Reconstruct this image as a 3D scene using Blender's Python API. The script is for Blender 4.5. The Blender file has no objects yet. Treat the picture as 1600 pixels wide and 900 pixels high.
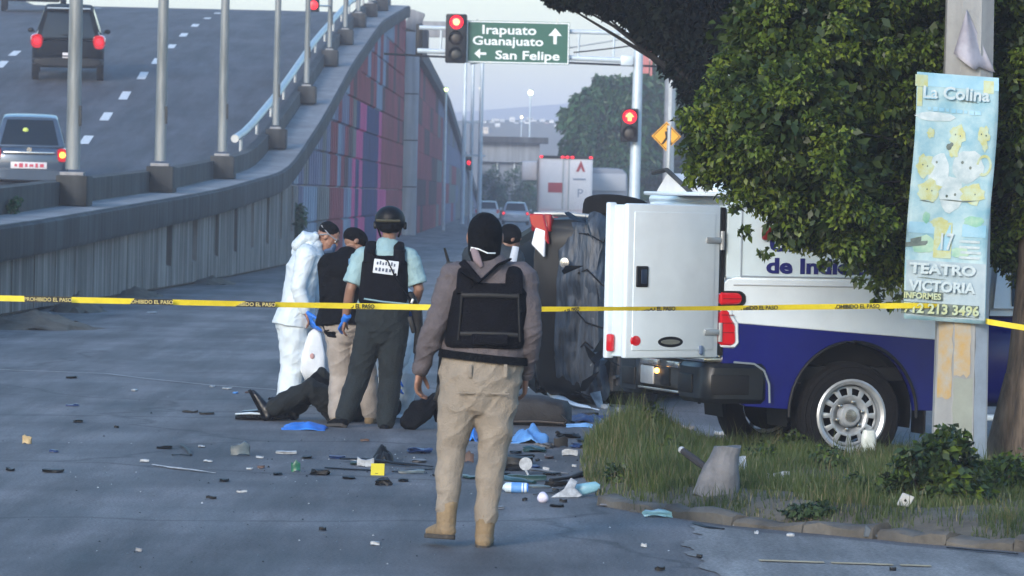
import bpy, bmesh, math, random
import numpy as np
from mathutils import Vector, Matrix, noise
from mathutils.bvhtree import BVHTree

random.seed(7)
RNG = np.random.default_rng(7)
SC = bpy.context.scene
COL = SC.collection
rad = math.radians
V = Vector

# ------------------------------------------------------------------ camera
CAM_H, FPX, PITCH, ROLL = 1.9, 7200.0, math.atan(144 / 7200.0), rad(1.3)
cd = bpy.data.cameras.new("camera")
cam = bpy.data.objects.new("camera", cd)
COL.objects.link(cam)
SC.camera = cam
F_ = V((0, math.cos(PITCH), -math.sin(PITCH)))
U0 = V((0, math.sin(PITCH), math.cos(PITCH)))
R_ = math.cos(ROLL) * V((1, 0, 0)) + math.sin(ROLL) * U0
U_ = -math.sin(ROLL) * V((1, 0, 0)) + math.cos(ROLL) * U0
cam.matrix_world = Matrix(((R_.x, U_.x, -F_.x, 0), (R_.y, U_.y, -F_.y, 0), (R_.z, U_.z, -F_.z, CAM_H), (0, 0, 0, 1)))
cd.sensor_width = 36
cd.lens = FPX / 1600 * 36
cd.clip_start = 0.5
cd.clip_end = 12000
cd.dof.use_dof = True
cd.dof.focus_distance = 33
cd.dof.aperture_fstop = 11

# ------------------------------------------------------------------ world, sun, exposure
SUN_EL, SUN_AZ = rad(18), rad(-157)          # azimuth from +Y, clockwise positive: the low sun is to the left, a little behind the camera
w = bpy.data.worlds.new("World")
SC.world = w
w.use_nodes = True
nt = w.node_tree
nt.nodes.clear()
sky = nt.nodes.new("ShaderNodeTexSky")
sky.sky_type = 'NISHITA'
sky.sun_disc = False
sky.sun_elevation = SUN_EL
sky.sun_rotation = SUN_AZ
sky.air_density = 1.4
sky.dust_density = 1.0
sky.ozone_density = 4.5
hs = nt.nodes.new("ShaderNodeHueSaturation")
hs.inputs["Saturation"].default_value = 1.1
bg = nt.nodes.new("ShaderNodeBackground")
bg.inputs["Strength"].default_value = 0.115
wo = nt.nodes.new("ShaderNodeOutputWorld")
nt.links.new(sky.outputs[0], hs.inputs["Color"])
nt.links.new(hs.outputs[0], bg.inputs["Color"])
nt.links.new(bg.outputs[0], wo.inputs["Surface"])
sd = bpy.data.lights.new("sun", 'SUN')
sd.energy = 1.15
sd.angle = rad(18)
sd.color = (1.0, 0.93, 0.88)
sun = bpy.data.objects.new("sun", sd)
COL.objects.link(sun)
sdir = V((math.sin(SUN_AZ) * math.cos(SUN_EL), math.cos(SUN_AZ) * math.cos(SUN_EL), math.sin(SUN_EL)))
sun.rotation_euler = sdir.to_track_quat('Z', 'Y').to_euler()
vs = SC.view_settings
SC.display_settings.display_device = 'sRGB'
vs.view_transform = 'Standard'
vs.look = 'None'
vs.exposure = 1.55
vs.gamma = 1
vs.use_curve_mapping = False
SC.cycles.use_denoising = True
SC.cycles.max_bounces = 6
SC.cycles.transparent_max_bounces = 12
SC.cycles.volume_bounces = 1

# ------------------------------------------------------------------ places read off the photograph (1600 x 900 pixels)
def ray(px, py):
    return (F_ + R_ * ((px - 800) / FPX) + U_ * ((450 - py) / FPX))
def D(px, py, Y):                 # the point seen at a pixel, Y metres in front of the camera
    d = ray(px, py)
    t = Y / d.y
    return V((d.x * t, Y, CAM_H + d.z * t))
def G(px, py, z=0.0):             # the point of the level ground seen at a pixel
    d = ray(px, py)
    t = (z - CAM_H) / d.z
    return V((d.x * t, d.y * t, z))
def lerp(tab, y):
    if y <= tab[0][0]:
        return tab[0][1]
    for (a, u), (b, v) in zip(tab, tab[1:]):
        if y <= b:
            return u + (v - u) * (y - a) / (b - a)
    return tab[-1][1]
def smooth(tab, y):               # the same, rounded over the knots
    k = [(-5, 1), (-2.5, 2), (0, 3), (2.5, 2), (5, 1)]
    return sum(lerp(tab, y + d) * q for d, q in k) / 9
def sstep(a, b, x):
    t = min(1, max(0, (x - a) / (b - a)))
    return t * t * (3 - 2 * t)

# ------------------------------------------------------------------ objects
def tag(o, label=None, cat=None, group=None, kind=None):
    if label: o['label'] = label
    if cat: o['category'] = cat
    if group: o['group'] = group
    if kind: o['kind'] = kind
    return o
def empty(name, loc=(0, 0, 0), rz=0, label=None, cat=None, group=None):
    o = bpy.data.objects.new(name, None)
    o.empty_display_size = 0.1
    COL.objects.link(o)
    o.location = loc
    o.rotation_euler = (0, 0, rz)
    return tag(o, label, cat, group)
def copy_tree(o, parent=None):
    c = o.copy()
    COL.objects.link(c)
    c.parent = parent
    for ch in list(o.children):
        copy_tree(ch, c)
    return c
def finish(me, ang=35):
    me.shade_smooth()
    me.set_sharp_from_angle(angle=rad(ang))
def link(name, me, parent=None):
    o = bpy.data.objects.new(name, me)
    COL.objects.link(o)
    o.parent = parent
    return o

class MB:
    """collects faces of one mesh object"""
    def __init__(s):
        s.v, s.f, s.m = [], [], []
        s.mat = 0
    def add(s, vs, fs, mi=None):
        b = len(s.v)
        s.v += [tuple(p) for p in vs]
        for f in fs:
            s.f.append([i + b for i in f])
            s.m.append(s.mat if mi is None else mi)
        return s
    def bm(s, bm, M=None):
        bm.verts.index_update()
        vs = [(M @ v.co if M else v.co) for v in bm.verts]
        s.add(vs, [[v.index for v in f.verts] for f in bm.faces])
        bm.free()
        return s
    def box(s, c, size, bev=0.0, rot=None, seg=2):
        bm = bmesh.new()
        bmesh.ops.create_cube(bm, size=1)
        bmesh.ops.scale(bm, vec=size, verts=bm.verts)
        if bev > 0:
            bmesh.ops.bevel(bm, geom=list(bm.edges), offset=min(bev, min(size) * 0.49), segments=seg, profile=0.5, affect='EDGES')
        M = Matrix.Translation(c) @ (rot.to_4x4() if rot is not None else Matrix())
        return s.bm(bm, M)
    def tube(s, pts, r, n=10, side=None, cap=True, dome=False):
        pts = [V(p) for p in pts]
        k = len(pts)
        rr = [(q if isinstance(q, tuple) else (q, q)) for q in (r if isinstance(r, list) else [r] * k)]
        if dome:
            t0 = (pts[0] - pts[1]).normalized(); t1 = (pts[-1] - pts[-2]).normalized()
            a, b = rr[0], rr[-1]
            ma, mb = min(a), min(b)
            pts = [pts[0] + t0 * ma * .8, pts[0] + t0 * ma * .5] + pts + [pts[-1] + t1 * mb * .5, pts[-1] + t1 * mb * .8]
            rr = [(a[0] * .35, a[1] * .35), (a[0] * .8, a[1] * .8)] + rr + [(b[0] * .8, b[1] * .8), (b[0] * .35, b[1] * .35)]
            k += 4
        T = []
        for i in range(k):
            t = (pts[min(k - 1, i + 1)] - pts[max(0, i - 1)])
            T.append(t.normalized() if t.length > 1e-9 else V((0, 0, 1)))
        if side is None:
            side = V((1, 0, 0)) if abs(T[0].x) < .8 else V((0, 1, 0))
        side = V(side)
        vs, fs = [], []
        for i in range(k):
            a = side - T[i] * side.dot(T[i])
            if a.length < 1e-4: a = T[i].orthogonal()
            a.normalize()
            b = T[i].cross(a)
            side = a if len(pts) > 2 and False else side
            for j in range(n):
                q = 2 * math.pi * j / n
                vs.append(pts[i] + a * (math.cos(q) * rr[i][0]) + b * (math.sin(q) * rr[i][1]))
        for i in range(k - 1):
            for j in range(n):
                j2 = (j + 1) % n
                fs.append([i * n + j, i * n + j2, (i + 1) * n + j2, (i + 1) * n + j])
        if cap:
            fs.append(list(range(n))[::-1])
            fs.append([(k - 1) * n + j for j in range(n)])
        return s.add(vs, fs)
    def ell(s, c, r, M=None, seg=16, rings=10):
        bm = bmesh.new()
        bmesh.ops.create_uvsphere(bm, u_segments=seg, v_segments=rings, radius=1)
        bmesh.ops.scale(bm, vec=r, verts=bm.verts)
        return s.bm(bm, Matrix.Translation(c) @ (M.to_4x4() if M is not None else Matrix()))
    def lathe(s, prof, n=24, c=(0, 0, 0), axis='X', close=False):
        """prof: (distance along the axis, radius)"""
        vs, fs = [], []
        for (h, r) in prof:
            for j in range(n):
                q = 2 * math.pi * j / n
                u, v = math.cos(q) * r, math.sin(q) * r
                p = {'X': (h, u, v), 'Y': (u, h, v), 'Z': (u, v, h)}[axis]
                vs.append((p[0] + c[0], p[1] + c[1], p[2] + c[2]))
        k = len(prof)
        for i in range(k - 1 + (1 if close else 0)):
            i2 = (i + 1) % k
            for j in range(n):
                j2 = (j + 1) % n
                fs.append([i * n + j, i * n + j2, i2 * n + j2, i2 * n + j])
        if not close:
            fs.append(list(range(n)))
            fs.append([(k - 1) * n + j for j in range(n)])
        return s.add(vs, fs)
    def prism(s, poly, vec, O=V((0, 0, 0)), A=V((1, 0, 0)), B=V((0, 0, 1)), bev=0.0):
        """flat polygon (a, b) in the plane O + aA + bB, extruded along vec"""
        bm = bmesh.new()
        vec = V(vec)
        a = [bm.verts.new(V(O) + V(A) * p[0] + V(B) * p[1]) for p in poly]
        b = [bm.verts.new(v.co + vec) for v in a]
        n = len(a)
        bm.faces.new(a); bm.faces.new(b[::-1])
        for i in range(n):
            bm.faces.new([a[i], b[i], b[(i + 1) % n], a[(i + 1) % n]])
        bmesh.ops.recalc_face_normals(bm, faces=bm.faces)
        if bev:
            bmesh.ops.bevel(bm, geom=list(bm.edges), offset=bev, segments=1, affect='EDGES')
        return s.bm(bm)
    def loft(s, rings, cap=True):
        n = len(rings[0])
        vs, fs = [], []
        for r in rings: vs += list(r)
        for i in range(len(rings) - 1):
            for j in range(n):
                j2 = (j + 1) % n
                fs.append([i * n + j, i * n + j2, (i + 1) * n + j2, (i + 1) * n + j])
        if cap:
            fs.append(list(range(n))[::-1])
            fs.append([(len(rings) - 1) * n + j for j in range(n)])
        return s.add(vs, fs)
    def build(s, name, mats, parent=None, ang=35, smooth=True):
        me = bpy.data.meshes.new(name)
        me.from_pydata(s.v, [], s.f)
        for m in (mats if isinstance(mats, (list, tuple)) else [mats]):
            me.materials.append(m)
        if isinstance(mats, (list, tuple)) and len(mats) > 1:
            me.polygons.foreach_set("material_index", s.m)
        bm = bmesh.new(); bm.from_mesh(me)
        bmesh.ops.recalc_face_normals(bm, faces=bm.faces)
        bm.to_mesh(me); bm.free()
        if smooth: finish(me, ang)
        return link(name, me, parent)

def np_mesh(name, Vs, k, mats, parent=None, mi=None, smooth=False):
    """k vertices per face, faces in order"""
    me = bpy.data.meshes.new(name)
    n = len(Vs); nf = n // k
    me.vertices.add(n); me.vertices.foreach_set("co", np.asarray(Vs, dtype=np.float32).ravel())
    me.loops.add(n); me.loops.foreach_set("vertex_index", np.arange(n, dtype=np.int32))
    me.polygons.add(nf); me.polygons.foreach_set("loop_start", np.arange(0, n, k, dtype=np.int32))
    for m in (mats if isinstance(mats, (list, tuple)) else [mats]): me.materials.append(m)
    if mi is not None: me.polygons.foreach_set("material_index", np.asarray(mi, dtype=np.int32))
    me.update(calc_edges=True)
    return link(name, me, parent)

# ------------------------------------------------------------------ materials
def mat(name, col, rough=0.6, var=0.12, scale=6.0, bump=0.0, bscale=40.0, metal=0.0, col2=None, coat=0.0, stretch=None, spec=0.5, emit=0.0):
    m = bpy.data.materials.new(name)
    m.use_nodes = True
    t = m.node_tree
    b = t.nodes["Principled BSDF"]
    b.inputs["Roughness"].default_value = rough
    b.inputs["Metallic"].default_value = metal
    b.inputs["Coat Weight"].default_value = coat
    b.inputs["Specular IOR Level"].default_value = spec
    tc = t.nodes.new("ShaderNodeTexCoord")
    mp = t.nodes.new("ShaderNodeMapping")
    if stretch: mp.inputs["Scale"].default_value = stretch
    t.links.new(tc.outputs["Object"], mp.inputs["Vector"])
    n = t.nodes.new("ShaderNodeTexNoise")
    n.inputs["Scale"].default_value = scale
    n.inputs["Detail"].default_value = 6
    n.inputs["Roughness"].default_value = 0.62
    t.links.new(mp.outputs[0], n.inputs["Vector"])
    r = t.nodes.new("ShaderNodeValToRGB")
    c2 = col2 if col2 else tuple(min(1, c * (1 + var)) for c in col)
    c1 = col if col2 else tuple(c * (1 - var) for c in col)
    r.color_ramp.elements[0].position = 0.36
    r.color_ramp.elements[1].position = 0.64
    r.color_ramp.elements[0].color = (*c1, 1)
    r.color_ramp.elements[1].color = (*c2, 1)
    t.links.new(n.outputs[0], r.inputs[0])
    t.links.new(r.outputs[0], b.inputs["Base Color"])
    if emit:
        b.inputs["Emission Color"].default_value = (*col, 1)
        b.inputs["Emission Strength"].default_value = emit
    if bump:
        n2 = t.nodes.new("ShaderNodeTexNoise")
        n2.inputs["Scale"].default_value = bscale
        n2.inputs["Detail"].default_value = 5
        t.links.new(mp.outputs[0], n2.inputs["Vector"])
        bp = t.nodes.new("ShaderNodeBump")
        bp.inputs["Strength"].default_value = bump
        bp.inputs["Distance"].default_value = 0.02
        t.links.new(n2.outputs[0], bp.inputs["Height"])
        t.links.new(bp.outputs[0], b.inputs["Normal"])
    return m
def flat(name, col, rough=0.5, metal=0.0, emit=0.0, coat=0.0, ecol=None):
    m = mat(name, col, rough, 0.05, 8, metal=metal, coat=coat)
    if emit:
        b = m.node_tree.nodes["Principled BSDF"]
        b.inputs["Emission Color"].default_value = (*(ecol or col), 1)
        b.inputs["Emission Strength"].default_value = emit
    return m
def leaf_mat(name, dark, light, scale=3.0, trans=0.25):
    m = mat(name, dark, 0.45, col2=light, scale=scale, spec=0.35)
    t = m.node_tree
    b = t.nodes["Principled BSDF"]
    tr = t.nodes.new("ShaderNodeBsdfTranslucent")
    mx = t.nodes.new("ShaderNodeMixShader")
    mx.inputs[0].default_value = trans
    ramp = [n for n in t.nodes if n.type == 'VALTORGB'][0]
    t.links.new(ramp.outputs[0], tr.inputs["Color"])
    t.links.new(b.outputs[0], mx.inputs[1]); t.links.new(tr.outputs[0], mx.inputs[2])
    t.links.new(mx.outputs[0], t.nodes["Material Output"].inputs["Surface"])
    return m

# asphalt: patched, traffic-polished, with wandering cracks
def asphalt(name, base, base2, crack=True):
    m = mat(name, base, 0.78, col2=base2, scale=0.35, bump=0.35, bscale=60, spec=0.4)
    t = m.node_tree
    b = t.nodes["Principled BSDF"]
    ramp = [n for n in t.nodes if n.type == 'VALTORGB'][0]
    tc = [n for n in t.nodes if n.type == 'TEX_COORD'][0]
    g = t.nodes.new("ShaderNodeTexNoise"); g.inputs["Scale"].default_value = 55; g.inputs["Detail"].default_value = 3
    t.links.new(tc.outputs["Object"], g.inputs["Vector"])
    gm = t.nodes.new("ShaderNodeMapRange"); gm.inputs[1].default_value = .3; gm.inputs[2].default_value = .7
    gm.inputs[3].default_value = .62; gm.inputs[4].default_value = 1.4
    t.links.new(g.outputs[0], gm.inputs[0])
    mid = t.nodes.new("ShaderNodeTexNoise"); mid.inputs["Scale"].default_value = 2.2; mid.inputs["Detail"].default_value = 7
    mpg = t.nodes.new("ShaderNodeMapping"); mpg.inputs["Scale"].default_value = (1, .28, 1)
    t.links.new(tc.outputs["Object"], mpg.inputs[0]); t.links.new(mpg.outputs[0], mid.inputs["Vector"])
    mm = t.nodes.new("ShaderNodeMapRange"); mm.inputs[1].default_value = .32; mm.inputs[2].default_value = .68
    mm.inputs[3].default_value = .74; mm.inputs[4].default_value = 1.22
    t.links.new(mid.outputs[0], mm.inputs[0])
    mul = t.nodes.new("ShaderNodeMath"); mul.operation = 'MULTIPLY'
    t.links.new(gm.outputs[0], mul.inputs[0]); t.links.new(mm.outputs[0], mul.inputs[1])
    st = t.nodes.new("ShaderNodeTexNoise"); st.inputs["Scale"].default_value = .9; st.inputs["Detail"].default_value = 8; st.inputs["Roughness"].default_value = .7
    mps = t.nodes.new("ShaderNodeMapping"); mps.inputs["Scale"].default_value = (1.6, .12, 1); mps.inputs["Location"].default_value = (3, 7, 0)
    t.links.new(tc.outputs["Object"], mps.inputs[0]); t.links.new(mps.outputs[0], st.inputs["Vector"])
    sm = t.nodes.new("ShaderNodeMapRange"); sm.inputs[1].default_value = .36; sm.inputs[2].default_value = .6
    sm.inputs[3].default_value = .5; sm.inputs[4].default_value = 1.12
    t.links.new(st.outputs[0], sm.inputs[0])
    mul2 = t.nodes.new("ShaderNodeMath"); mul2.operation = 'MULTIPLY'
    t.links.new(mul.outputs[0], mul2.inputs[0]); t.links.new(sm.outputs[0], mul2.inputs[1])
    last = mul2
    if crack:
        vo = t.nodes.new("ShaderNodeTexVoronoi"); vo.feature = 'DISTANCE_TO_EDGE'; vo.inputs["Scale"].default_value = 0.22
        wn = t.nodes.new("ShaderNodeTexNoise"); wn.inputs["Scale"].default_value = 1.1; wn.inputs["Detail"].default_value = 6
        t.links.new(tc.outputs["Object"], wn.inputs["Vector"])
        ad = t.nodes.new("ShaderNodeMixRGB"); ad.blend_type = 'ADD'; ad.inputs[0].default_value = 1.0
        t.links.new(tc.outputs["Object"], ad.inputs[1]); t.links.new(wn.outputs["Color"], ad.inputs[2])
        t.links.new(ad.outputs[0], vo.inputs["Vector"])
        cm = t.nodes.new("ShaderNodeMapRange"); cm.inputs[1].default_value = 0; cm.inputs[2].default_value = .016
        cm.inputs[3].default_value = .55; cm.inputs[4].default_value = 1
        t.links.new(vo.outputs["Distance"], cm.inputs[0])
        m3 = t.nodes.new("ShaderNodeMath"); m3.operation = 'MULTIPLY'
        t.links.new(last.outputs[0], m3.inputs[0]); t.links.new(cm.outputs[0], m3.inputs[1])
        last = m3
    mixc = t.nodes.new("ShaderNodeMixRGB"); mixc.blend_type = 'MULTIPLY'; mixc.inputs[0].default_value = 1
    t.links.new(ramp.outputs[0], mixc.inputs[1]); t.links.new(last.outputs[0], mixc.inputs[2])
    t.links.new(mixc.outputs[0], b.inputs["Base Color"])
    rr = t.nodes.new("ShaderNodeMapRange"); rr.inputs[3].default_value = .55; rr.inputs[4].default_value = .9
    t.links.new(mid.outputs[0], rr.inputs[0]); t.links.new(rr.outputs[0], b.inputs["Roughness"])
    return m

# concrete with rain streaks running down it
def concrete(name, c1, c2, scale=0.8, streak=0.5, bump=0.3):
    m = mat(name, c1, 0.85, col2=c2, scale=scale, bump=bump, bscale=25)
    t = m.node_tree
    b = t.nodes["Principled BSDF"]
    ramp = [n for n in t.nodes if n.type == 'VALTORGB'][0]
    tc = [n for n in t.nodes if n.type == 'TEX_COORD'][0]
    mp = t.nodes.new("ShaderNodeMapping"); mp.inputs["Scale"].default_value = (2.2, 2.2, 0.12)
    t.links.new(tc.outputs["Object"], mp.inputs[0])
    s = t.nodes.new("ShaderNodeTexNoise"); s.inputs["Scale"].default_value = 2.0; s.inputs["Detail"].default_value = 5
    t.links.new(mp.outputs[0], s.inputs["Vector"])
    q = t.nodes.new("ShaderNodeMapRange"); q.inputs[1].default_value = .38; q.inputs[2].default_value = .62
    q.inputs[3].default_value = 1 - streak; q.inputs[4].default_value = 1.05
    t.links.new(s.outputs[0], q.inputs[0])
    mx = t.nodes.new("ShaderNodeMixRGB"); mx.blend_type = 'MULTIPLY'; mx.inputs[0].default_value = 1
    t.links.new(ramp.outputs[0], mx.inputs[1]); t.links.new(q.outputs[0], mx.inputs[2])
    t.links.new(mx.outputs[0], b.inputs["Base Color"])
    return m

MT = dict(
    road=asphalt("asphalt_road", (0.09, 0.088, 0.093), (0.17, 0.166, 0.172)),
    ramp=asphalt("asphalt_flyover", (0.058, 0.06, 0.07), (0.078, 0.08, 0.092), crack=False),
    apron=asphalt("worn_concrete_apron", (0.17, 0.168, 0.166), (0.25, 0.247, 0.243), crack=False),
    dirt=mat("dry_soil", (0.07, 0.06, 0.045), 0.95, col2=(0.13, 0.115, 0.09), scale=3, bump=.6, bscale=20),
    kerb=concrete("kerb_concrete", (0.065, 0.058, 0.048), (0.13, 0.118, 0.1), 2.0, 0.3, .5),
    panel=concrete("wall_panel_concrete", (0.17, 0.15, 0.135), (0.31, 0.28, 0.26), 0.5, 0.6),
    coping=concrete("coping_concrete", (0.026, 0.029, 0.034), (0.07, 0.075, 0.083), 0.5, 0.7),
    ledge=concrete("ledge_concrete", (0.2, 0.2, 0.205), (0.3, 0.3, 0.31), 0.6, 0.2),
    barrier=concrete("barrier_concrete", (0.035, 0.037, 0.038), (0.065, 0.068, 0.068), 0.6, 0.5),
    darkgap=flat("joint_shadow_concrete", (0.03, 0.032, 0.035), .95),
    steel=mat("galvanised_steel", (0.42, 0.45, 0.47), 0.4, .12, 3, metal=.5),
    steelblue=mat("pale_painted_steel", (0.52, 0.6, 0.66), 0.45, .08, 3, metal=.2),
    post=mat("weathered_post_paint", (0.14, 0.155, 0.155), 0.55, col2=(0.27, 0.29, 0.295), scale=2, metal=.3, stretch=(3, 3, .3)),
    line=mat("road_paint_white", (0.62, 0.62, 0.62), 0.7, col2=(0.78, 0.78, 0.77), scale=9),
    tyre=mat("tyre_rubber", (0.007, 0.007, 0.008), 0.9, .2, 20, bump=.3, spec=.2),
    black=mat("black_plastic", (0.007, 0.0075, 0.009), 0.55, .2, 10, spec=.3),
    chrome=mat("brushed_chrome", (0.62, 0.6, 0.56), 0.25, .1, 12, metal=.9),
    glass=mat("car_glass", (0.006, 0.012, 0.02), 0.12, .1, 4, spec=.35),
    bark=mat("tree_bark", (0.05, 0.038, 0.028), 0.95, col2=(0.15, 0.115, 0.085), scale=5, bump=.9, bscale=14, stretch=(3, 3, .5)),
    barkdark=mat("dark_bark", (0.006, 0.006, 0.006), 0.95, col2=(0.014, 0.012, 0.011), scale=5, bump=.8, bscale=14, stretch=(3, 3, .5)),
)
RED = flat("lit_red_lens", (0.6, 0.01, 0.015), .25, emit=.9, ecol=(1, .008, .02))
REDHOT = flat("signal_red_lamp", (0.7, 0.01, 0.02), .25, emit=1.0, ecol=(1, .01, .025))
CORE = flat("signal_lamp_core", (1, 0.5, 0.2), .25, emit=1.4, ecol=(1, .32, .1))
REDLENS = flat("red_lens", (0.45, 0.006, 0.012), .15, coat=.6, emit=.06, ecol=(.8, .01, .02))
REDOFF = flat("dark_red_lens", (0.16, 0.01, 0.012), .25)

# ------------------------------------------------------------------ lettering
def text(body, name, size, M, mt, parent, align='LEFT', width=None, ext=0.001, bold=0.0, shear=0.0, space=1.0):
    cu = bpy.data.curves.new(name, 'FONT')
    cu.body = body
    cu.size = size
    cu.align_x = align
    cu.align_y = 'BOTTOM_BASELINE'
    cu.extrude = ext
    cu.offset = bold
    cu.shear = shear
    cu.space_character = space
    cu.resolution_u = 3
    o = bpy.data.objects.new(name, cu)
    COL.objects.link(o)
    o.parent = parent
    o.data.materials.append(mt)
    if width:
        bpy.context.view_layer.update()
        wd = o.dimensions.x
        if wd > 0: M = M @ Matrix.Diagonal((width / wd, 1, 1, 1))
    dg = bpy.context.evaluated_depsgraph_get()
    me = bpy.data.meshes.new_from_object(o.evaluated_get(dg))
    me.name = name
    bpy.data.objects.remove(o)
    bpy.data.curves.remove(cu)
    if not len(me.materials): me.materials.append(mt)
    o = link(name, me, parent)
    o.matrix_local = M
    return o
def facing(loc, rx=90, rz=0, ry=0):   # lettering that faces -Y, standing upright
    return Matrix.Translation(loc) @ Matrix.Rotation(rad(rz), 4, 'Z') @ Matrix.Rotation(rad(rx), 4, 'X') @ Matrix.Rotation(rad(ry), 4, 'Z')

# ================================================================== SETTING
def ground_z(x, y):
    return -0.10 * sstep(0.9, 1.7, x) * sstep(31.0, 33.2, y) * (1 - sstep(40, 46, y))
xs = sorted(set([-3000, -1200, -400, -120, -60, -30] + [-20 + i * 2 for i in range(10)] + [i * .25 for i in range(0, 33)] + [9, 12, 20, 40, 100, 400, 1200, 3000]))
ys = sorted(set([-60, -10, 5, 15, 20, 24] + [26 + .5 * i for i in range(44)] + [50, 55, 60, 70, 85, 100, 140, 200, 300, 500, 900, 1600, 3400]))
mb = MB()
mb.add([(x, y, ground_z(x, y)) for y in ys for x in xs], [[j * len(xs) + i, j * len(xs) + i + 1, (j + 1) * len(xs) + i + 1, (j + 1) * len(xs) + i] for j in range(len(ys) - 1) for i in range(len(xs) - 1)])
tag(mb.build('road', MT['road'], ang=80), kind='structure')

# flyover: plan line of its wall, height of its coping, height of its carriageway
WX = [(40, -8.3), (66, -7.34), (94, -6.3), (114, -5.84), (131, -5.72), (150, -5.62), (175, -5.42), (205, -5.12), (215, -5.0)]
ZC = [(40, .55), (66, .83), (94, 1.37), (114, 1.9), (131, 3.5), (150, 5.55), (175, 7.9), (205, 9.75), (215, 10.1)]
ZR = [(40, .3), (66, .6), (94, 1.2), (109, 1.72), (116, 2.4), (131, 3.9), (140, 4.95), (150, 6.1), (175, 8.2), (195, 9.4), (215, 10.3), (228, 10.75), (300, 10.8)]
wx = lambda y: smooth(WX, y)
zc = lambda y: smooth(ZC, y)
zr = lambda y: smooth(ZR, y)
def RP(px, py):                   # point of the flyover carriageway seen at a pixel
    d = ray(px, py)
    for k in range(2200):
        y = 60 + k * .1
        p = d * (y / d.y)
        if CAM_H + p.z <= zr(y) and y > 62:
            return V((p.x, y, zr(y)))
    return V((p.x, y, zr(y)))
mb = MB()
yy = [44 + 2 * i for i in range(105)]
cols = [lambda y: wx(y) - .85, lambda y: -12, lambda y: -18, lambda y: -27]
mb.add([(c(y), y, zr(y)) for y in yy for c in cols], [[j * 4 + i, j * 4 + i + 1, j * 4 + 5 + i, j * 4 + 4 + i] for j in range(len(yy) - 1) for i in range(3)])
fly = tag(mb.build('flyover_road', MT['ramp'], ang=80), kind='structure')
for (px, py) in [(102, 247), (135, 219), (166, 183), (195, 150), (223, 119), (245, 96), (268, 73), (287, 55), (305, 40), (324, 29), (340, 21), (-20, 122), (3, 101), (23, 84), (96, 42), (125, 26), (153, 13), (177, 6), (-60, 160)]:
    p = RP(px, py)
    mb = MB()
    L, W = 1.25, .13
    q = [(p.x + a * W - .035 * b, p.y + b, zr(p.y + b) + .012) for b in (-L, 0, L) for a in (-1, 1)]
    mb.add(q, [[0, 1, 3, 2], [2, 3, 5, 4]])
    mb.build('lane_marking', MT['line'], fly)
# far parapet of the flyover, past its crest
mb = MB()
for y0 in range(60, 250, 10):
    z0, z1 = zr(y0), zr(y0 + 9.96)
    mb.loft([[V((-26.6, y, z)), V((-26.2, y, z)), V((-26.25, y, z + .9)), V((-26.55, y, z + .9))] for y, z in ((y0, z0), (y0 + 9.96, z1))])
par = mb.build('flyover_parapet', MT['ledge'])
tag(par, 'pale concrete parapet along the far side of the flyover', 'parapet')
mb = MB()
mb.box((-13, 262, 11.25), (27, .4, .9), .03)
tag(mb.build('cross_barrier', MT['ledge']), 'pale strip of concrete barrier at the crest of the flyover', 'barrier')

# ---- the near wall of the flyover
WALL = empty('flyover_wall', (wx(60), 60, 0), 0, 'concrete retaining wall of the rising flyover, plain near and muralled far', 'retaining wall')
WO = V((wx(60), 60, 0))
MUR = [MT['panel'],
       concrete("mural_lavender_grey", (0.14, 0.13, 0.23), (0.24, 0.23, 0.34), .5, .3),
       concrete("mural_brick_red", (0.24, 0.014, 0.026), (0.42, 0.04, 0.06), .5, .3),
       concrete("mural_pink", (0.6, 0.05, 0.2), (0.7, 0.08, 0.27), .5, .15),
       concrete("mural_navy", (0.006, 0.01, 0.1), (0.018, 0.022, 0.16), .5, .2),
       concrete("mural_maroon", (0.07, 0.015, 0.025), (0.13, 0.035, 0.045), .5, .3),
       concrete("mural_pale_blue", (0.2, 0.25, 0.36), (0.3, 0.36, 0.46), .5, .2)]
def mural(y, z, k):
    h = noise.noise(V((y * .83 + k // 2 * 3.1, z * .35, 3.3))) * 1.25
    if y < 118: return 0
    px = 800 + FPX * wx(y) / y
    if z < 4.9 and 541 < px < 604:
        if 541 < px < 549: return 3 if z < 2.6 else 0
        if px < 562: return 4 if (z < 2.9 or z > 4.4) and px < 553 else 3
        if px < 567: return 3 if z > 4.0 or z < 1.5 else 4
        if px < 582: return 4
        if px < 590: return 3
        return 3 if z < 2.2 and px < 596 else 2
    if y < 140: return 6 if h > .2 else (1 if h > -.12 else 0)
    if y < 158: return 2 if h > .0 else (5 if h > -.08 else (1 if h > -.3 else 6))
    if y > 193: return 2 if h > -.3 else 5
    return 2 if h > .02 else (5 if h > -.08 else (1 if h > -.3 else 6))
def wpt(y, off, z):
    return V((wx(y) + off, y, z)) - WO
def panel(y0, y1, z0a, z0b, z1a, z1b, mi, ribs, name='panel'):
    mb = MB()
    g = .012
    y0 += g; y1 -= g; z0a += .012; z0b += .012
    mb.loft([[wpt(y, -.25, a), wpt(y, 0, a), wpt(y, 0, b), wpt(y, -.25, b)] for y, a, b in ((y0, z0a, z1a), (y1, z0b, z1b))])
    for (u0, u1) in ribs:
        ya, yb = y0 + (y1 - y0) * u0, y0 + (y1 - y0) * u1
        ta, tb = z1a + (z1b - z1a) * u0, z1a + (z1b - z1a) * u1
        mb.loft([[wpt(y, 0, a), wpt(y, .07, a + .03), wpt(y, .07, b - .03), wpt(y, 0, b)] for y, a, b in ((ya, z0a + .01, ta), (yb, z0a + .01, tb))])
    return mb.build(name, MUR[mi], WALL, smooth=False)
y = 46.0
i = 0
slotmb = []
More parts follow.
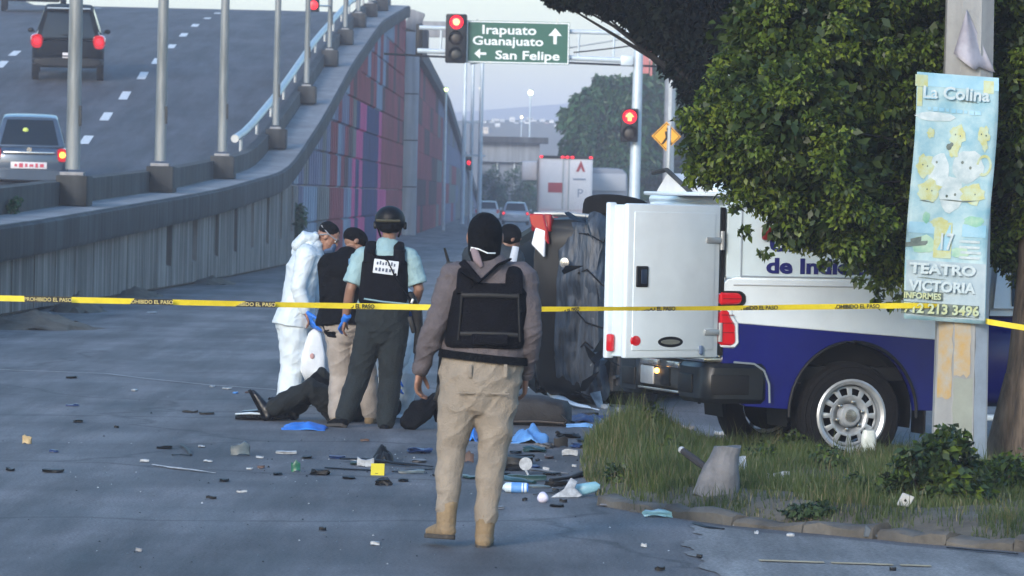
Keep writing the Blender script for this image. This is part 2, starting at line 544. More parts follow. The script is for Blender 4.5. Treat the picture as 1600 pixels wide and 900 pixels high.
while y < 117.5:
    w = 2.3
    slot = i % 2 == 1 and 84 < y < 118
    y1 = y + w - (.8 if slot else 0)
    panel(y, y1, 0, 0, zc(y) + .05, zc(y1) + .05, 0, [(.02, .98)])
    if slot:                       # deep open joint over a concrete foot
        panel(y1, y + w, 0, 0, zc(y1) * .36, zc(y + w) * .36, 0, [(.02, .98)], 'joint_foot')
        mb = MB()
        mb.loft([[wpt(q, -.6, .2), wpt(q, -.5, .2), wpt(q, -.5, zc(q)), wpt(q, -.6, zc(q))] for q in (y1 - .1, y + w + .1)])
        mb.build('joint_back', MT['darkgap'], WALL)
    y += w
    i += 1
Y0M = y
while y < 206:
    w = 2.55 if y < 150 else 2.9
    y1 = min(y + w, 207)
    z = 0.0
    k = 0
    top0, top1 = zc(y) + .05, zc(y1) + .05
    while z < min(top0, top1) - .02:
        za = z + 1.02
        last = za > min(top0, top1) - .35
        c = mural((y + y1) / 2, z + .5, k)
        panel(y, y1, z, z, top0 if last else za, top1 if last else za, c, [(.05, .45), (.55, .95)])
        z = za
        k += 1
        if last: break
    y = y1
# coping, ledge, inner barrier, pedestals
POSTY = [77, 89.8, 103, 120, 135, 149, 160, 170.5, 181, 192]
edges = [44] + [(a + b) / 2 for a, b in zip(POSTY, POSTY[1:])] + [206]
edges.insert(1, 62)
for a, b in zip(edges, edges[1:]):
    n = max(3, int((b - a) / 2.5))
    st = [a + .015 + (b - a - .03) * k / n for k in range(n + 1)]
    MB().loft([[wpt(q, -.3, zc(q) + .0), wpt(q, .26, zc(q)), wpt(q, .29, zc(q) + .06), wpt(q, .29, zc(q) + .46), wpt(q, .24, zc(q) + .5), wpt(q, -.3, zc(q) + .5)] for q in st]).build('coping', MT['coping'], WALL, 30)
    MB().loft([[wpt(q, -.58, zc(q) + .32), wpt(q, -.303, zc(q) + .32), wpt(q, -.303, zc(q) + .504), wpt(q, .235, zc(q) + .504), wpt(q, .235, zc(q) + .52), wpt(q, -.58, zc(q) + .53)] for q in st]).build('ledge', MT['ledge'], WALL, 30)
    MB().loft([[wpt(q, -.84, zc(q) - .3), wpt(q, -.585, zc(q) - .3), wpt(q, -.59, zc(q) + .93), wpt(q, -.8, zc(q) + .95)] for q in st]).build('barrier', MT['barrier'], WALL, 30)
for q in POSTY:
    mb = MB()
    d = V((wx(q + 1) - wx(q - 1), 2, zc(q + 1) - zc(q - 1))).normalized()
    mb.box(wpt(q, -.42, zc(q) + .78), (.52, 1.05, .5), .02)
    mb.build('pedestal', MT['barrier'], WALL)
# tall posts
PW = [.235, .215, .2, .17, .16, .15, .15, .15, .15, .15]
proto = None
for k, q in enumerate(POSTY):
    base = V((wx(q) - .45, q, zc(q) + 1.03))
    desc = ['tall pale metal post beside the sedan on the flyover, first and thickest of the row', 'second tall metal post along the flyover wall',
            'third tall metal post of the flyover wall, where the pipe rail begins', 'fourth tall metal post of the flyover wall', 'fifth tall metal post, left of the red lamp',
            'sixth tall metal post, right of the red lamp', 'seventh tall metal post climbing the flyover wall', 'eighth tall metal post near the crest',
            'ninth tall metal post near the crest', 'farthest tall metal post of the flyover wall'][k]
    o = empty('tall_post', base, 0, desc, 'post', 'tall posts along the flyover wall')
    r = PW[k] / 2 * 1.05
    MB().tube([(0, 0, .1), (0, 0, 3), (0.02, 0, 7.5)], [r, r * .92, r * .7], 14).build('shaft', MT['post'], o)
    MB().box((0, 0, .03), (r * 3.2, r * 3.2, .06), .01).build('base_plate', MT['ledge'], o)
    MB().box((r * .96, -r * .4, 1.0), (.035, .09, .34), .01).build('service_box', MT['barrier'], o)
# pipe rail climbing behind the posts
mb = MB()
pts = [V((wx(q) - 1.0, q, zc(q) + 1.22)) for q in range(113, 200, 3)]
mb.tube(pts, .1, 10)
rail = mb.build('pipe_railing', MT['steel'])
tag(rail, 'thick pale pipe rail rising behind the tall posts of the flyover', 'railing')
for q in range(115, 198, 6):
    MB().tube([V((wx(q) - 1.0, q, zc(q) + .8)), V((wx(q) - 1.0, q, zc(q) + 1.2))], .045, 8).build('stanchion', MT['steel'], rail)
# dashes of litter on barrier
# red lamp made up in place of a vehicle's tail light by the crest
p = D(490, 8, 146)
o = empty('standin_red_lamp', p, 0, 'small red stand-in for a tail lamp glowing between posts near the flyover crest', 'lamp')
MB().box((0, .1, 0), (.36, .16, .42), .03).build('housing', MT['black'], o)
MB().lathe([(-.03, .05), (-.02, .12), (.02, .14)], 16, axis='Y').build('lens', RED, o)
MB().tube([(0, .15, 0), (-.25, .3, 0), (wx(149) - .45 - p.x, 149 - p.y, .1)], .03, 8).build('bracket', MT['steel'], o)
# creeper on the wall foot and on the ledge (built with the foliage below)

# ---- abutment column and the far ramp
o = empty('bridge_pier', (-4.86, 208.5, 0), 0, 'pale blue-grey concrete pier between the two mural walls', 'pier')
MB().box((.13, 0, 4.6), (.62, .8, 9.2), .04).build('column', concrete("pier_concrete", (.3, .34, .4), (.38, .42, .48), .6, .2), o)
MB().box((-.31, .1, 4.4), (.22, .6, 8.8), .01).build('recess', flat("gap_shade_blue", (.04, .06, .1), .8), o)  # dark blue strip stands in for the shaded gap beside the column
for z in (2.2, 4.3, 6.4):
    MB().box((.13, -.405, z), (.63, .02, .05), 0).build('joint', MT['darkgap'], o)
MB().box((.0, 1.2, 8.9), (1.6, 3.0, .9), .03).build('cap_beam', MT['coping'], o)
MB().box((.2, -.2, 9.7), (.7, .5, .9), .06, Matrix.Rotation(.3, 3, 'Y')).build('cap_block', MT['ledge'], o)
FX = [(209, -4.62), (288, -4.4), (380, -4.22), (520, -4.0), (600, -3.9)]
FZ = [(209, 8.0), (225, 7.9), (288, 7.2), (380, 4.5), (520, .35), (600, .1)]
fo = empty('far_ramp_wall', (0, 0, 0), 0, 'red painted wall of the far ramp falling away beyond the pier', 'retaining wall')
q = 209.6
k = 0
while q < 560:
    w = 5 + (q - 209) * .05
    z = 0
    while z < lerp(FZ, q + w) - .1:
        top = z + 1.3
        za, zb = min(top, lerp(FZ, q)), min(top, lerp(FZ, q + w))
        if top > lerp(FZ, q + w) - .4: za, zb = lerp(FZ, q), lerp(FZ, q + w)
        h = noise.noise(V((q * .1, z * .6, 9)))
        c = (2 if h > -.1 else 5) if q < 260 else ((2 if h > .12 else (1 if h > -.15 else 0)) if q < 330 else (1 if h > .1 else 0))
        mb = MB()
        mb.loft([[V((lerp(FX, t) - .3, t, z + .012)), V((lerp(FX, t), t, z + .012)), V((lerp(FX, t), t, b)), V((lerp(FX, t) - .3, t, b))] for t, b in ((q + .03, za), (q + w - .03, zb))])
        mb.build('panel', MUR[c], fo, smooth=False)
        z = top
    q += w
    k += 1
st = [209.6 + i * 8 for i in range(48)]
MB().loft([[V((lerp(FX, t) - .5, t, lerp(FZ, t))), V((lerp(FX, t) + .3, t, lerp(FZ, t))), V((lerp(FX, t) + .3, t, lerp(FZ, t) + .62)), V((lerp(FX, t) - .5, t, lerp(FZ, t) + .62))] for t in st]).build('coping', MT['coping'], fo)

# ---- island, kerb, apron
isl_px = [(905, 735), (928, 775), (985, 800), (1100, 815), (1350, 838), (1600, 858), (1790, 872), (1790, 715), (1450, 706), (1240, 700), (1130, 690), (1040, 672), (960, 668), (915, 695)]
ISL = [G(*p) for p in isl_px]
def in_poly(x, y, P):
    c = False
    j = len(P) - 1
    for i in range(len(P)):
        if (P[i].y > y) != (P[j].y > y) and x < (P[j].x - P[i].x) * (y - P[i].y) / (P[j].y - P[i].y) + P[i].x: c = not c
        j = i
    return c
def edge_d(x, y, P):
    best = 9
    for i in range(len(P)):
        a, b = P[i], P[(i + 1) % len(P)]
        ab = V((b.x - a.x, b.y - a.y)); ap = V((x - a.x, y - a.y))
        t = max(0, min(1, ap.dot(ab) / ab.dot(ab)))
        best = min(best, (ap - ab * t).length)
    return best
def isl_z(x, y):
    if not in_poly(x, y, ISL): return ground_z(x, y) - .05
    d = edge_d(x, y, ISL)
    return ground_z(x, y) + .02 + .1 * sstep(0, .5, d) + .04 * noise.noise(V((x * 1.5, y * 1.5, 0)))
mb = MB()
x0, x1, y0, y1 = .3, 5.0, 23.6, 38.5
nx, ny = 60, 110
gx = [x0 + (x1 - x0) * i / nx for i in range(nx + 1)]
gy = [y0 + (y1 - y0) * j / ny for j in range(ny + 1)]
vv = {}
vs_, fs_ = [], []
for j in range(ny):
    for i in range(nx):
        cx, cy = (gx[i] + gx[i + 1]) / 2, (gy[j] + gy[j + 1]) / 2
        if in_poly(cx, cy, ISL) or edge_d(cx, cy, ISL) < .12:
            f = []
            for (a, b) in ((i, j), (i + 1, j), (i + 1, j + 1), (i, j + 1)):
                if (a, b) not in vv:
                    vv[(a, b)] = len(vs_); vs_.append((gx[a], gy[b], isl_z(gx[a], gy[b])))
                f.append(vv[(a, b)])
            fs_.append(f)
mb.add(vs_, fs_)
tag(mb.build('verge_ground', MT['dirt'], ang=80), kind='structure')
# kerb blocks
kp = [G(*p) for p in [(948, 790), (1050, 808), (1160, 822), (1270, 833), (1380, 843), (1490, 853), (1600, 862), (1700, 871)]]
kb = empty('kerb', kp[0], 0, 'low broken concrete kerb along the front of the grass verge', 'kerb')
for i in range(len(kp) - 1):
    a, b = kp[i], kp[i + 1]
    d = (b - a); L = d.length; ang = math.atan2(d.y, d.x)
    bm = bmesh.new()
    bmesh.ops.create_cube(bm, size=1)
    bmesh.ops.subdivide_edges(bm, edges=bm.edges, cuts=4, use_grid_fill=True)
    bmesh.ops.scale(bm, vec=(L - .015, .15, .17), verts=bm.verts)
    for v in bm.verts:
        v.co += V([noise.noise(v.co * 6 + V((i * 7, k, 0))) * .03 for k in range(3)])
        if v.co.z > .05 and abs(v.co.y) > .06: v.co.z -= .02
    m2 = MB(); m2.bm(bm, Matrix.Translation((a + b) / 2 + V((0, .06, -.025 + .012 * math.sin(i * 2.3))) - kp[0]) @ Matrix.Rotation(ang + rad(.6 * math.sin(i * 4)), 4, 'Z'))
    m2.build('kerb_block', MT['kerb'], kb, 50)
# pale concrete apron in front of the kerb
ap = [G(*p) for p in [(1090, 822), (1300, 843), (1600, 872), (1800, 892), (1800, 985), (1080, 985), (1112, 900), (1075, 858)]]
mb = MB()
out = []
for i in range(len(ap)):
    a, b = ap[i], ap[(i + 1) % len(ap)]
    m_ = max(2, int((b - a).length / .06))
    n_ = V((-(b - a).y, (b - a).x, 0)).normalized()
    for t in range(m_):
        p = a.lerp(b, t / m_)
        p = p + n_ * (.09 * noise.noise(p * 2.3) + .05 * noise.noise(p * 6))
        out.append((p.x, p.y, .005))
mb.add(out, [list(range(len(out)))])
apr = tag(mb.build('concrete_apron', MT['apron'], smooth=False), kind='structure')
mb = MB()
a, b = G(1186, 878), G(1455, 887)
for t0, t1 in ((0, .38), (.42, .78), (.82, 1)):
    p, q = a.lerp(b, t0), a.lerp(b, t1)
    mb.add([(p.x, p.y - .05, .01), (q.x, q.y - .05, .01), (q.x, q.y + .05, .01), (p.x, p.y + .05, .01)], [[0, 1, 2, 3]])
mb.build('worn_yellow_line', mat("worn_yellow_paint", (.42, .33, .2), .8, .3, 14), apr)

# ================================================================== FOLIAGE
def leaves(n, blobs, size, asp=.5, shell=.55, droop=.35, holes=0.0, hs=1.2, jitter=.35, seed=1):
    """n leaf-shaped quads spread through ellipsoid clumps; blobs: (centre, radii, weight)"""
    g = np.random.default_rng(seed)
    wts = np.array([b[2] for b in blobs], float); wts /= wts.sum()
    which = g.choice(len(blobs), n, p=wts)
    C = np.array([b[0] for b in blobs])[which]
    R = np.array([b[1] for b in blobs])[which]
    d = g.normal(size=(n, 3)); d /= np.linalg.norm(d, axis=1)[:, None]
    rr = shell + (1 - shell) * g.random(n) ** .6
    lump = 1 + .16 * np.sin(d[:, 0] * 5 + which) * np.cos(d[:, 2] * 6 + which * 2) + .1 * np.sin(d[:, 1] * 9 + d[:, 0] * 8)
    P = C + d * R * (rr * lump)[:, None]
    if holes:
        k = np.sin(P[:, 0] * 3.1 * hs + 1.3) * np.sin(P[:, 1] * 2.7 * hs + .4) * np.sin(P[:, 2] * 3.4 * hs + 2.1)
        keep = k > -holes * g.random(n) - .12
        P, d = P[keep], d[keep]
        n = len(P)
    ax = d + np.array([0, 0, -droop]) + g.normal(size=(n, 3)) * jitter * 1.6
    ax /= np.linalg.norm(ax, axis=1)[:, None]
    up = g.normal(size=(n, 3)) + np.array([0, 0, .9]) + d * .6
    sd_ = np.cross(ax, up); sd_ /= np.linalg.norm(sd_, axis=1)[:, None] + 1e-9
    nn = np.cross(sd_, ax)
    s = (size * (.6 + .8 * g.random(n)))[:, None]
    a = P - ax * s * .5
    b = P + ax * s * .5 - nn * s * .1
    l = P + sd_ * s * asp * .5 + nn * s * .12
    r = P - sd_ * s * asp * .5 + nn * s * .12
    return np.stack([a, l, b, r], 1).reshape(-1, 3), n
def dull(m):
    m.node_tree.nodes["Principled BSDF"].inputs["Specular IOR Level"].default_value = .03
    return m
LF = dict(
    ficus=leaf_mat("ficus_leaf", (.04, .075, .01), (.12, .175, .02), 1.7, .35),
    young=leaf_mat("young_ficus_leaf", (.09, .15, .016), (.21, .26, .035), 3, .35),
    old=leaf_mat("old_shaded_ficus_leaf", (.016, .032, .008), (.04, .065, .014), 2, .15),  # dark green that also stands in for shade inside the ficus crown
    dark=dull(leaf_mat("shaded_dark_leaf", (.002, .0035, .003), (.007, .011, .007), 1.2, .03)),  # the tree's backlit shade is put into this near-black green
    far=leaf_mat("pepper_tree_leaf", (.014, .06, .022), (.05, .135, .045), .5, .2),
    bush=leaf_mat("bush_leaf", (.018, .036, .018), (.05, .085, .03), 5, .2),
    hill=leaf_mat("hill_tree_leaf", (.03, .045, .03), (.06, .075, .045), .2, .1),
    grass=leaf_mat("grass_blade", (.028, .052, .012), (.075, .105, .026), 1.3, .3),
    dry=leaf_mat("dry_grass_blade", (.09, .085, .035), (.17, .15, .075), 1.3, .3),
)
def crown(parent, n, blobs, size, mats, seed, name='crown', split=(.62, .85), **k):
    Vs, m = leaves(n, blobs, size, seed=seed, **k)
    g = np.random.default_rng(seed + 50)
    mi = None
    if isinstance(mats, list):
        cl = np.sin(Vs[::4, 0] * 2.3 + 1) * np.cos(Vs[::4, 2] * 2.9) * np.sin(Vs[::4, 1] * 2.1 + 2)
        u = g.random(m) * .75 + .18 * cl + .12
        mi = np.where(u < split[0], 0, np.where(u < split[1], 1, 2))
    return np_mesh(name, Vs, 4, mats, parent, mi)
def branches(mb, base, tips, r0, g, bend=.2):
    for t in tips:
        b, t = V(base), V(t)
        mid = b.lerp(t, .5) + V([g.uniform(-bend, bend) for _ in range(3)])
        mb.tube([b, b.lerp(mid, .5), mid, mid.lerp(t, .5), t], [r0, r0 * .75, r0 * .55, r0 * .35, r0 * .12], 7)

# ---- the ficus over the police pickup
def ficus():
    bx, by = 3.72, 32.95
    o = empty('ficus_tree', (bx, by, ground_z(bx, by)), 0, 'bright green ficus tree hanging over the white and blue pickup', 'tree')
    g = random.Random(3)
    bl = []
    def B(px, py, Y, r, w=None):
        p = D(px, py, Y) - o.location
        bl.append((tuple(p), r if isinstance(r, tuple) else (r, r * .95, r * .95), w or (r[0] if isinstance(r, tuple) else r) ** 2))
    B(1270, 60, 32.5, .75); B(1210, 40, 32.3, .4); B(1180, 150, 32.0, .36); B(1120, 215, 31.9, .27); B(1105, 262, 32.0, .17)
    B(1240, 190, 31.7, .52); B(1345, 170, 32.75, .55); B(1290, 290, 31.9, .45); B(1185, 292, 32.0, .2); B(1150, 262, 32.0, .18); B(1240, 340, 32.0, .26)
    B(1315, 340, 32.0, .28); B(1385, 330, 32.85, .36); B(1290, 378, 32.1, .12); B(1385, 385, 32.75, .19); B(1340, 385, 32.6, .14); B(1340, 396, 32.5, .1); B(1395, 420, 32.6, .13); B(1255, 366, 32.1, .13); B(1310, 372, 32.2, .12); B(1378, 396, 32.5, .14); B(1400, 205, 32.5, .4); B(1425, 260, 32.6, .36); B(1415, 340, 32.6, .3); B(1400, 150, 32.6, .4); B(1450, 30, 32.9, .5); B(1390, 330, 32.65, .36); B(1370, 270, 32.6, .4); B(1405, 120, 32.8, .5); B(1420, 380, 32.9, .22); B(1410, 250, 33.0, .5); B(1400, 390, 33.0, .22); B(1350, 290, 33.0, .5); B(1590, 250, 32.9, .4); B(1600, 120, 32.9, .45); B(1590, 390, 33.2, .25)
    B(1440, 80, 33.3, .75); B(1560, 60, 33.3, .75); B(1620, 200, 33.2, .6); B(1600, 330, 33.2, .4); B(1480, 250, 33.3, .6); B(1680, 330, 33, .4)
    B(1370, -110, 33.2, .95); B(1600, -140, 33.8, 1.1); B(1230, -120, 32.6, .7); B(1750, 60, 33, .9); B(1510, 360, 33.1, .3); B(1450, -300, 33.5, 1.0); B(1300, 150, 33.2, .8); B(1420, 320, 33.2, .4)
    gg = np.random.default_rng(99)
    sub = []
    for (c_, r_, w_) in bl:
        for _ in range(int(34 * w_ / .25) + 6):
            d_ = gg.normal(size=3); d_ /= np.linalg.norm(d_)
            q = gg.uniform(.5, 1.0)
            rs = gg.uniform(.07, .15)
            sub.append((tuple(c_[i] + d_[i] * r_[i] * q for i in range(3)), (rs, rs, rs * .75), rs ** 2))
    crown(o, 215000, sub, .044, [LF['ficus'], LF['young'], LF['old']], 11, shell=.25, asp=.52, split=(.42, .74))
    crown(o, 60000, [(c_, (r_[0] * .86, r_[1] * .86, r_[2] * .86), w_) for c_, r_, w_ in bl], .08, LF['old'], 13, name='inner_crown', shell=.3, asp=.6)  # darker leaf colour puts in the shade of the crown's inside
    # loose sprigs on the edge
    sp = []
    for (px, py) in [(1070, 175), (1065, 235), (1080, 285), (1150, 330), (1165, 365), (1195, 395), (1290, 412), (1325, 420), (1368, 448), (1390, 452), (1405, 468), (1345, 440), (1150, 280), (1175, 320), (1115, 165), (1085, 205), (1160, 20), (1175, 75), (1370, 470), (1395, 478)]:
        p = D(px, py, 32.1 if px < 1360 else 32.5) - o.location
        sp.append((tuple(p), (.06, .06, .05), 1))
    for k_, b_ in enumerate(sp): crown(o, 24, [b_], .06, [LF['ficus'], LF['old'], LF['old']], 12 + k_, name='sprig', shell=.1)
    mb = MB()
    mb.tube([(0, 0, -.1), (.02, 0, .25), (.06, .0, .9), (.1, .05, 1.6), (.05, .1, 2.3)], [.36, .27, .22, .2, .17], 14)
    for a in (0.5, 1.8, 3.6, 4.9):
        mb.tube([(math.cos(a) * .5, math.sin(a) * .4, -.08), (math.cos(a) * .28, math.sin(a) * .24, .12), (math.cos(a) * .14, math.sin(a) * .12, .8)], [.07, .1, .06], 8)
    mb.tube([(.28, -.22, -.05), (.34, -.2, .8), (.2, -.15, 1.6), (.12, 0, 2.2)], [.11, .08, .08, .06], 9)
    mb.tube([(-.1, -.24, -.05), (-.06, -.22, .6), (.02, -.16, 1.3), (.05, 0, 2.0)], [.08, .07, .07, .05], 9)
    mb.build('trunk', MT['bark'], o, 60)
    mb = MB()
    branches(mb, (.05, .1, 2.2), [b[0] for b in bl], .02, g, .08)
    mb.build('branch', MT['barkdark'], o, 60)
ficus()

# ---- dark tree behind it
def dark_tree():
    bx, by = 3.3, 52
    o = empty('dark_tree', (bx, by, 0), 0, 'very dark shaded tree with a branch overhanging the traffic signals', 'tree')
    bl = []
    def B(px, py, r, Y=52, w=None):
        p = D(px, py, Y) - o.location
        bl.append((tuple(p), (r * 1.15, r * 1.15, r * .9), w or max(.09, r ** 2)))
    for a in [(866, -2, .1), (885, 0, .13), (905, 0, .13), (925, 4, .13), (945, 6, .15), (965, 12, .17), (990, 22, .2), (1015, 36, .26), (1035, 60, .24), (1000, -10, .3), (950, -25, .25), (1050, 40, .33), (1075, 75, .34), (1095, 110, .35), (1110, 150, .35), (1120, 190, .36), (1120, 230, .3),
              (1160, 60, .5), (1160, 180, .5), (1080, 0, .5), (1000, -60, .5), (920, -60, .4), (1100, -120, .9), (1250, 50, .9), (1250, 200, .7), (1400, -50, 1.2), (1250, -250, 1.2), (1000, -200, .9), (1350, 150, .9)]:
        B(*a)
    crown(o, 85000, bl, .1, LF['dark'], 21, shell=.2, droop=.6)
    mb = MB()
    mb.tube([(0, 0, -.1), (-.05, 0, .8), (-.4, .0, 1.6), (-.6, .1, 2.6), (-.7, 0, 3.6)], [.34, .25, .22, .2, .16], 12)
    branches(mb, (-.6, 0, 2.6), [b[0] for b in bl], .05, random.Random(5), .15)
    # slanting stems seen under the crown
    p = D(1085, 270, 52) - o.location
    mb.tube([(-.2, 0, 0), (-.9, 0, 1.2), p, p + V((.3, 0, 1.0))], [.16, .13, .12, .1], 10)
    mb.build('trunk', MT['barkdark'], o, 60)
dark_tree()

# ---- trees behind the gantry
def far_tree(name, base_px, Y, specs, label, seed, n, size=.42, m='far'):
    b = D(base_px, 0, Y); b.z = 0
    o = empty(name, b, 0, label, 'tree', 'hazy trees beyond the junction')
    bl = []
    for (px, py, r) in specs:
        r *= Y / 170
        p = D(px, py, Y + (seed * 37 + px) % 5 - 2) - b
        bl.append((tuple(p), (r, r, r * .85), r ** 2))
    crown(o, n, bl, size, LF[m], seed, shell=.45, holes=.25, hs=.35, droop=.8, asp=.4)
    mb = MB()
    top = sorted(bl, key=lambda q: q[0][2])[len(bl) // 2][0]
    mb.tube([(0, 0, -.1), (.05, 0, 1), (top[0] * .4, 0, 2.2)], [.32, .24, .18], 9)
    branches(mb, (top[0] * .4, 0, 2.1), [q[0] for q in bl], .13, random.Random(seed), .3)
    mb.build('trunk', MT['barkdark'], o, 60)
far_tree('pepper_tree', 960, 258, [(905, 200, .75), (925, 170, .9), (950, 145, .75), (900, 235, .7), (940, 220, 1.2), (975, 190, 1.1), (985, 150, .8), (960, 260, 1.1), (920, 265, .7), (990, 250, 1.0), (885, 180, .3), (940, 300, .8), (975, 300, .8)],
         'rounded hazy green tree standing behind the pole with the lower red signal', 31, 26000)
far_tree('pepper_tree', 1060, 268, [(1010, 140, .8), (1030, 180, 1.0), (1020, 230, 1.1), (1040, 270, 1.1), (1005, 280, .9), (1070, 160, 1.2), (1090, 230, 1.3), (1010, 115, .5), (1060, 120, .8)],
         'hazy tree behind the yellow diamond sign, partly hidden by the dark tree', 33, 22000)
far_tree('pepper_tree', 1180, 285, [(1130, 150, 1.5), (1200, 120, 1.8), (1160, 240, 1.6), (1260, 200, 1.8), (1240, 90, 1.5)], 'hazy tree mostly hidden behind the ficus crown', 35, 14000)
# greenery under the far overpass
for k, (px, w, top, Y, lab) in enumerate([(775, 1.1, 262, 366, 'small hazy bush below the left half of the far overpass'), (815, 1.6, 258, 368, 'grey-green bush at the middle of the far overpass'), (848, 1.4, 262, 371, 'hazy bush next to the box trailer, below the overpass')]):
    b = D(px, 0, Y); b.z = 0
    o = empty('bush', b, 0, lab, 'bush', 'bushes below the far overpass')
    h = (CAM_H - (top - 306) * Y / FPX)
    crown(o, 3500, [((0, 0, h * .45), (w, .8, h * .55), 1), ((w * .4, 0, h * .3), (w * .8, .8, h * .4), .6)], .22, LF['far'], 41 + k)
    MB().tube([(0, 0, 0), (0, 0, h * .6)], [.1, .04], 6).build('stem', MT['barkdark'], o)

# ---- bush by the utility pole
def leafy_plant(name, loc, specs, label, n, size, seed, m='bush', mats=None, cat='bush', stems=8):
    o = empty(name, loc, 0, label, cat)
    crown(o, n, specs, size, mats or LF[m], seed, name='foliage', shell=.3, asp=.6, droop=.5)
    mb = MB(); g = random.Random(seed)
    for s in specs[:stems]:
        mb.tube([(g.uniform(-.05, .05), g.uniform(-.05, .05), 0), V(s[0]) * .5, s[0]], [.012, .009, .005], 5)
    mb.build('stem', MT['bark'], o)
    return o
p = G(1440, 812); p.z = isl_z(p.x, p.y)
sb = []
for (px, py, r) in [(1400, 770, .15), (1440, 750, .17), (1430, 800, .17), (1480, 770, .2), (1460, 715, .15), (1490, 690, .1), (1420, 725, .11), (1510, 740, .13), (1515, 790, .16), (1475, 815, .14), (1400, 805, .1), (1475, 676, .05), (1505, 700, .06), (1540, 800, .13)]:
    q = D(px, py, p.y + RNG.uniform(-.25, .25)) - p
    sb.append((tuple(q), (r, r, r * .9), r * r))
leafy_plant('bush', p, sb, 'dark leafy bush at the foot of the concrete utility pole', 4200, .062, 51, mats=[LF['bush'], LF['ficus'], LF['old']])
p = G(1255, 826); p.z = isl_z(p.x, p.y)
leafy_plant('weed', p, [((0, 0, .05), (.13, .1, .05), 1), ((.1, .05, .06), (.1, .1, .05), .7)], 'low dark weed sprawling over the kerb', 420, .04, 52, cat='weed')
p = G(1575, 800); p.z = isl_z(p.x, p.y)
leafy_plant('weed', p, [((0, 0, .12), (.18, .2, .14), 1), ((.25, .1, .1), (.2, .2, .12), 1), ((-.1, .4, .1), (.2, .2, .12), 1)], 'patch of broad weeds at the right end of the verge', 1300, .045, 53, mats=[LF['ficus'], LF['bush'], LF['old']], cat='weed')
for k_, (px_, py_, r_, lab_) in enumerate([(960, 770, .1, 'small broad-leaved weed at the left tip of the tall grass'), (1045, 745, .12, 'broad-leaved weed left of the broken stake'), (1190, 740, .12, 'broad-leaved weed in the middle of the verge'), (1290, 760, .12, 'broad-leaved weed between the white slipper scrap and the leafy bush'), (1330, 800, .1, 'low weed at the kerb left of the leafy bush'), (1240, 712, .11, 'broad-leaved weed right before the pickup rear tyre'), (1010, 690, .14, 'tall weed at the back of the grass below the bumper')]):
    p = G(px_, py_); p.z = isl_z(p.x, p.y)
    leafy_plant('weed', p, [((0, 0, r_ * .7), (r_, r_, r_ * .7), 1), ((r_ * .5, -.05, r_ * .4), (r_ * .7, r_ * .7, r_ * .5), .6)], lab_, 150, .038, 60 + k_, mats=[LF['bush'], LF['ficus'], LF['old']], cat='weed')
# creepers on the flyover wall
q = 121
leafy_plant('creeper', V((wx(q) + .12, q, .1)), [((0, 0, .6 + i * .22), (.22, .5, .2), 1) for i in range(4)], 'green creeper hanging on the wall above the white-suited person', 700, .16, 54, m='far', cat='creeper', stems=4)
q = 70.5
leafy_plant('creeper', V((wx(q) - .5, q, zc(q) + .52)), [((0, 0, .12), (.1, .3, .12), 1), ((.05, .2, .2), (.08, .2, .1), .6)], 'small green tuft growing on the ledge below the sedan', 260, .06, 55, m='far', cat='plant', stems=2)

# ---- grass of the verge
def grass(n, seed):
    g = np.random.default_rng(seed)
    out, mi = [], []
    while len(out) < n:
        x = g.uniform(.3, 5); y = g.uniform(24.2, 37.5)
        if not in_poly(x, y, ISL): continue
        d = edge_d(x, y, ISL)
        s = FPX / y; px = 800 + x * s
        c = noise.noise(V((x * 2.2, y * .8, 4)))
        if c < -.12 and g.random() < .75: continue
        front = y < 27.2
        if front and g.random() < .25: continue
        tall = sstep(1120, 960, px) if px < 1120 else 0
        back = sstep(29, 35, y)
        h = (.05 + .06 * g.random() + .2 * tall * g.random() ** 1.5 + .16 * max(0, c) * g.random() + .04 * back * g.random())
        if g.random() < .06: h *= 1.9
        h *= (.4 + .6 * sstep(0, .35, d)) * (.8 if px > 1010 else .92)
        z = isl_z(x, y)
        a = g.uniform(0, 6.28); lean = g.uniform(.05, .55) * h
        wv = np.array([math.cos(a), math.sin(a) * .5, 0]) * (.0018 + .0026 * g.random())
        b = np.array([x, y, z - .01])
        dl = g.uniform(0, 6.28)
        mid = b + np.array([math.cos(dl) * lean * .35, math.sin(dl) * lean * .35, h * .62])
        tip = b + np.array([math.cos(dl) * lean, math.sin(dl) * lean, h])
        out.append((b - wv, b + wv, mid + wv * .7, mid - wv * .7, mid - wv * .7, mid + wv * .7, tip, tip))
        dry = noise.noise(V((x * 1.3, y * .9, 1))) + .5 * tall + (.12 if front else -.22)
        mi.append(1 if g.random() < .1 + .32 * max(0, dry) else 0)
    Vs = np.array(out).reshape(-1, 3)
    o = np_mesh('grass', Vs, 4, [LF['grass'], LF['dry']], None, np.repeat(mi, 2))
    return tag(o, kind='stuff')
grass(72000, 5)

# ================================================================== STREET FURNITURE
# ---- signal gantry
Yg = 130
sg = FPX / Yg
def gx_(px, py): return D(px, py, Yg)
pb = D(985, 540, Yg); pb.z = 0
gan = empty('signal_gantry', (pb.x, Yg, 0), 0, 'pale blue steel gantry pole and truss arm carrying the green road sign', 'gantry')
def L_(px, py, dy=0): return gx_(px, py) - V((pb.x, Yg, 0)) + V((0, dy, 0))
ztop = L_(989, 24).z
MB().tube([(0, 0, 0), (0.02, 0, ztop * .5), (.04, 0, ztop)], [.165, .15, .125], 14).build('pole', MT['steelblue'], gan)
MB().box((0, 0, .06), (.6, .6, .12), .02).build('base_plate', MT['ledge'], gan)
mb = MB()
mb.tube([L_(655, 43), L_(985, 52)], .065, 10)
mb.build('upper_chord', MT['steelblue'], gan)
MB().tube([L_(652, 79), L_(700, 81), L_(985, 95)], .075, 10).build('lower_chord', MT['steelblue'], gan)
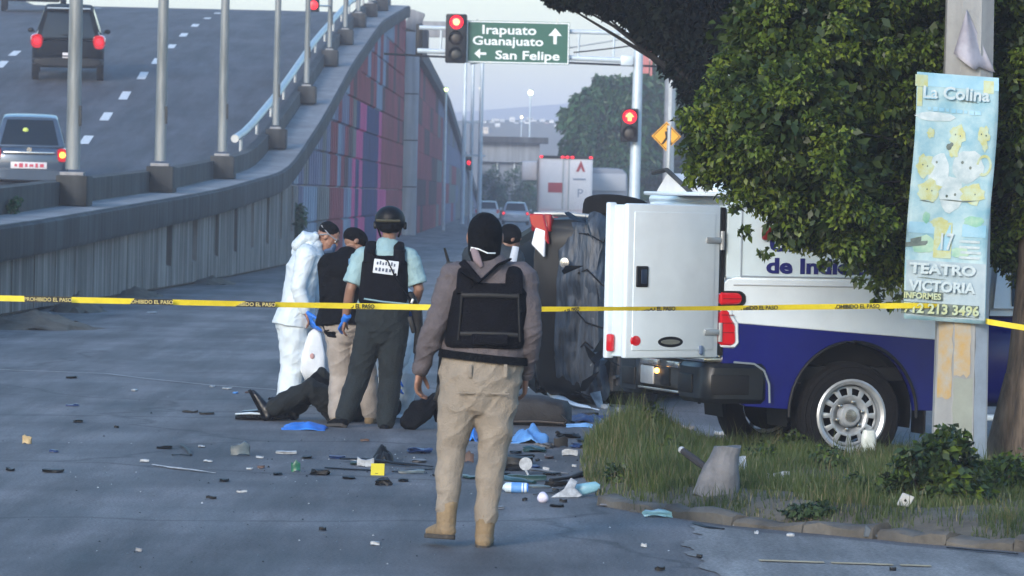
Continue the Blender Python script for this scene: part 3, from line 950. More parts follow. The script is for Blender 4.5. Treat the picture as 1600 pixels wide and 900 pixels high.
for px in (960, 905, 850, 790, 735, 690):
    f = (px - 655) / 330
    MB().tube([L_(px, 43 + 9 * f), L_(px - 2, 80 + 15 * f)], .035, 8).build('strut', MT['steelblue'], gan)
MB().tube([L_(968, 62), L_(735, 100)], .022, 6).build('tie_rod', MT['steel'], gan)
for (px, py) in ((985, 52), (985, 95)):
    MB().box(L_(px - 6, py), (.34, .36, .28), .02).build('collar', MT['steelblue'], gan)
MB().box(L_(655, 62, .1), (.2, .2, .9), .04).build('end_box', MT['black'], gan)

# ---- the green sign
grn = flat("sign_green", (.0, .085, .052), .5)
wht = flat("sign_white", (.78, .82, .84), .5)
c = gx_(809, 67)
sgn = empty('road_sign', (c.x, Yg - .22, c.z), 0, 'green road sign reading Irapuato, Guanajuato and San Felipe with white arrows', 'sign')
sgn.rotation_euler = (0, 0, 0)
SW, SH = 161 / sg, 66 / sg
MB().box((0, 0, 0), (SW, .04, SH), .0).build('panel', grn, sgn, smooth=False)
mb = MB()
b = .03
for (cx, cz, sx, sz) in ((0, SH / 2 - b, SW - .02, .03), (0, -SH / 2 + b, SW - .02, .03), (-SW / 2 + b, 0, .03, SH - .09), (SW / 2 - b, 0, .03, SH - .09)):
    mb.box((cx, -.023, cz), (sx, .008, sz))
mb.build('border', wht, sgn, smooth=False)
def sp(px, py): return ((px - 809) / sg, -(py - 67 - (px - 809) * .0227) / sg)
for (t, x0_, x1_, yb, sz) in (("Irapuato", 752, 836, 54, .36), ("Guanajuato", 738, 848, 71, .34), ("San Felipe", 774, 874, 93.5, .34)):
    x, z = sp((x0_ + x1_) / 2, yb)
    text(t, 'lettering', sz, facing((x - (x1_ - x0_) / 2 / sg, -.024, z)), wht, sgn, width=(x1_ - x0_) / sg, bold=.006, ext=.002)
def arrow(px, py, s, rot):
    x, z = sp(px, py)
    pl = [(-.1, -.5), (.1, -.5), (.1, .02), (.42, .02), (0, .5), (-.42, .02), (-.1, .02)]
    cs, sn = math.cos(rot), math.sin(rot)
    pl = [((a * cs - b * sn) * s, (a * sn + b * cs) * s) for a, b in pl]
    MB().prism(pl, (0, -.004, 0), (x, -.022, z)).build('arrow', wht, sgn, smooth=False)
arrow(867, 57, .45, 0)
arrow(751, 84, .33, math.pi / 2)
for px in (745, 870):
    MB().box((sp(px, 60)[0], .1, sp(px, 60)[1]), (.06, .16, SH * .9)).build('bracket', MT['steel'], sgn)

# ---- traffic signals
def signal(name, loc, h, w, lit, label, rz=0, hood=True, hot=REDHOT, n=3, grp=None):
    o = empty(name, loc, rz, label, 'traffic light', grp)
    body = MB().box((0, 0, 0), (w, w * .6, h), w * .08)
    body.build('housing', MT['black'], o)
    st_ = h / n
    r = min(w * .4, st_ * .42)
    for k in range(n):
        z = h / 2 - st_ * (k + .5)
        MB().lathe([(-w * .3 - .045, r * .25), (-w * .3 - .04, r * .6), (-w * .3 - .02, r * .92), (-w * .3, r)], 20, (0, 0, z), 'Y').build('lens', hot if k == lit else flat("unlit_lens_%d" % k, [(.02, .003, .003), (.01, .005, .002), (.003, .006, .005)][k % 3], .4), o)
        if k == lit:
            MB().lathe([(-w * .3 - .06, r * .15), (-w * .3 - .057, r * .45), (-w * .3 - .04, r * .5)], 16, (0, 0, z), 'Y').build('lamp_core', CORE, o)
        if hood:
            mb = MB()
            rings = []
            for (yo, rr) in ((-w * .3 + .01, r * 1.12), (-w * .3 - r * 1.1, r * 1.16)):
                rings.append([V((math.cos(q) * rr, yo, z + math.sin(q) * rr)) for q in np.linspace(-.35, math.pi + .35, 15)])
            vs_, fs_ = rings[0] + rings[1], []
            for i in range(14): fs_.append([i, i + 1, 16 + i, 15 + i])
            mb.add(vs_, fs_)
            h_ = mb.build('hood', MT['black'], o)
            md = h_.modifiers.new('thick', 'SOLIDIFY'); md.thickness = .012
    return o
c = gx_(713, 61)
s1 = signal('traffic_light', (c.x, Yg - .35, c.z), 76 / sg, 33 / sg, 0, 'large traffic light glowing red at the left edge of the green sign')
MB().box((0, .26, .1), (.1, .3, .12)).build('bracket', MT['steel'], s1)
c = gx_(983, 196)
s2 = signal('traffic_light', (c.x, Yg - .33, c.z), 52 / sg, 27 / sg, 9, 'smaller traffic light with a red arrow on the gantry pole', n=2)
for ch in s2.children:
    if ch.name.startswith('lens') and ch.location.z == 0 and ch.data.materials[0] == REDHOT:
        pass
s2l = [ch for ch in s2.children if ch.name.startswith('lens')]
s2l[0].data.materials[0] = REDHOT
pl = [(a * .72, b * .72) for a, b in [(-.07, -.16), (.07, -.16), (.07, .0), (.17, .0), (0, .17), (-.17, .0), (-.07, .0)]]
MB().prism(pl, (0, -.012, 0), (0.0, -27 / sg * .3 - .045, 52 / sg / 4)).build('arrow', flat("arrow_lamp", (1, .4, .1), .3, emit=1.3, ecol=(1, .42, .08)), s2)
MB().box((.0, .2, 0), (.1, .24, .5)).build('bracket', MT['steel'], s2)

# ---- pedestrian warning sign
c = D(1041, 213, 85)
s8 = FPX / 85
o = empty('warning_sign', (c.x, 85, 0), 0, 'yellow diamond pedestrian warning sign on a thin grey pole', 'sign')
ylw = flat("sign_yellow", (.78, .36, .02), .45)
h = 23 / s8
MB().prism([(-h, 0), (0, -h), (h, 0), (0, h)], (0, .02, 0), (0, -.03, c.z), bev=.004).build('plate', ylw, o)
mb = MB()
for k in (.9, .86):
    pass
e = h * .88
for (a, b) in (((-e, 0), (0, e)), ((0, e), (e, 0)), ((e, 0), (0, -e)), ((0, -e), (-e, 0))):
    mb.tube([(a[0], -.032, c.z + a[1]), (b[0], -.032, c.z + b[1])], .006, 6)
mb.build('border', MT['black'], o)
mb = MB()
mb.ell((.03, -.034, c.z + .13), (.03, .006, .034))
mb.prism([(-.03, .09), (.08, .1), (.07, -.02), (.11, -.15), (.07, -.15), (.02, -.05), (-.05, -.15), (-.09, -.14), (-.01, -.02)], (0, -.006, 0), (.0, -.031, c.z))
mb.build('pictogram', MT['black'], o)
MB().tube([(.05, 0, 0), (.05, 0, c.z + .2)], .05, 10).build('pole', MT['steel'], o)

# ---- parking sign behind the leaves
c = D(1146, 104, 40)
o = empty('route_sign', (c.x, 40, 0), 0, 'narrow white sign plate with a dark rim half hidden in the ficus leaves', 'sign')
MB().prism([(-.08, -.16), (.08, -.16), (.08, .13), (.05, .16), (-.05, .16), (-.08, .13)], (0, .02, 0), (0, 0, c.z)).build('plate', wht, o, smooth=False)
mb = MB()
q = [(-.062, -.14), (-.062, .12), (-.04, .142), (.04, .142), (.062, .12), (.062, -.14)]
mb.tube([(a, -.003, c.z + b) for a, b in q], .007, 6)
for (a, b) in ((.02, .07), (.01, -.0), (.02, -.08)):
    mb.lathe([(-.004, .026), (0, .026)], 14, (a, 0, c.z + b), 'Y')
mb.build('marks', MT['black'], o)
MB().tube([(0, .04, 0), (0, .04, c.z + .1)], .02, 8).build('pole', MT['steel'], o)

# ---- distant light poles and lamps
def lamp_post(px, ytop, Y, r, label, head=True):
    b = D(px, 300, Y); b.z = 0
    t = D(px + (302 - ytop) * .0227, ytop, Y)
    o = empty('lamp_post', b, 0, label, 'lamp post', 'pale lamp posts beyond the junction')
    MB().tube([(0, 0, 0), (0, 0, t.z)], [r, r * .7], 9).build('pole', MT['steelblue'], o)
    if head:
        MB().tube([(0, 0, t.z - .05), (.5, 0, t.z + .25), (1.1, 0, t.z + .3)], .05, 7).build('arm', MT['steelblue'], o)
        MB().box((1.3, 0, t.z + .28), (.55, .2, .12), .04).build('lamp_head', MT['steel'], o)
    return o
for (px, yt, Y, r, lab) in [(723, 95, 300, .15, 'leftmost of the three pale lamp posts past the junction'), (735, 60, 262, .12, 'middle pale lamp post of three past the junction'), (749, 70, 250, .14, 'rightmost and brightest of the three pale lamp posts')]:
    lamp_post(px, yt, Y, r, lab)
o = empty('sign_frame', D(740, 243, 251), 0, 'pale horizontal frame carrying a tiny red signal between lamp posts', 'sign frame')
MB().box((0, 0, 0), (1.25, .1, .12)).build('beam', MT['steelblue'], o)
MB().box((0, 0, 1.8), (1.0, .1, .1)).build('crossbar', MT['steelblue'], o)
for dx in (-.55, .4):
    MB().box((dx, 0, .9), (.08, .08, 1.8)).build('strut', MT['steelblue'], o)
MB().box((-.25, -.1, -.45), (.3, .2, .75), .04).build('housing', MT['black'], o)
MB().ell((-.25, -.22, -.4), (.09, .05, .12), seg=8, rings=6).build('lens', RED, o)
MB().box((.4, 0, -4.0), (.1, .1, 8)).build('post', MT['steelblue'], o)
def lit(px, py, Y, r, col, label, st=40):
    p = D(px, py, Y)
    o = empty('street_lamp', (p.x, Y, 0), 0, label, 'street lamp', 'lit street lamps in the distance')
    MB().tube([(0, 0.3, 0), (0, .3, p.z + .1)], [.1, .06], 7).build('pole', MT['steelblue'], o)
    MB().box((0, .1, p.z + r), (r * 2.2, .5, r * .6), .03).build('lamp_head', MT['steel'], o)
    mb = MB()
    mb.ell((0, -.1, p.z), (r, r * .6, r), seg=10, rings=6)
    mb.build('lamp', flat('lamp_glow', col, .4, emit=st * .25, ecol=col), o)
lit(697, 140, 240, .1, (.75, 1, .3), 'small yellow-green street lamp beside the top of the far red wall', 8)
lit(829, 145, 420, .24, (.85, 1, .55), 'bright yellow-white street lamp high in the haze below the road sign', 8)
lit(751, 138, 310, .09, (1, .85, .6), 'tiny warm lamp next to the brightest pale lamp post', 8)
lit(815, 183, 600, .18, (1, .8, .4), 'small orange street lamp above the hillside houses', 8)

# ---- overhead cables
def cable(a, b, sag, label, r=.012):
    mb = MB()
    pts = []
    for i in range(13):
        t = i / 12
        p = a.lerp(b, t); p.z -= sag * 4 * t * (1 - t)
        pts.append(p)
    mb.tube(pts, r, 6)
    tag(mb.build('overhead_cable', MT['black']), label, 'cable', 'overhead cables')
cable(D(600, 84, 133), D(1300, 112, 133), .05, 'thick dark cable running level just below the truss of the gantry', .035)
cable(D(896, 82, 120), D(1200, 30, 120), .1, 'thin cable slanting up past the top of the gantry pole', .02)

# ---- billboard far right of the gantry pole
Yb = 210
c = D(1015, 60, Yb)
o = empty('billboard', (c.x, Yb, 0), 0, 'pale red and white billboard frame glimpsed right of the gantry pole', 'billboard')
pk = flat("billboard_faded_red", (.5, .16, .15), .6)
MB().box((-.25, 0, c.z + .2), (.5, .2, 3.6)).build('side_panel', pk, o)
MB().box((1.0, .05, c.z + .3), (1.7, .1, 2.2)).build('face', flat("billboard_white", (.7, .75, .8), .6), o)
for dx in (.1, 1.0, 1.8):
    MB().box((dx, -.06, c.z - .2), (.09, .1, 3)).build('strut', pk, o)
MB().box((.9, -.06, c.z - .35), (1.7, .1, .12)).build('beam', flat("billboard_blue_steel", (.25, .3, .36), .6), o)
MB().tube([(1.0, .3, 0), (1.0, .3, c.z - .8)], .25, 10).build('pole', MT['steel'], o)

# ---- utility pole
pp = V((3.16, 32.3, ground_z(3.16, 32.3)))
pconc = concrete("pole_concrete", (.27, .275, .27), (.38, .39, .39), 1.6, .22, .25)
up = empty('utility_pole', pp, 0, 'octagonal concrete utility pole with the torn poster tied to it', 'utility pole')
mb = MB()
mb.lathe([(-.1, .205), (0, .205), (1.0, .196), (4.5, .168), (8.5, .13)], 8, axis='Z')
sh = mb.build('shaft', pconc, up, 20)
sh.rotation_euler.z = rad(22.5)
ypt = mat("peeling_yellow_paint", (.42, .27, .09), .8, col2=(.34, .33, .29), scale=7)
def face_patch(phi0, phi1, z0, z1, m, name, r0=.1985, seed=0):
    """thin painted patch on one flat of the pole"""
    mb = MB()
    rows, colsn = 8, 5
    for i in range(rows + 1):
        for j in range(colsn + 1):
            z = z0 + (z1 - z0) * i / rows
            rr = (.205 - .009 * z) * math.cos(rad(22.5)) / max(.92, math.cos(phi0 + (phi1 - phi0) * j / colsn - round((phi0 + (phi1 - phi0) * j / colsn) / rad(45)) * rad(45))) + .003
            q = phi0 + (phi1 - phi0) * j / colsn + (.05 * noise.noise(V((i * .9, j, seed))) if j in (0, colsn) else 0)
            z += .03 * noise.noise(V((j * .9, i, seed + 4))) if i in (0, rows) else 0
            mb.v.append((math.sin(q) * rr, -math.cos(q) * rr, z))
    w_ = colsn + 1
    for i in range(rows):
        for j in range(colsn):
            mb.f.append([i * w_ + j, i * w_ + j + 1, (i + 1) * w_ + j + 1, (i + 1) * w_ + j]); mb.m.append(0)
    mb.build(name, m, up, 80)
face_patch(rad(-62), rad(-24), .62, 1.18, ypt, 'paint_patch', seed=1)
face_patch(rad(-20), rad(14), .78, 1.2, ypt, 'paint_patch', seed=2)
face_patch(rad(-20), rad(20), .2, .76, mat("grey_green_paint", (.25, .27, .23), .8, .1, 6), 'paint_patch', seed=3)
face_patch(rad(24), rad(62), .1, 1.12, mat("pale_grey_paint", (.36, .4, .44), .8, .1, 6), 'paint_patch', seed=4)
for z in (1.0, .72):
    mb = MB(); mb.lathe([(z, .2 - .009 * z + .004), (z + .02, .2 - .009 * z + .004)], 8, axis='Z')
    b_ = mb.build('wire_tie', MT['darkgap'], up); b_.rotation_euler.z = rad(22.5)
pg = G(1415, 715)

# ---- the poster
SP = FPX / 32.06
def pz(px, py):                 # poster coordinates, metres from its top-left corner
    return ((px - 1433) / SP, -(py - 112) / SP)
p0 = D(1433, 112, 32.06)
po = empty('poster', (p0.x, 32.06, p0.z), 0, 'long faded blue theatre poster with yellow figures tied to the pole', 'poster')
PW_, PH_ = 128 / SP, 386 / SP
def pcurve(u, v):               # sheet curls back round the pole at the right and buckles
    x = u * PW_ - .058 * v + .01 * math.sin(v * 7)
    z = -v * PH_ - .03 * u * 1 + .01 * u * math.sin(v * 3)
    y = .006 * math.sin(v * 9 + u * 3) + .006 * math.sin(u * 9 + v * 17) + .05 * max(0, u - .82) * 4 * (u - .82) + .02 * math.sin(u * 3.1)
    return V((x, y, z))
def sheet(u0, u1, v0, v1, m, name, lift=.0, nu=14, nv=30, holes=None):
    mb = MB()
    for i in range(nv + 1):
        for j in range(nu + 1):
            u, v = u0 + (u1 - u0) * j / nu, v0 + (v1 - v0) * i / nv
            mb.v.append(tuple(pcurve(u, v) - V((0, lift, 0))))
    for i in range(nv):
        for j in range(nu):
            mb.f.append([i * (nu + 1) + j, i * (nu + 1) + j + 1, (i + 1) * (nu + 1) + j + 1, (i + 1) * (nu + 1) + j]); mb.m.append(0)
    return mb.build(name, m, po, 80)
pblue = mat("poster_faded_blue", (.2, .38, .46), .6, col2=(.4, .54, .56), scale=5.5, spec=.4)
pwhite = mat("poster_white_ink", (.36, .46, .49), .6, col2=(.52, .59, .6), scale=14)
pyel = mat("poster_yellow_ink", (.42, .43, .17), .6, col2=(.42, .52, .4), scale=16)
pgrn = mat("poster_green_ink", (.16, .4, .3), .5, col2=(.4, .55, .42), scale=6)
pdark = mat("poster_dark_ink", (.06, .09, .08), .6, col2=(.18, .22, .2), scale=10)
pdb = mat("poster_strong_blue", (.2, .42, .55), .5, col2=(.32, .52, .62), scale=5)
pgry = mat("poster_grey_base", (.27, .36, .41), .6, col2=(.38, .46, .49), scale=6)
b_ = sheet(0, 1, 0, 1, pblue, 'sheet')
b_.modifiers.new('thick', 'SOLIDIFY').thickness = .0015
sheet(0.0, 1, .0, .055, pdb, 'top_band', .003, 12, 3)
sheet(.02, .99, .76, .985, pgry, 'base_band', .003)
sheet(.02, .46, .605, .65, pdb, 'blue_stripe', .004, 8, 3); sheet(.68, .97, .605, .655, pdb, 'blue_stripe', .004, 8, 3)
def ink(u, v, pl, m, name, lift=.005):
    """flat printed shape following the sheet; outline in metres about (u, v)"""
    mb = MB()
    c0 = pcurve(u, v) - V((0, lift, 0))
    vs_ = [c0] + [pcurve(u + a / PW_, v - b / PH_) - V((0, lift, 0)) for a, b in pl]
    n = len(pl)
    mb.add(vs_, [[0, 1 + i, 1 + (i + 1) % n] for i in range(n)])
    return mb.build(name, m, po, 80)
def circ(r, ry=None, n=16, wob=.0, s=0):
    return [(math.cos(2 * math.pi * k / n) * r * (1 + wob * math.sin(3 * k + s)), math.sin(2 * math.pi * k / n) * (ry or r) * (1 + wob * math.cos(2 * k + s))) for k in range(n)]
def rect(w_, h_, sk=0): return [(-w_ / 2, -h_ / 2), (w_ / 2, -h_ / 2 + sk), (w_ / 2, h_ / 2 + sk), (-w_ / 2, h_ / 2)]
def uv(px, py): return ((px - 1433 + (py - 112) * .033) / 128, (py - 112) / 386)
for (px, py, w_, h_) in ((1440, 125, 20, 18), (1545, 128, 16, 20), (1437, 150, 8, 30)):
    ink(*uv(px, py), rect(w_ / SP, h_ / SP), pyel, 'corner_print')
for i in range(4):              # pale panels behind
    px, py, w_, h_ = [(1470, 265, 22, 40), (1515, 255, 34, 36), (1492, 300, 26, 40), (1462, 180, 44, 10)][i]
    ink(*uv(px, py), circ(w_ / SP / 1.4, h_ / SP / 1.4, wob=.08, s=i), pwhite, 'pale_print', .0045)
for k, (px, py, r, ry) in enumerate([(1497, 208, 12, 17), (1537, 205, 9, 15), (1448, 258, 13, 18), (1455, 206, 6, 8), (1492, 232, 8, 10), (1457, 296, 18, 17), (1525, 298, 19, 16), (1540, 222, 4, 8)]):
    ink(*uv(px, py), circ(r / SP, ry / SP, wob=.22, s=k), pyel, 'yellow_figure', .0055)
    if r > 8:
        for dx in (-3.5, 4):
            ink(*uv(px + dx, py - 1 + dx * .25), circ(1.2 / SP, 1.5 / SP, 8), pdark, 'dot_print', .0065)
mb = MB()
ring_o, ring_i = circ(12 / SP, 17 / SP, 20), circ(8.5 / SP, 12.5 / SP, 20)
u_, v_ = uv(1540, 252)
vs_ = [pcurve(u_ + a / PW_, v_ - b / PH_) - V((0, .0055, 0)) for a, b in ring_o + ring_i]
mb.add(vs_, [[i, (i + 1) % 20, 20 + (i + 1) % 20, 20 + i] for i in range(20)])
mb.build('yellow_ring', pyel, po, 80)
for (px, py, r) in ((1506, 249, 2.2), (1519, 257, 2.2), (1466, 251, 1.8), (1485, 303, 2), (1498, 300, 2), (1484, 226, 4.5), (1488, 222, 3)):
    ink(*uv(px, py), circ(r / SP, r * 1.2 / SP, 8), pdark, 'dot_print', .0065)
for (px, py, r, ry, m) in ((1455, 338, 6, 9, pgrn), (1530, 340, 16, 8, pgrn), (1452, 380, 20, 14, pgrn), (1510, 390, 14, 9, pgrn), (1476, 345, 14, 8, pyel)):
    ink(*uv(px, py), circ(r / SP, ry / SP, 14, .15, px), m, 'leaf_print', .005)
for (px, py, w_, h_, sk) in ((1441, 382, 35, 7, .02), (1440, 376, 17, 7, .02)):
    ink(*uv(px, py), rect(w_ / SP, h_ / SP, sk), pdark, 'dark_label', .006)
for (px, py) in ((1524, 372), (1524, 381), (1526, 389), (1524, 397)):
    ink(*uv(px, py), rect(32 / SP, 4 / SP), pwhite, 'small_print', .006)
ink(*uv(1482, 372), rect(28 / SP, 56 / SP), pyel, 'number_panel', .0055)
ink(*uv(1483, 368), rect(22 / SP, 40 / SP), pdb, 'number_field', .006)
def ptext(t, px0, px1, pyb, size, m, bold=.0, sh=0):
    u, v = uv(px0, pyb)
    a = pcurve(u, v); a.y -= .026
    text(t, 'lettering', size / SP, facing(a, 90, 0, -2.2), m, po, width=(px1 - px0) / SP, bold=bold, ext=.0015)
ptext("La", 1441, 1462, 152, 25, pdb, .003); ptext("La", 1440, 1463, 151, 26, pwhite, .0015)
ptext("Colina", 1472, 1545, 151, 27, pwhite, .003); ptext("Colina", 1473, 1544, 152, 26, pdb, .001)
for k_ in range(9): ink(*uv(1452 + k_ * 9.5, 168 + k_ * .3), rect((5 + 2 * (k_ % 3)) / SP, (5 + (k_ * 5) % 3) / SP), pdb, "faded_print", .006)
ptext("17", 1474, 1494, 386, 36, pwhite, .003)
ptext("TEATRO", 1430, 1534, 425, 22, pwhite, .004); ptext("VICTORIA", 1429, 1534, 452, 22, pwhite, .004)
ink(*uv(1452, 460), rect(62 / SP, 13 / SP), pdark, 'dark_label', .006); ink(*uv(1477, 480), rect(122 / SP, 19 / SP), pdark, 'dark_label', .006)
ptext("INFORMES", 1420, 1478, 465, 13, pyel, .002)
ptext("712 213 3496", 1419, 1537, 487, 21, pyel, .003)
# tears across the sheet
for (px, py, L2, a) in ((1505, 309, 66, 4), (1515, 152, 30, -6), (1455, 312, 26, -6), (1465, 432, 50, -2), (1487, 122, .5, 0)):
    u, v = uv(px, py)
    pl = [(-L2 / 2 / SP, 0), (-L2 / 5 / SP, .004), (L2 / 6 / SP, -.003), (L2 / 2 / SP, a / SP * .5), (L2 / 5 / SP, -.009), (-L2 / 4 / SP, -.004)]
    ink(u, v, pl, pdark, 'tear', .0068)
# torn flap of an older poster above
mb = MB()
fp = [(1508, 12), (1488, 88), (1512, 108), (1560, 112), (1517, 14)]
a0, a1, a2, a3 = [D(x, y, 32.09) - po.location for x, y in ((1511, 14), (1490, 84), (1516, 110), (1557, 113))]
rows = []
n1, n2 = 10, 10
for i in range(n1 + 1):
    t = i / n1
    l, r = a0.lerp(a1, t), a0.lerp(a3, t)
    row = []
    for j in range(n2 + 1):
        s = j / n2
        p = l.lerp(r, s)
        p.y += -.07 * math.sin(s * math.pi * 1.6) * t + .02 * s
        p.z += -.05 * t * math.sin(s * math.pi) * (1 if s < .6 else .3)
        row.append(p)
    rows.append(row)
mb.loft(rows, cap=False) if False else mb.add([p for r in rows for p in r], [[i * (n2 + 1) + j, i * (n2 + 1) + j + 1, (i + 1) * (n2 + 1) + j + 1, (i + 1) * (n2 + 1) + j] for i in range(n1) for j in range(n2)])
fl = mb.build('torn_flyer', mat("flyer_back_paper", (.26, .25, .29), .8, col2=(.42, .41, .46), scale=5), None, 60)
fl.location = po.location
fl.modifiers.new('thick', 'SOLIDIFY').thickness = .001
tag(fl, 'torn grey-white flyer curling off the pole above the poster', 'flyer')

# ---- caution tape
def tape():
    o = empty('caution_tape', (0, 0, 0), 0, 'yellow caution tape stretched across the road to the utility pole', 'caution tape')
    yl = mat("tape_yellow", (.72, .57, .03), .4, .08, 12)
    pts = [D(-160, 459, 30.4), D(0, 466, 30.6), D(430, 476, 31.0), D(660, 480, 31.2), D(850, 483, 31.4), D(1130, 481.5, 31.7), D(1418, 477.5, 32.02), D(1470, 478, 32.07), D(1545, 503, 32.1), D(1600, 512, 31.9), D(1780, 545, 31.2)]
    W2 = .0195
    def at(t):
        t = t * (len(pts) - 1)
        i = min(len(pts) - 2, int(t)); f = t - i
        a, b = pts[i], pts[i + 1]
        return a.lerp(b, f)
    N = 220
    Pp = [at(k / N) for k in range(N + 1)]
    mb = MB()
    for k, p in enumerate(Pp):
        tw = .35 * math.sin(k * .11) + .25 * math.sin(k * .031 + 1) - .25
        d = V((0, math.sin(tw), math.cos(tw))) * W2
        mb.v += [tuple(p - d), tuple(p + d)]
    for k in range(N):
        mb.f.append([2 * k, 2 * k + 1, 2 * k + 3, 2 * k + 2]); mb.m.append(0)
    b = mb.build('ribbon', yl, o, 80)
    # printed warnings: black letters, denser print at the left
    def pr(px0, px1, py0, py1, Y, band):
        a, b = D(px0, py0, Y), D(px1, py1, Y)
        d = b - a
        ang = math.degrees(math.atan2(d.z, d.x))
        rot = math.degrees(math.atan2(d.y, d.x))
        if band:
            mb = MB()
            c = (a + b) / 2 - V((0, .012, 0))
            mb.box(c, (d.length, .001, .039), 0, Matrix.Rotation(-rad(ang), 3, 'Y'))
            mb.build('print_band', MT['black'], o)
            text("PROHIBIDO EL PASO", 'lettering', .036, Matrix.Translation(a - V((0, .014, .013))) @ Matrix.Rotation(rad(ang), 4, V((0, -1, 0))) @ Matrix.Rotation(rad(90), 4, 'X'), mat("tape_print_yellow", (.5, .42, .15), .5), o, width=d.length, bold=.0004)
        else:
            text("PROHIBIDO EL PASO", 'lettering', .04, Matrix.Translation(a - V((0, .012, .0145))) @ Matrix.Rotation(rad(ang), 4, V((0, -1, 0))) @ Matrix.Rotation(rad(90), 4, 'X'), MT['black'], o, width=d.length, bold=.0012)
    yt = lambda px: (466 + (px / 430) * 10) if px < 430 else (476 + (px - 430) / 230 * 4 if px < 660 else (480 + (px - 660) / 190 * 3 if px < 850 else (483 - (px - 850) / 280 * 1.5 if px < 1130 else 481.5 - (px - 1130) / 288 * 4)))
    Yt = lambda px: 30.6 + px / 1418 * 1.42 - .03
    for (x0_, x1_, bd) in ((38, 112, 1), (196, 270, 1), (352, 430, 1), (510, 585, 0), (858, 905, 0), (982, 1055, 0), (1142, 1215, 0), (1297, 1374, 0)):
        pr(x0_, x1_, yt(x0_), yt(x1_), Yt((x0_ + x1_) / 2), bd)
tape()

# ================================================================== FAR BACKGROUND
conc_far = concrete("overpass_concrete", (.2, .22, .25), (.27, .29, .32), .15, .3)
Yo = 385
a, b = D(752, 215, Yo), D(842, 215, Yo)
ov = empty('overpass', ((a.x + b.x) / 2, Yo, 0), 0, 'grey concrete overpass wall closing the road in the haze', 'overpass')
zt = a.z
MB().box((.3, 0, zt - .15), (b.x - a.x + 1.0, 3, .5)).build('deck', MT['coping'], ov)
MB().box((0, .5, zt - 1.2), (b.x - a.x + .2, 2, 1.6)).build('girder', conc_far, ov)
MB().box((0, 1.2, zt / 2 - .8), (b.x - a.x, 2, zt - 1.6)).build('abutment', conc_far, ov)
for dx in (-1.0, .4, 1.5):
    MB().box((dx, .1, zt / 2 - .9), (.12, .4, zt - 2)).build('pilaster', MT['steel'], ov)
# hills
def hill(name, Y, pts, depth, m):
    mb = MB()
    n = 60
    xs_ = np.linspace(pts[0][0], pts[-1][0], n)
    rows = []
    for k, (fy, fz) in enumerate(((0, 0), (.25, .35), (.6, .8), (1, 1), (1.5, .9), (2.5, 0))):
        row = []
        for x in xs_:
            z = lerp(pts, x) * fz
            row.append(V((x, Y + depth * fy, z + (3 * noise.noise(V((x * .02, k * .7, Y))) * (z > 1)) - .5 * (fz == 0))))
        rows.append(row)
    mb.add([p for r in rows for p in r], [[i * n + j, i * n + j + 1, (i + 1) * n + j + 1, (i + 1) * n + j] for i in range(5) for j in range(n - 1)])
    return tag(mb.build(name, m, ang=80), kind='structure')
hm = mat("brown_hillside", (.1, .095, .075), .95, col2=(.16, .15, .125), scale=.03)
hill('hill', 760, [(-260, 8), (-120, 12), (-40, 16), (-5, 16.3), (10, 16.5), (22, 15.5), (60, 18), (160, 12), (260, 6)], 90, hm)
hill('far_hill', 1900, [(-1500, 20), (-700, 38), (-250, 30), (-60, 38), (30, 46), (160, 40), (500, 34), (1500, 20)], 300, mat("blue_hillside", (.08, .09, .1), .95, .2, .01))
# hillside houses
hg = random.Random(9)
hw = [flat("house_white", (.72, .72, .72), .8), flat("house_cream", (.6, .52, .42), .8), flat("house_brick", (.36, .2, .15), .85), flat("house_grey", (.42, .44, .47), .8)]
hd = ['white', 'cream', 'brick', 'grey']
hwin = flat("house_window", (.05, .06, .08), .3)
spots = [(760, 205), (768, 197), (777, 203), (785, 195), (793, 201), (800, 193), (808, 200), (816, 194), (824, 201), (832, 193), (839, 199), (847, 195), (855, 201), (863, 198), (870, 203), (755, 196), (774, 191), (828, 188)]
for k, (px, py) in enumerate(spots):
    Yh = 846 - (py - 188) * 2.2
    p = D(px, py + 2, Yh)
    c = hg.choice([0, 0, 0, 1, 2, 3])
    wv, hv = hg.uniform(.5, 1.0), hg.uniform(.35, .7)
    o = empty('house', p, hg.uniform(-.3, .3), 'tiny %s hillside house, %s of the row above the overpass' % (hd[c], ['1st', '2nd', '3rd', '4th', '5th', '6th', '7th', '8th', '9th', '10th', '11th', '12th', '13th', '14th', '15th', '16th', '17th', '18th'][sorted(range(18), key=lambda i: spots[i][0]).index(k)] + ' from the left'), 'house', 'houses on the hillside')
    MB().box((0, 0, hv - 4), (wv * 1.2, 1.6, hv * 2 + 8)).build('wall', hw[c], o)
    MB().box((0, 0, hv * 2 + .03), (wv * 1.3, 1.7, .08)).build('roof', hw[3], o)
    for dx in (-.25, .25):
        MB().box((dx * wv, -.81, hv * 1.2), (.22 * wv, .03, .3)).build('window', hwin, o)

# ================================================================== VEHICLES
def paint(name, col, rough=.32, var=.06, **k):
    return mat(name, col, rough, var, 2.5, coat=.5, **k)
def wheel(parent, loc, R, W, rimm, out=1, axis='X', rim_r=.62, name='wheel'):
    """tyre with bead and shoulders; out = +1/-1: side of the outer face"""
    p = [(-.5, .72), (-.5, .9), (-.42, .975), (-.25, 1), (.25, 1), (.42, .975), (.5, .9), (.5, .72), (.42, .64), (-.42, .64)]
    mb = MB()
    mb.lathe([(h * W, r * R) for h, r in p], 36, axis=axis, close=True)
    t = mb.build(name, MT['tyre'], parent, 40)
    t.location = loc
    mb = MB()
    o = out
    mb.lathe([(o * W * .1, R * .02), (o * W * .3, R * .18), (o * W * .16, R * .3), (o * W * .2, R * .52), (o * W * .42, R * .62), (o * W * .36, R * .655), (-o * W * .3, R * .64)], 30, axis=axis)
    mb.build('rim', rimm, t, 30)
    return t
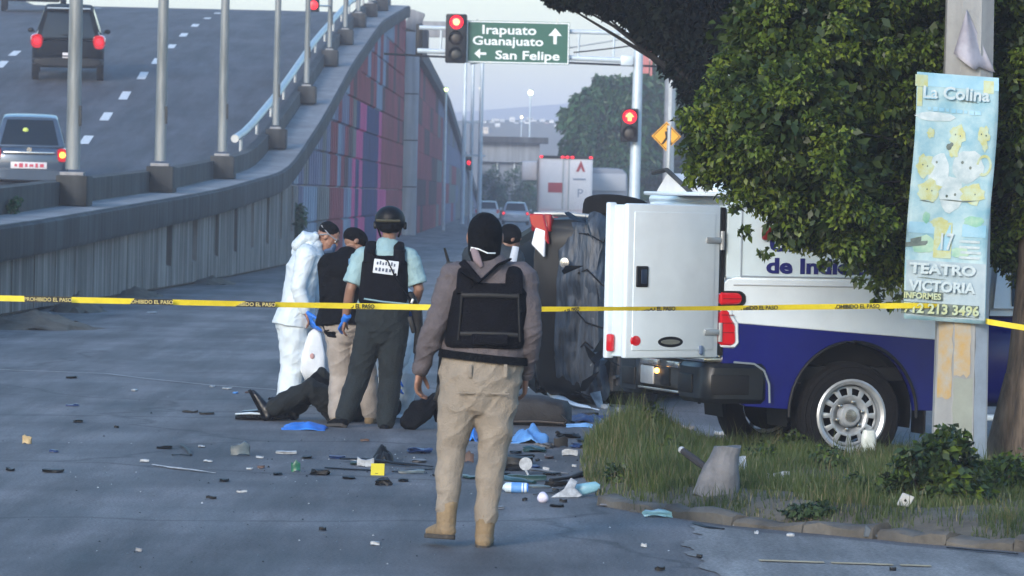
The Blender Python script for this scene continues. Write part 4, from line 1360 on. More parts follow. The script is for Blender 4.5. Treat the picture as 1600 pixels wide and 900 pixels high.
def sup(cx, w, z0, z1, n=24, e=4.0):
    """rounded-box cross-section"""
    out = []
    for k in range(n):
        q = 2 * math.pi * k / n
        c, s = math.cos(q), math.sin(q)
        out.append((cx + w * math.copysign(abs(c) ** (2 / e), c), (z0 + z1) / 2 + (z1 - z0) / 2 * math.copysign(abs(s) ** (2 / e), s)))
    return out
def patch(c, inset, lift, nu=4, nv=3, bulge=.02):
    """slightly bulged inset pane on the quad c = (bl, br, tr, tl)"""
    c = [V(p) for p in c]
    n = (c[1] - c[0]).cross(c[3] - c[0]).normalized()
    vs_, fs_ = [], []
    for j in range(nv + 1):
        for i in range(nu + 1):
            u = inset + (1 - 2 * inset) * i / nu; v = inset + (1 - 2 * inset) * j / nv
            p = c[0].lerp(c[1], u).lerp(c[3].lerp(c[2], u), v)
            vs_.append(p + n * (lift + bulge * (1 - (2 * u - 1) ** 2) * (1 - (2 * v - 1) ** 2)))
    for j in range(nv):
        for i in range(nu): fs_.append([j * (nu + 1) + i, j * (nu + 1) + i + 1, (j + 1) * (nu + 1) + i + 1, (j + 1) * (nu + 1) + i])
    return vs_, fs_
def make_car(name, loc, rz, W, H, L, label, group, pm, style='hatch', belt=.6, lamps='lit', plate='white', rimm=None, lampm=None, trim=True, lk=1.0, lz=.14, pw_=.32):
    """rear at y = 0, front at y = L; x across; W overall width"""
    o = empty(name, loc, rz, label, 'car', group)
    h = W / 2
    zb = H * belt
    lo = .2 if style != 'suv' else .45
    mb = MB()
    sed = style == 'sedan'
    deck = zb if not sed else zb + .04
    rings = [(0, .80, lo + .16, zb * .9), (.05, .9, lo + .08, zb * .97), (.16, .96, lo, zb), (.5, .995, lo, zb + .01), (L * .35, 1, lo, zb + .01), (L * .7, 1, lo, zb), (L * .86, .97, lo, zb * .94), (L * .96, .9, lo + .04, zb * .84), (L, .78, lo + .12, zb * .72)]
    mb.loft([[V((x, y, z)) for x, z in sup(0, h * wf, a, b)] for y, wf, a, b in rings])
    mb.build('body', pm, o, 40)
    # cabin
    yb0 = .1 if not sed else L * .17
    yt0 = .42 if not sed else L * .27
    if style == 'suv': yb0, yt0 = .06, .3
    yt1, yb1 = L * .6, L * .74
    wb, wt = h * .93, h * (.72 if not sed else .7)
    if style == 'suv': wt = h * .66
    B = [V((-wb, yb0, zb - .02)), V((wb, yb0, zb - .02)), V((wb, yb1, zb - .02)), V((-wb, yb1, zb - .02))]
    T = [V((-wt, yt0, H - .05)), V((wt, yt0, H - .05)), V((wt, yt1, H - .05)), V((-wt, yt1, H - .05))]
    bm = bmesh.new()
    bv = [bm.verts.new(p) for p in B]; tv = [bm.verts.new(p) for p in T]
    bm.faces.new(bv[::-1]); bm.faces.new(tv)
    for i in range(4): bm.faces.new([bv[i], bv[(i + 1) % 4], tv[(i + 1) % 4], tv[i]])
    bmesh.ops.bevel(bm, geom=list(bm.edges), offset=.07, segments=3, profile=.5, affect='EDGES')
    m2 = MB(); m2.bm(bm)
    # gently crowned roof
    m2.loft([[V((x, y, z)) for x, z in sup(0, wt * k, H - .12, H - dz, 20, 3)] for y, k, dz in ((yt0 + .02, .9, .04), (yt0 + .2, .99, .01), ((yt0 + yt1) / 2, 1, 0), (yt1 - .2, .99, .01), (yt1 - .02, .9, .04))])
    m2.build('cabin', pm, o, 40)
    for nm, q in (('rear_window', (B[0], B[1], T[1], T[0])), ('side_window', (B[1], B[2], T[2], T[1])), ('windscreen', (B[2], B[3], T[3], T[2])), ('side_window', (B[3], B[0], T[0], T[3]))):
        v_, f_ = patch(q, .085, .006, 6, 4, .03 if nm in ('rear_window', 'windscreen') else .01)
        g_ = MB().add(v_, f_)
        g_.build(nm, MT['glass'], o, 60)
    # lamps
    lm = lampm or (RED if lamps == 'lit' else REDOFF)
    for s in (-1, 1):
        mb = MB()
        mb.loft([[V((s * (h * .86) + dx, y, z)) for dx, z in sup(0, .115 * k * lk, zb - lz - .13 * lk, zb - lz + .12 * lk, 14, 3)] for y, k in ((-.03, .8), (.06, 1.0), (.2, 1.06))])
        tl = mb.build('tail_light', REDLENS, o)
        MB().lathe([(-.055, .02), (-.05, .055 * lk), (-.0, .07 * lk)], 16, (s * h * .86, 0, zb - lz), 'Y').build('lamp', lm, tl)
    # bumper and plate
    mb = MB()
    mb.loft([[V((x, y, z)) for x, z in sup(0, h * k, lo + .06, lo + .3, 20, 5)] for y, k in ((-.1, .82), (-.07, .92), (.02, .98), (.16, 1.0))])
    mb.build('bumper', pm if trim else MT['black'], o)
    pl = MB().box((0, -.012 if not sed else -.025, zb * .6 if plate != 'low' else lo + .38), (pw_, .03, .16), .01).build('number_plate', flat("plate_white", (.62, .6, .63), .5), o)
    if plate == 'red':
        mb = MB()
        for k in range(6): mb.box(((-.36 + k * .144) * pw_, -.012 if not sed else -.043, zb * .6 - .0), ((.07 + .04 * (k % 2)) * pw_, .004, .06 + .02 * ((k * 5) % 3)))
        mb.build('plate_marks', flat("plate_red", (.5, .06, .1), .5), pl)
    for s in (-1, 1):
        mb = MB()
        mb.ell((s * (h + .09), L * .66, zb + .07), (.1, .06, .075))
        mb.tube([(s * (h - .04), L * .66, zb + .02), (s * (h + .06), L * .66, zb + .05)], .025, 6)
        mb.build('mirror', MT['black'] if not trim else pm, o)
    R = H * (.21 if style != 'suv' else .17)
    rm = rimm or MT['steel']
    for y in (L * .2, L * .8):
        for s in (-1, 1):
            wheel(o, (s * (h - .11), y, R), R, .21, rm, s)
    mb = MB(); mb.box((0, L * .5, lo + .02), (W * .8, L * .85, .1), .02)
    mb.build('underbody', MT['black'], o)
    return o

# ---- cars on the flyover
black_paint = mat("black_car_paint", (.002, .0035, .006), .6, .1, 3, spec=.05)
p = RP(105, 129)
suv = make_car('suv', (p.x, p.y, zr(p.y)), rad(-1), 2.2, 2.26, 4.6, 'black hatchback SUV with lit round tail lights driving up the flyover', 'cars on the flyover', black_paint, 'suv', .58, trim=False, plate='low', lk=1.7, lz=.05)
suv.rotation_euler = (math.atan(.1), 0, rad(5))
zb_ = 2.26 * .58
MB().box((0, .3, 2.2), (1.3, .35, .05), .02).build('spoiler', black_paint, suv)
mb = MB(); mb.tube([(.35, .04, zb_ + .08), (-.2, .03, zb_ + .16)], .018, 6); mb.build('wiper', MT['black'], suv)
MB().box((0, -.02, zb_ - .5), (1.5, .03, .04), .01).build('tailgate_seam', mat('seam_black', (.001, .001, .0015), .9, spec=0.0), suv)
for sx in (-1, 1):
    mb = MB(); mb.tube([(sx * .98, .1, zb_ + .02), (sx * .7, .36, 2.16)], .02, 6); mb.build('pillar_edge', MT['steelblue'], suv)  # pale tube along each rear pillar edge
mb = MB(); mb.tube([(-.66, .38, 2.245), (.66, .38, 2.245)], .02, 6); mb.build('roof_edge', MT['steelblue'], suv)
silver_paint = paint("blue_silver_car_paint", (.055, .085, .13), metal=.3)
ys_ = 108.5
p = D(45, 262, ys_)
sed = make_car('sedan', (p.x, ys_, zr(ys_)), rad(-1.5), 1.82, 1.72, 4.5, 'blue-silver sedan with a glowing amber-red tail light at the left edge of the flyover', 'cars on the flyover', silver_paint, 'sedan', .58, plate='red', lk=1.25, pw_=.85, lampm=flat("amber_red_lamp", (1, .35, .05), .3, emit=1.8, ecol=(1, .25, .03)))
sed.rotation_euler = (math.atan(.06), 0, rad(5.5))
zb = 1.72 * .58
MB().box((0, -.05, zb - .1), (1.2, .05, .055), .02).build('chrome_strip', MT['chrome'], sed)
MB().lathe([(-.05, .01), (-.05, .06), (-.02, .065)], 16, (0, 0, zb - .03), 'Y').build('badge', MT['chrome'], sed)
MB().ell((-.1, .98, 1.38), (.07, .03, .06)).build('sticker', flat("yellow_green_sticker", (.5, .6, .12), .5), sed)
y3 = 186
p = D(52, -10, y3)
c3 = make_car('car', (p.x, y3, zr(y3)), 0, 2.6, 2.2, 4.6, 'dark car near the flyover crest showing only its rear wheels', 'cars on the flyover', black_paint, 'suv', .58, trim=False)
c3.rotation_euler = (math.atan(.06), 0, rad(5))

# ---- cars beyond the junction
pw = paint("white_car_paint", (.55, .57, .58))
psl = paint("silver_car_paint", (.42, .46, .5), metal=.3)
p = G(769, 355); p = D(769, 0, 330); p.z = 0
make_car('car', p, 0, 1.75, 1.5, 4.3, 'small white car with its lights off, left of two cars beyond the crash', 'cars beyond the crash', pw, 'hatch', .6, lamps='off')
p = D(813, 0, 300); p.z = 0
make_car('car', p, 0, 1.8, 1.5, 4.4, 'pale silver car with both brake lights lit beyond the crash', 'cars beyond the crash', psl, 'sedan', .6)

# ---- box trailer lorry
Yt_ = 225
stt = FPX / Yt_
c = D(883, 330, Yt_)
tr = empty('lorry', (c.x, Yt_, 0), rad(0), 'white box trailer lorry with red top marker lights ahead of the crash', 'lorry')
twh = flat("trailer_white", (.74, .73, .74), .5)
tzt = D(883, 244, Yt_).z
tw = 83 / stt
MB().box((0, 6.5, (tzt + 1.1) / 2), (tw, 13, tzt - 1.1), .05).build('box_body', twh, tr)
MB().box((-tw / 4 + .02, -.03, (tzt + 1.2) / 2), (tw / 2 - .12, .06, tzt - 1.35), .02).build('rear_door', twh, tr)
MB().box((tw / 4 - .02, -.03, (tzt + 1.2) / 2), (tw / 2 - .12, .06, tzt - 1.35), .02).build('rear_door', twh, tr)
mb = MB()
for dx in (-.14, .14): mb.tube([(dx, -.09, 1.3), (dx, -.09, tzt - .15)], .03, 6)
mb.build('door_bar', MT['steel'], tr)
MB().box((0, -.05, tzt - .06), (tw - .1, .1, .14)).build('header', MT['black'], tr)
for dx in (-1.22, -.18, .05, .3, 1.2):
    MB().ell((dx, -.12, tzt - .05), (.09, .04, .06), seg=8, rings=6).build('marker_light', RED, tr)
lr = flat("logo_red", (.42, .05, .06), .6)
ld = flat("logo_grey_blue", (.22, .27, .36), .6)
MB().box((-.5, -.07, 2.35), (.72, .02, .48)).build('red_placard', lr, tr)
mb = MB(); mb.prism([(-.24, 0), (0, .55), (.22, 0), (.1, 0), (0, .22), (-.1, 0)], (0, -.02, 0), (.72, -.065, 3.15))
mb.build('emblem', lr, tr)
text("P", 'lettering', .6, facing((.55, -.066, 1.9)), ld, tr)
MB().box((.66, -.07, 2.78), (.62, .02, .08)).build('dark_stripe', ld, tr)
MB().box((0, .05, .95), (tw, .15, .2), .02).build('bumper_bar', MT['black'], tr)
for dx in (-1.05, .95):
    MB().box((dx, -.06, .92), (.3, .08, .2), .03).build('tail_light', RED, tr)
MB().box((-.6, -.05, .85), (.5, .05, .14)).build('reflector', REDLENS, tr)
MB().box((0, 6, .9), (.9, 11, .25)).build('chassis', MT['black'], tr)
for y_ in (1.6, 2.9):
    for s in (-1, 1): wheel(tr, (s * (tw / 2 - .25), y_, .5), .5, .45, MT['steel'], s)
MB().box((-tw / 2 - .02, 6.5, (tzt + 1.1) / 2), (.03, 12.9, tzt - 1.3)).build('side_skin', flat("trailer_cream_side", (.6, .55, .5), .6), tr)
# mirror board at the left of the lorry
MB().box((-tw / 2 - .45, 12, 3.2), (.8, .3, 1.0), .1).build('cab_deflector', twh, tr)
# ---- grey van or tanker to the right of the lorry
Yv = 238
c = D(944, 320, Yv)
vn = empty('grey_truck', (c.x, Yv, 0), 0, 'dull grey covered truck partly hidden behind the lorry', 'truck')
zt_ = D(944, 262, Yv).z
gv = flat("truck_grey", (.24, .26, .3), .6)
mb = MB(); mb.loft([[V((x, y, z)) for x, z in sup(0, 1.2 * k, .9, zt_ - d_, 24, 5)] for y, k, d_ in ((0, .96, .06), (.1, 1, 0), (6, 1, 0), (6.1, .96, .06))])
mb.build('body', gv, vn)
MB().box((0, -.06, zt_ - .75), (2.2, .06, .9), .03).build('rear_panel', flat("truck_pale_panel", (.42, .43, .45), .6), vn)
MB().box((0, 7.2, 1.6), (2.2, 1.8, 1.8), .2).build('cab', gv, vn)
MB().box((.4, -.1, .9), (.9, .1, .18), .03).build('bumper', MT['chrome'], vn)
for y_ in (1.5, 6.8):
    for s in (-1, 1): wheel(vn, (s * 1.0, y_, .45), .45, .35, MT['steel'], s)

# ================================================================== POLICE PICKUP
YT = 34.3
rootp = D(1140, 700, YT); rootp.z = -.10
PU = empty('pickup_truck', rootp, rad(17), 'white and royal blue forensic pickup with a camper shell and its rear door swung open', 'pickup truck')
PW2 = paint("pickup_white", (.69, .78, .85), .35)
PBL = mat("pickup_royal_blue", (.003, .006, .13), .28, .12, 2.5, spec=.5)
PLB = paint("camper_pale_blue_white", (.62, .75, .82), .4)
AX, AZ, AR = .97, .42, .5       # wheel-arch centre and radius
RW = 2.0                        # width
def arch_poly(pts_before, pts_after, r=AR):
    arc = [(AX + math.cos(q) * r, AZ + math.sin(q) * r * 1.06) for q in np.linspace(math.pi - .1, .1, 19)]
    return pts_before + arc + pts_after
def bz(x): return 1.09 - .065 * x          # blue / white line
sidethk = (0, .06, 0)
for nm_y, off in (('near', 0.0), ('far', RW)):
    yv = 0 if off == 0 else -.06
    mb = MB()
    poly = arch_poly([(-.07, bz(-.07)), (-.07, .56), (.12, .47), (AX - AR * .995, .45)], [(AX + AR * .995, .45), (1.98, .45), (1.98, bz(1.98))])
    mb.prism(poly[::-1], (0, .06, 0), (0, off + yv, 0), bev=.004)
    mb.build('blue_bed_side', PBL, PU, 30)
    mb = MB()
    mb.prism([(-.08, bz(-.07) + .002), (1.98, bz(1.98) + .002), (1.98, 1.42), (-.04, 1.42), (-.08, 1.38)], (0, .064, 0), (0, off + yv - .002 * (off == 0), 0), bev=.006)
    mb.build('white_bed_side', PW2, PU, 30)
    # arch lip and dark liner
    mb = MB()
    arc = [V((AX + math.cos(q) * (AR + .012), off + (-.012 if off == 0 else .012), AZ + math.sin(q) * (AR + .012) * 1.06)) for q in np.linspace(math.pi + .05, -.05, 25)]
    mb.tube(arc, .013, 8); mb.build('arch_lip', MT['black'], PU)
    mb = MB()
    ar = [V((AX + math.cos(q) * (AR + .002), 0, AZ + math.sin(q) * (AR + .002) * 1.06)) for q in np.linspace(math.pi + .2, -.2, 21)]
    ya, yb_ = (.07, .5) if off == 0 else (RW - .5, RW - .07)
    vs_ = [p + V((0, ya, 0)) for p in ar] + [p + V((0, yb_, 0)) for p in ar]
    mb.add(vs_, [[i, i + 1, 22 + i, 21 + i] for i in range(20)])
    n_ = len(mb.v)
    mb.build('arch_liner', MT['black'], PU)
# bed floor, inner box and camper shell
MB().box((1.0, RW / 2, .72), (1.96, RW - .2, .1)).build('bed_floor', MT['black'], PU)
MB().box((1.95, RW / 2, 1.35), (.04, RW - .14, 1.2)).build('bed_bulkhead', MT['black'], PU)
cam_m = MB()
cam_m.prism([(-.06, 1.425), (1.97, 1.425), (1.97, 1.99), (-.06, 1.99)], (0, .05, 0), (0, .015, 0), bev=.012)
cam_m.build('camper_side', PLB, PU)
MB().prism([(0.0, 1.425), (1.97, 1.425), (1.97, 1.99), (.0, 1.99)], (0, .05, 0), (0, RW - .065, 0), bev=.012).build('camper_side', PLB, PU)
MB().box((1.0, RW / 2, 2.0), (2.02, RW + .02, .07), .03).build('camper_roof', PLB, PU)
MB().box((.03, .09, 1.38), (.07, .13, 1.2), .01).build('rear_post', PW2, PU)
MB().box((.03, RW - .09, 1.38), (.07, .13, 1.2), .01).build('rear_post', PW2, PU)
MB().box((.02, RW / 2, 1.93), (.07, RW - .3, .1), .01).build('rear_header', PW2, PU)
MB().box((1.0, .05, 1.424), (1.96, .07, .02), .006).build('bed_rail', PW2, PU)
# raised roof pod with a sloping edge, white vent hood, roof unit
mb = MB()
mb.prism([(.02, .12), (.02, 1.05), (.02, 1.05)][:2] + [(1.9, 1.05), (1.9, .12)], (0, 0, .2), (0, 0, 2.035), V((1, 0, 0)), V((0, 1, 0)), bev=.03)
mb.build('roof_pod', PLB, PU)
mb = MB()
mb.prism([(.46, 2.03), (1.25, 2.03), (1.25, 2.06), (1.02, 2.19), (.95, 2.2), (.5, 2.08)], (-.28, 0, 0), (.08, 0, 0), V((0, 1, 0)), V((0, 0, 1)), bev=.006)
mb.build('vent_hood', flat("vent_white", (.74, .74, .72), .45), PU)
MB().tube([V((-.21, .42, 2.06)), V((-.21, .98, 2.225)), V((-.21, 1.3, 2.2))], .018, 6).build('vent_trim', MT['barrier'], PU)
MB().box((-.1, .7, 2.045), (.34, 1.3, .03), .01).build('roof_lip', PW2, PU)
mb = MB(); mb.loft([[V((x, y, z)) for x, z in sup(.42, .34 * k, 2.235, 2.36 - d_, 20, 3)] for y, k, d_ in ((.25, .8, .04), (.32, 1, 0), (.9, 1, 0), (.98, .8, .04))])
mb.build('roof_unit', flat("roof_unit_white", (.74, .75, .75), .4), PU)
frm = MB()
for (x0_, z0_, x1_, z1_) in ((.06, 1.44, 1.93, 1.44), (.06, 1.95, 1.93, 1.95), (.06, 1.44, .06, 1.95), (1.93, 1.44, 1.93, 1.95)):
    frm.tube([(x0_, .012, z0_), (x1_, .012, z1_)], .007, 6)
frm.build('camper_seam', flat("seam_grey_blue", (.3, .36, .42), .6), PU)
MB().box((1.985, .03, 1.0), (.012, .05, 1.0)).build('cab_gap', MT['black'], PU)
MB().box((.62, -.003, 1.25), (.0, .0, .0)) if False else None
mb = MB(); mb.tube([(.0, -.004, 1.375), (1.97, -.004, 1.375)], .006, 6); mb.build('bed_crease', flat("seam_white_grey", (.42, .46, .5), .5), PU)
MB().prism([(1.5, 1.12), (1.7, 1.12), (1.72, 1.14), (1.72, 1.28), (1.7, 1.3), (1.5, 1.3), (1.48, 1.28), (1.48, 1.14)], (0, -.004, 0), (0, -.002, 0), bev=.001).build('fuel_flap', PW2, PU)
# side marker lamp
MB().box((.3, -.005, 1.76), (.17, .05, .1), .02).build('marker_lamp', REDOFF, PU)
# lettering on the camper
navy = flat("lettering_navy", (.012, .016, .15), .45)
text("de Indicios", 'lettering', .155, facing((.26, .011, 1.47)), navy, PU, width=.9, bold=.006, ext=.002)
text("Unidad", 'lettering', .155, facing((.28, .011, 1.635)), navy, PU, width=.6, bold=.006, ext=.002)
# open rear door (near side), hinged at the corner
DR = empty('rear_door', (-.1, -.02, 0), 0)
DR.parent = PU
tag(DR, 'thick white camper door swung open')
AL = rad(180 + 40 - 17)        # direction of the door in truck coordinates
DR.rotation_euler.z = AL
DLEN, DT = .92, .2
dz0, dz1 = .83, 1.965
# door frame: x along the door from the hinge, -y = outer skin (towards the camera)
MB().box((DLEN / 2 + .02, .03, (dz0 + dz1) / 2), (DLEN, .06, dz1 - dz0), .018).build('door_skin', PW2, DR)
mb = MB()
mb.box((DLEN - .04, DT / 2 + .03, (dz0 + dz1) / 2), (.06, DT - .07, dz1 - dz0 - .02), .01)
mb.build('door_edge', PLB, DR)
MB().box((DLEN + .0, DT + .012, (dz0 + dz1) / 2), (.07, .05, dz1 - dz0 + .01), .012).build('door_inner_flange', PW2, DR)
MB().box((DLEN / 2, DT - .01, (dz0 + dz1) / 2), (DLEN - .05, .05, dz1 - dz0 - .06), .012).build('door_liner', PW2, DR)
MB().box((DLEN + .02, DT - .03, .94), (.04, .06, .13), .015).build('edge_lamp', REDLENS, DR)
dx_ = lambda px: (1128 - px) / (212 * math.cos(rad(40)))
dzz = lambda py: 2.0 - (py - 312) / 212.5
# which local side faces the camera?
S_OUT = 1
def on_door(px, py): return (dx_(px), 0.0, dzz(py))
DOORF = []
MB().box((DLEN / 2 + .02, -.002, (dz0 + dz1) / 2), (DLEN - .12, .01, dz1 - dz0 - .12), .004).build('door_panel', PW2, DR)
hx, _, hz = on_door(998, 433)
mb = MB()
mb.box((hx, -.008, hz), (.115, .02, .155), .03, seg=3)
mb.build('handle_recess', MT['black'], DR)
MB().box((hx - .012, -.014, hz), (.06, .02, .11), .012).build('handle', mat("handle_blue_black", (.02, .035, .07), .35), DR)
hx, _, hz = on_door(991, 533)
l_ = MB().lathe([(-.012, .01), (-.01, .035), (-.002, .042), (.0, .042)], 20, axis='Y'); r_ = l_.build('reflector', REDLENS, DR); r_.location = (hx, 0, hz); r_.scale = (1.2, 1, 1)
hx, _, hz = on_door(1046, 535)
b1 = MB().lathe([(-.008, .01), (-.008, .095), (.0, .1)], 26, axis='Y').build('oval_badge', MT['black'], DR); b1.location = (hx, 0, hz); b1.scale = (1.3, 1, .42)
b2 = MB().lathe([(-.014, .01), (-.013, .07), (-.006, .075)], 26, axis='Y').build('badge_face', mat("badge_olive", (.16, .17, .15), .5), b1); b2.scale = (1, 1, .62)
for zz in (375, 520):
    hx, _, hz = on_door(1118, zz)
    mb = MB(); mb.box((hx + .04, -.012, hz), (.15, .02, .045), .012); mb.tube([(hx - .05, -.01, hz - .07), (hx - .05, -.01, hz + .07)], .016, 8)
    mb.build('hinge', MT['steel'], DR)
hx, _, hz = on_door(1095, 548)
MB().box((hx, -.014, hz), (.035, .02, .07), .01).build('latch', mat("latch_blue_grey", (.1, .15, .25), .4), DR)
# far rear door, also open
D2 = empty('far_rear_door', (-.03, RW + .0, 0), 0); D2.parent = PU
D2.rotation_euler.z = rad(12)
MB().box((.45, .03, 1.4), (.9, .06, 1.1), .02).build('door_skin', PW2, D2)
MB().box((.45, -.05, 1.4), (.84, .08, 1.02), .02).build('door_liner', PLB, D2)
MB().box((-.09, .03, 1.4), (.03, .07, 1.1)).build('hinge_gap_shade', MT['black'], PU)  # black strip added as the shade of the gap at the hinge
# black block standing in for the shaded inside of the camper
MB().box((1.2, 1.0, 1.2), (1.3, 1.5, .9), .03).build('dark_interior', MT['black'], PU)
# tail lights
mb = MB()
mb.prism([(0, 1.2), (.0, 1.33), (.16, 1.33), (.2, 1.3), (.2, 1.24), (.165, 1.215)], (0, .16, 0), (-.1, -.018, 0), bev=.012)
mb.build('tail_light', MT['black'], PU)
mb = MB(); mb.prism([(0, 1.225), (.0, 1.318), (.145, 1.318), (.18, 1.295), (.18, 1.248), (.145, 1.228)], (0, .15, 0), (-.112, -.03, 0), bev=.015)
mb.build('tail_light_lens', REDLENS, PU)
mb = MB(); mb.prism([(0, .91), (.0, 1.2), (.09, 1.2), (.1, 1.15), (.145, 1.09), (.155, .94), (.12, .9)], (0, .16, 0), (-.1, -.016, 0), bev=.012)
mb.build('tail_light', PW2, PU)
mb = MB(); mb.prism([(.005, .925), (.005, 1.185), (.075, 1.185), (.085, 1.14), (.13, 1.075), (.138, .95), (.11, .92)], (0, .15, 0), (-.112, -.03, 0), bev=.015)
mb.build('tail_light_lens', REDLENS, PU)
for zq in (1.02, 1.09, 1.15):
    MB().box((-.05, -.034, zq), (.1, .006, .006)).build('lens_rib', REDOFF, PU)
MB().box((-.02, -.034, 1.272), (.14, .006, .006)).build('lens_rib', REDOFF, PU)
MB().prism([(0, 1.2), (.0, 1.33), (.18, 1.33), (.18, 1.22)], (0, .16, 0), (-.03, RW - .14, 0), bev=.012).build('tail_light', REDLENS, PU)
MB().prism([(0, .91), (.0, 1.2), (.09, 1.2), (.14, .92)], (0, .16, 0), (-.03, RW - .14, 0), bev=.012).build('tail_light', REDLENS, PU)
# bumper: black corner shells, bright step in the middle
def bsec(y0, y1, m, nm, x0=-.22, x1=.02, z0=.5, z1=.79):
    MB().box(((x0 + x1) / 2, (y0 + y1) / 2, (z0 + z1) / 2), (x1 - x0, y1 - y0, z1 - z0), .05, seg=3).build(nm, m, PU)
bcorner = mat("bumper_dark_plastic", (.008, .011, .015), .4, .1, 10, spec=.35)
for s in (0, 1):
    yy_ = -.03 if s == 0 else RW + .03
    sg_ = 1 if s == 0 else -1
    pl = [(-.24, 0.14), (-.2, .02), (-.1, -.01), (.27, -.01), (.27, .1), (-.02, .14), (-.02, .55), (-.24, .55)]
    mb = MB(); mb.prism([(a, yy_ + sg_ * b) for a, b in pl][::sg_], (0, 0, .3), (0, 0, .49), V((1, 0, 0)), V((0, 1, 0)), bev=.035)
    mb.build('bumper_corner', bcorner, PU, 40)
    mb = MB(); mb.tube([V((.0, yy_ - sg_ * .02, .8)), V((.16, yy_ - sg_ * .022, .79)), V((.24, yy_ - sg_ * .022, .74)), V((.283, yy_ - sg_ * .02, .64)), V((.29, yy_ - sg_ * .02, .5))], .009, 6)
    mb.build('bumper_trim', mat('trim_steel_grey', (.2, .24, .28), .4), PU)
    MB().box((-.02, yy_ - sg_ * .006, .63), (.3, .02, .15), .02).build('bumper_recess', MT['black'], PU)
    MB().box((-.245, yy_ + sg_ * .36, .63), (.02, .3, .14), .01).build('step_pad', MT['black'], PU)
bsec(.52, RW - .52, MT['barrier'], 'bumper_centre', z0=.56, z1=.78)
for (y0, y1, z0, z1) in ((.5, .78, .73, .775), (1.0, 1.4, .73, .775), (.5, 1.45, .54, .56)):
    MB().box((-.232, (y0 + y1) / 2, (z0 + z1) / 2), (.03, y1 - y0, z1 - z0), .006).build('chrome_strip', MT['chrome'], PU)
MB().box((-.06, .55, .815), (.3, 1.05, .04), .01).build('chrome_sill', MT['chrome'], PU)
MB().box((-.05, .1, .86), (.07, .07, .11), .015).build('chrome_bracket', MT['chrome'], PU)
MB().ell((-.235, 1.03, .69), (.02, .03, .022), seg=10, rings=6).build('plate_lamp', flat("amber_lamp", (1, .5, .1), .4, emit=3, ecol=(1, .45, .08)), PU)
MB().box((-.225, .85, .65), (.02, .2, .14), .01).build('plate_holder', MT['black'], PU)
MB().box((-.225, 1.28, .65), (.02, .3, .14), .01).build('plate_holder', MT['steel'], PU)
# rear wheels: steel rim with slots
steelw = mat("steel_wheel_grey", (.42, .45, .48), .38, .1, 9, metal=.45)
def steel_wheel(loc, out):
    R, W = .405, .27
    p = [(-.5, .7), (-.5, .86), (-.44, .965), (-.28, 1), (.28, 1), (.44, .965), (.5, .86), (.5, .7), (.42, .6), (-.42, .6)]
    mb = MB(); mb.lathe([(h * W, r * R) for h, r in p], 48, axis='Y', close=True)
    t = mb.build('wheel', MT['tyre'], PU, 40); t.location = loc
    for rr in (.8, .9):
        mb = MB(); mb.lathe([(out * W * .503, R * rr), (out * (W * .503 + .004), R * (rr + .015)), (out * W * .503, R * (rr + .03))], 40, axis='Y', close=True); mb.build('tyre_ridge', MT['tyre'], t)
    mb = MB(); mb.lathe([(out * .06, .235), (out * .128, .238), (out * .142, .262), (out * .134, .278), (out * .09, .27), (-out * .1, .255)], 40, axis='Y', close=False)
    # barrel only: drop the end caps
    mb.f = mb.f[:-2]; mb.m = mb.m[:-2]
    mb.build('rim_barrel', steelw, t)
    # disc with 12 slots
    mb = MB()
    n, seg = 12, 60
    prof = [(.16, .07), (.155, .115), (.15, .212), (.12, .236)]
    yo = [out * .045, out * .085, out * .095, out * .08, out * .062]
    rad_ = [.085, .135, .155, .208, .236]
    vs_, fs_ = [], []
    for k, r in enumerate(rad_):
        for j in range(seg):
            q = 2 * math.pi * j / seg
            vs_.append((math.cos(q) * r, yo[k], math.sin(q) * r))
    for k in range(4):
        for j in range(seg):
            if k == 2 and j % 5 in (1, 2, 3): continue
            j2 = (j + 1) % seg
            fs_.append([k * seg + j, k * seg + j2, (k + 1) * seg + j2, (k + 1) * seg + j])
    mb.add(vs_, fs_)
    d_ = mb.build('rim_disc', steelw, t, 60)
    sm = d_.modifiers.new('thick', 'SOLIDIFY'); sm.thickness = .006
    mb = MB(); mb.lathe([(out * .05, .088), (out * .1, .085), (out * .12, .07), (out * .125, .03), (out * .127, .001)], 24, axis='Y'); mb.build('hub', steelw, t)
    mb = MB(); mb.lathe([(out * .12, .05), (out * .132, .045), (out * .135, .001)], 20, axis='Y'); mb.build('hub_cap', MT['chrome'], t)
    for k in range(6):
        q = 2 * math.pi * k / 6 + .3
        mb = MB(); mb.lathe([(out * .07, .013), (out * .105, .013), (out * .108, .006)], 6, (math.cos(q) * .105, 0, math.sin(q) * .105), 'Y'); mb.build('wheel_nut', MT['chrome'], t)
    mb = MB(); mb.lathe([(out * .0, .02), (out * .0, .2)], 24, axis='Y'); mb.build('brake_drum', MT['black'], t)
    return t
steel_wheel((AX, .15, .405), -1)
steel_wheel((AX, RW - .15, .405), 1)
steel_wheel((AX + 3.55, .15, .405), -1)
steel_wheel((AX + 3.55, RW - .15, .405), 1)
MB().tube([(AX, .3, .405), (AX, RW - .3, .405)], .06, 10).build('axle', MT['black'], PU)
MB().ell((AX, RW / 2, .405), (.17, .2, .17)).build('differential', MT['black'], PU)
for yf in (.45, RW - .45): MB().box((2.6, yf, .56), (5.4, .1, .14)).build('frame_rail', MT['black'], PU)
MB().box((AX + AR + .1, .16, .46), (.02, .26, .38), .008).build('mud_flap', MT['black'], PU)
MB().box((AX + AR + .1, RW - .16, .46), (.02, .26, .38), .008).build('mud_flap', MT['black'], PU)
MB().box((2.75, .03, .4), (2.2, .1, .05), .02).build('running_board', PW2, PU)
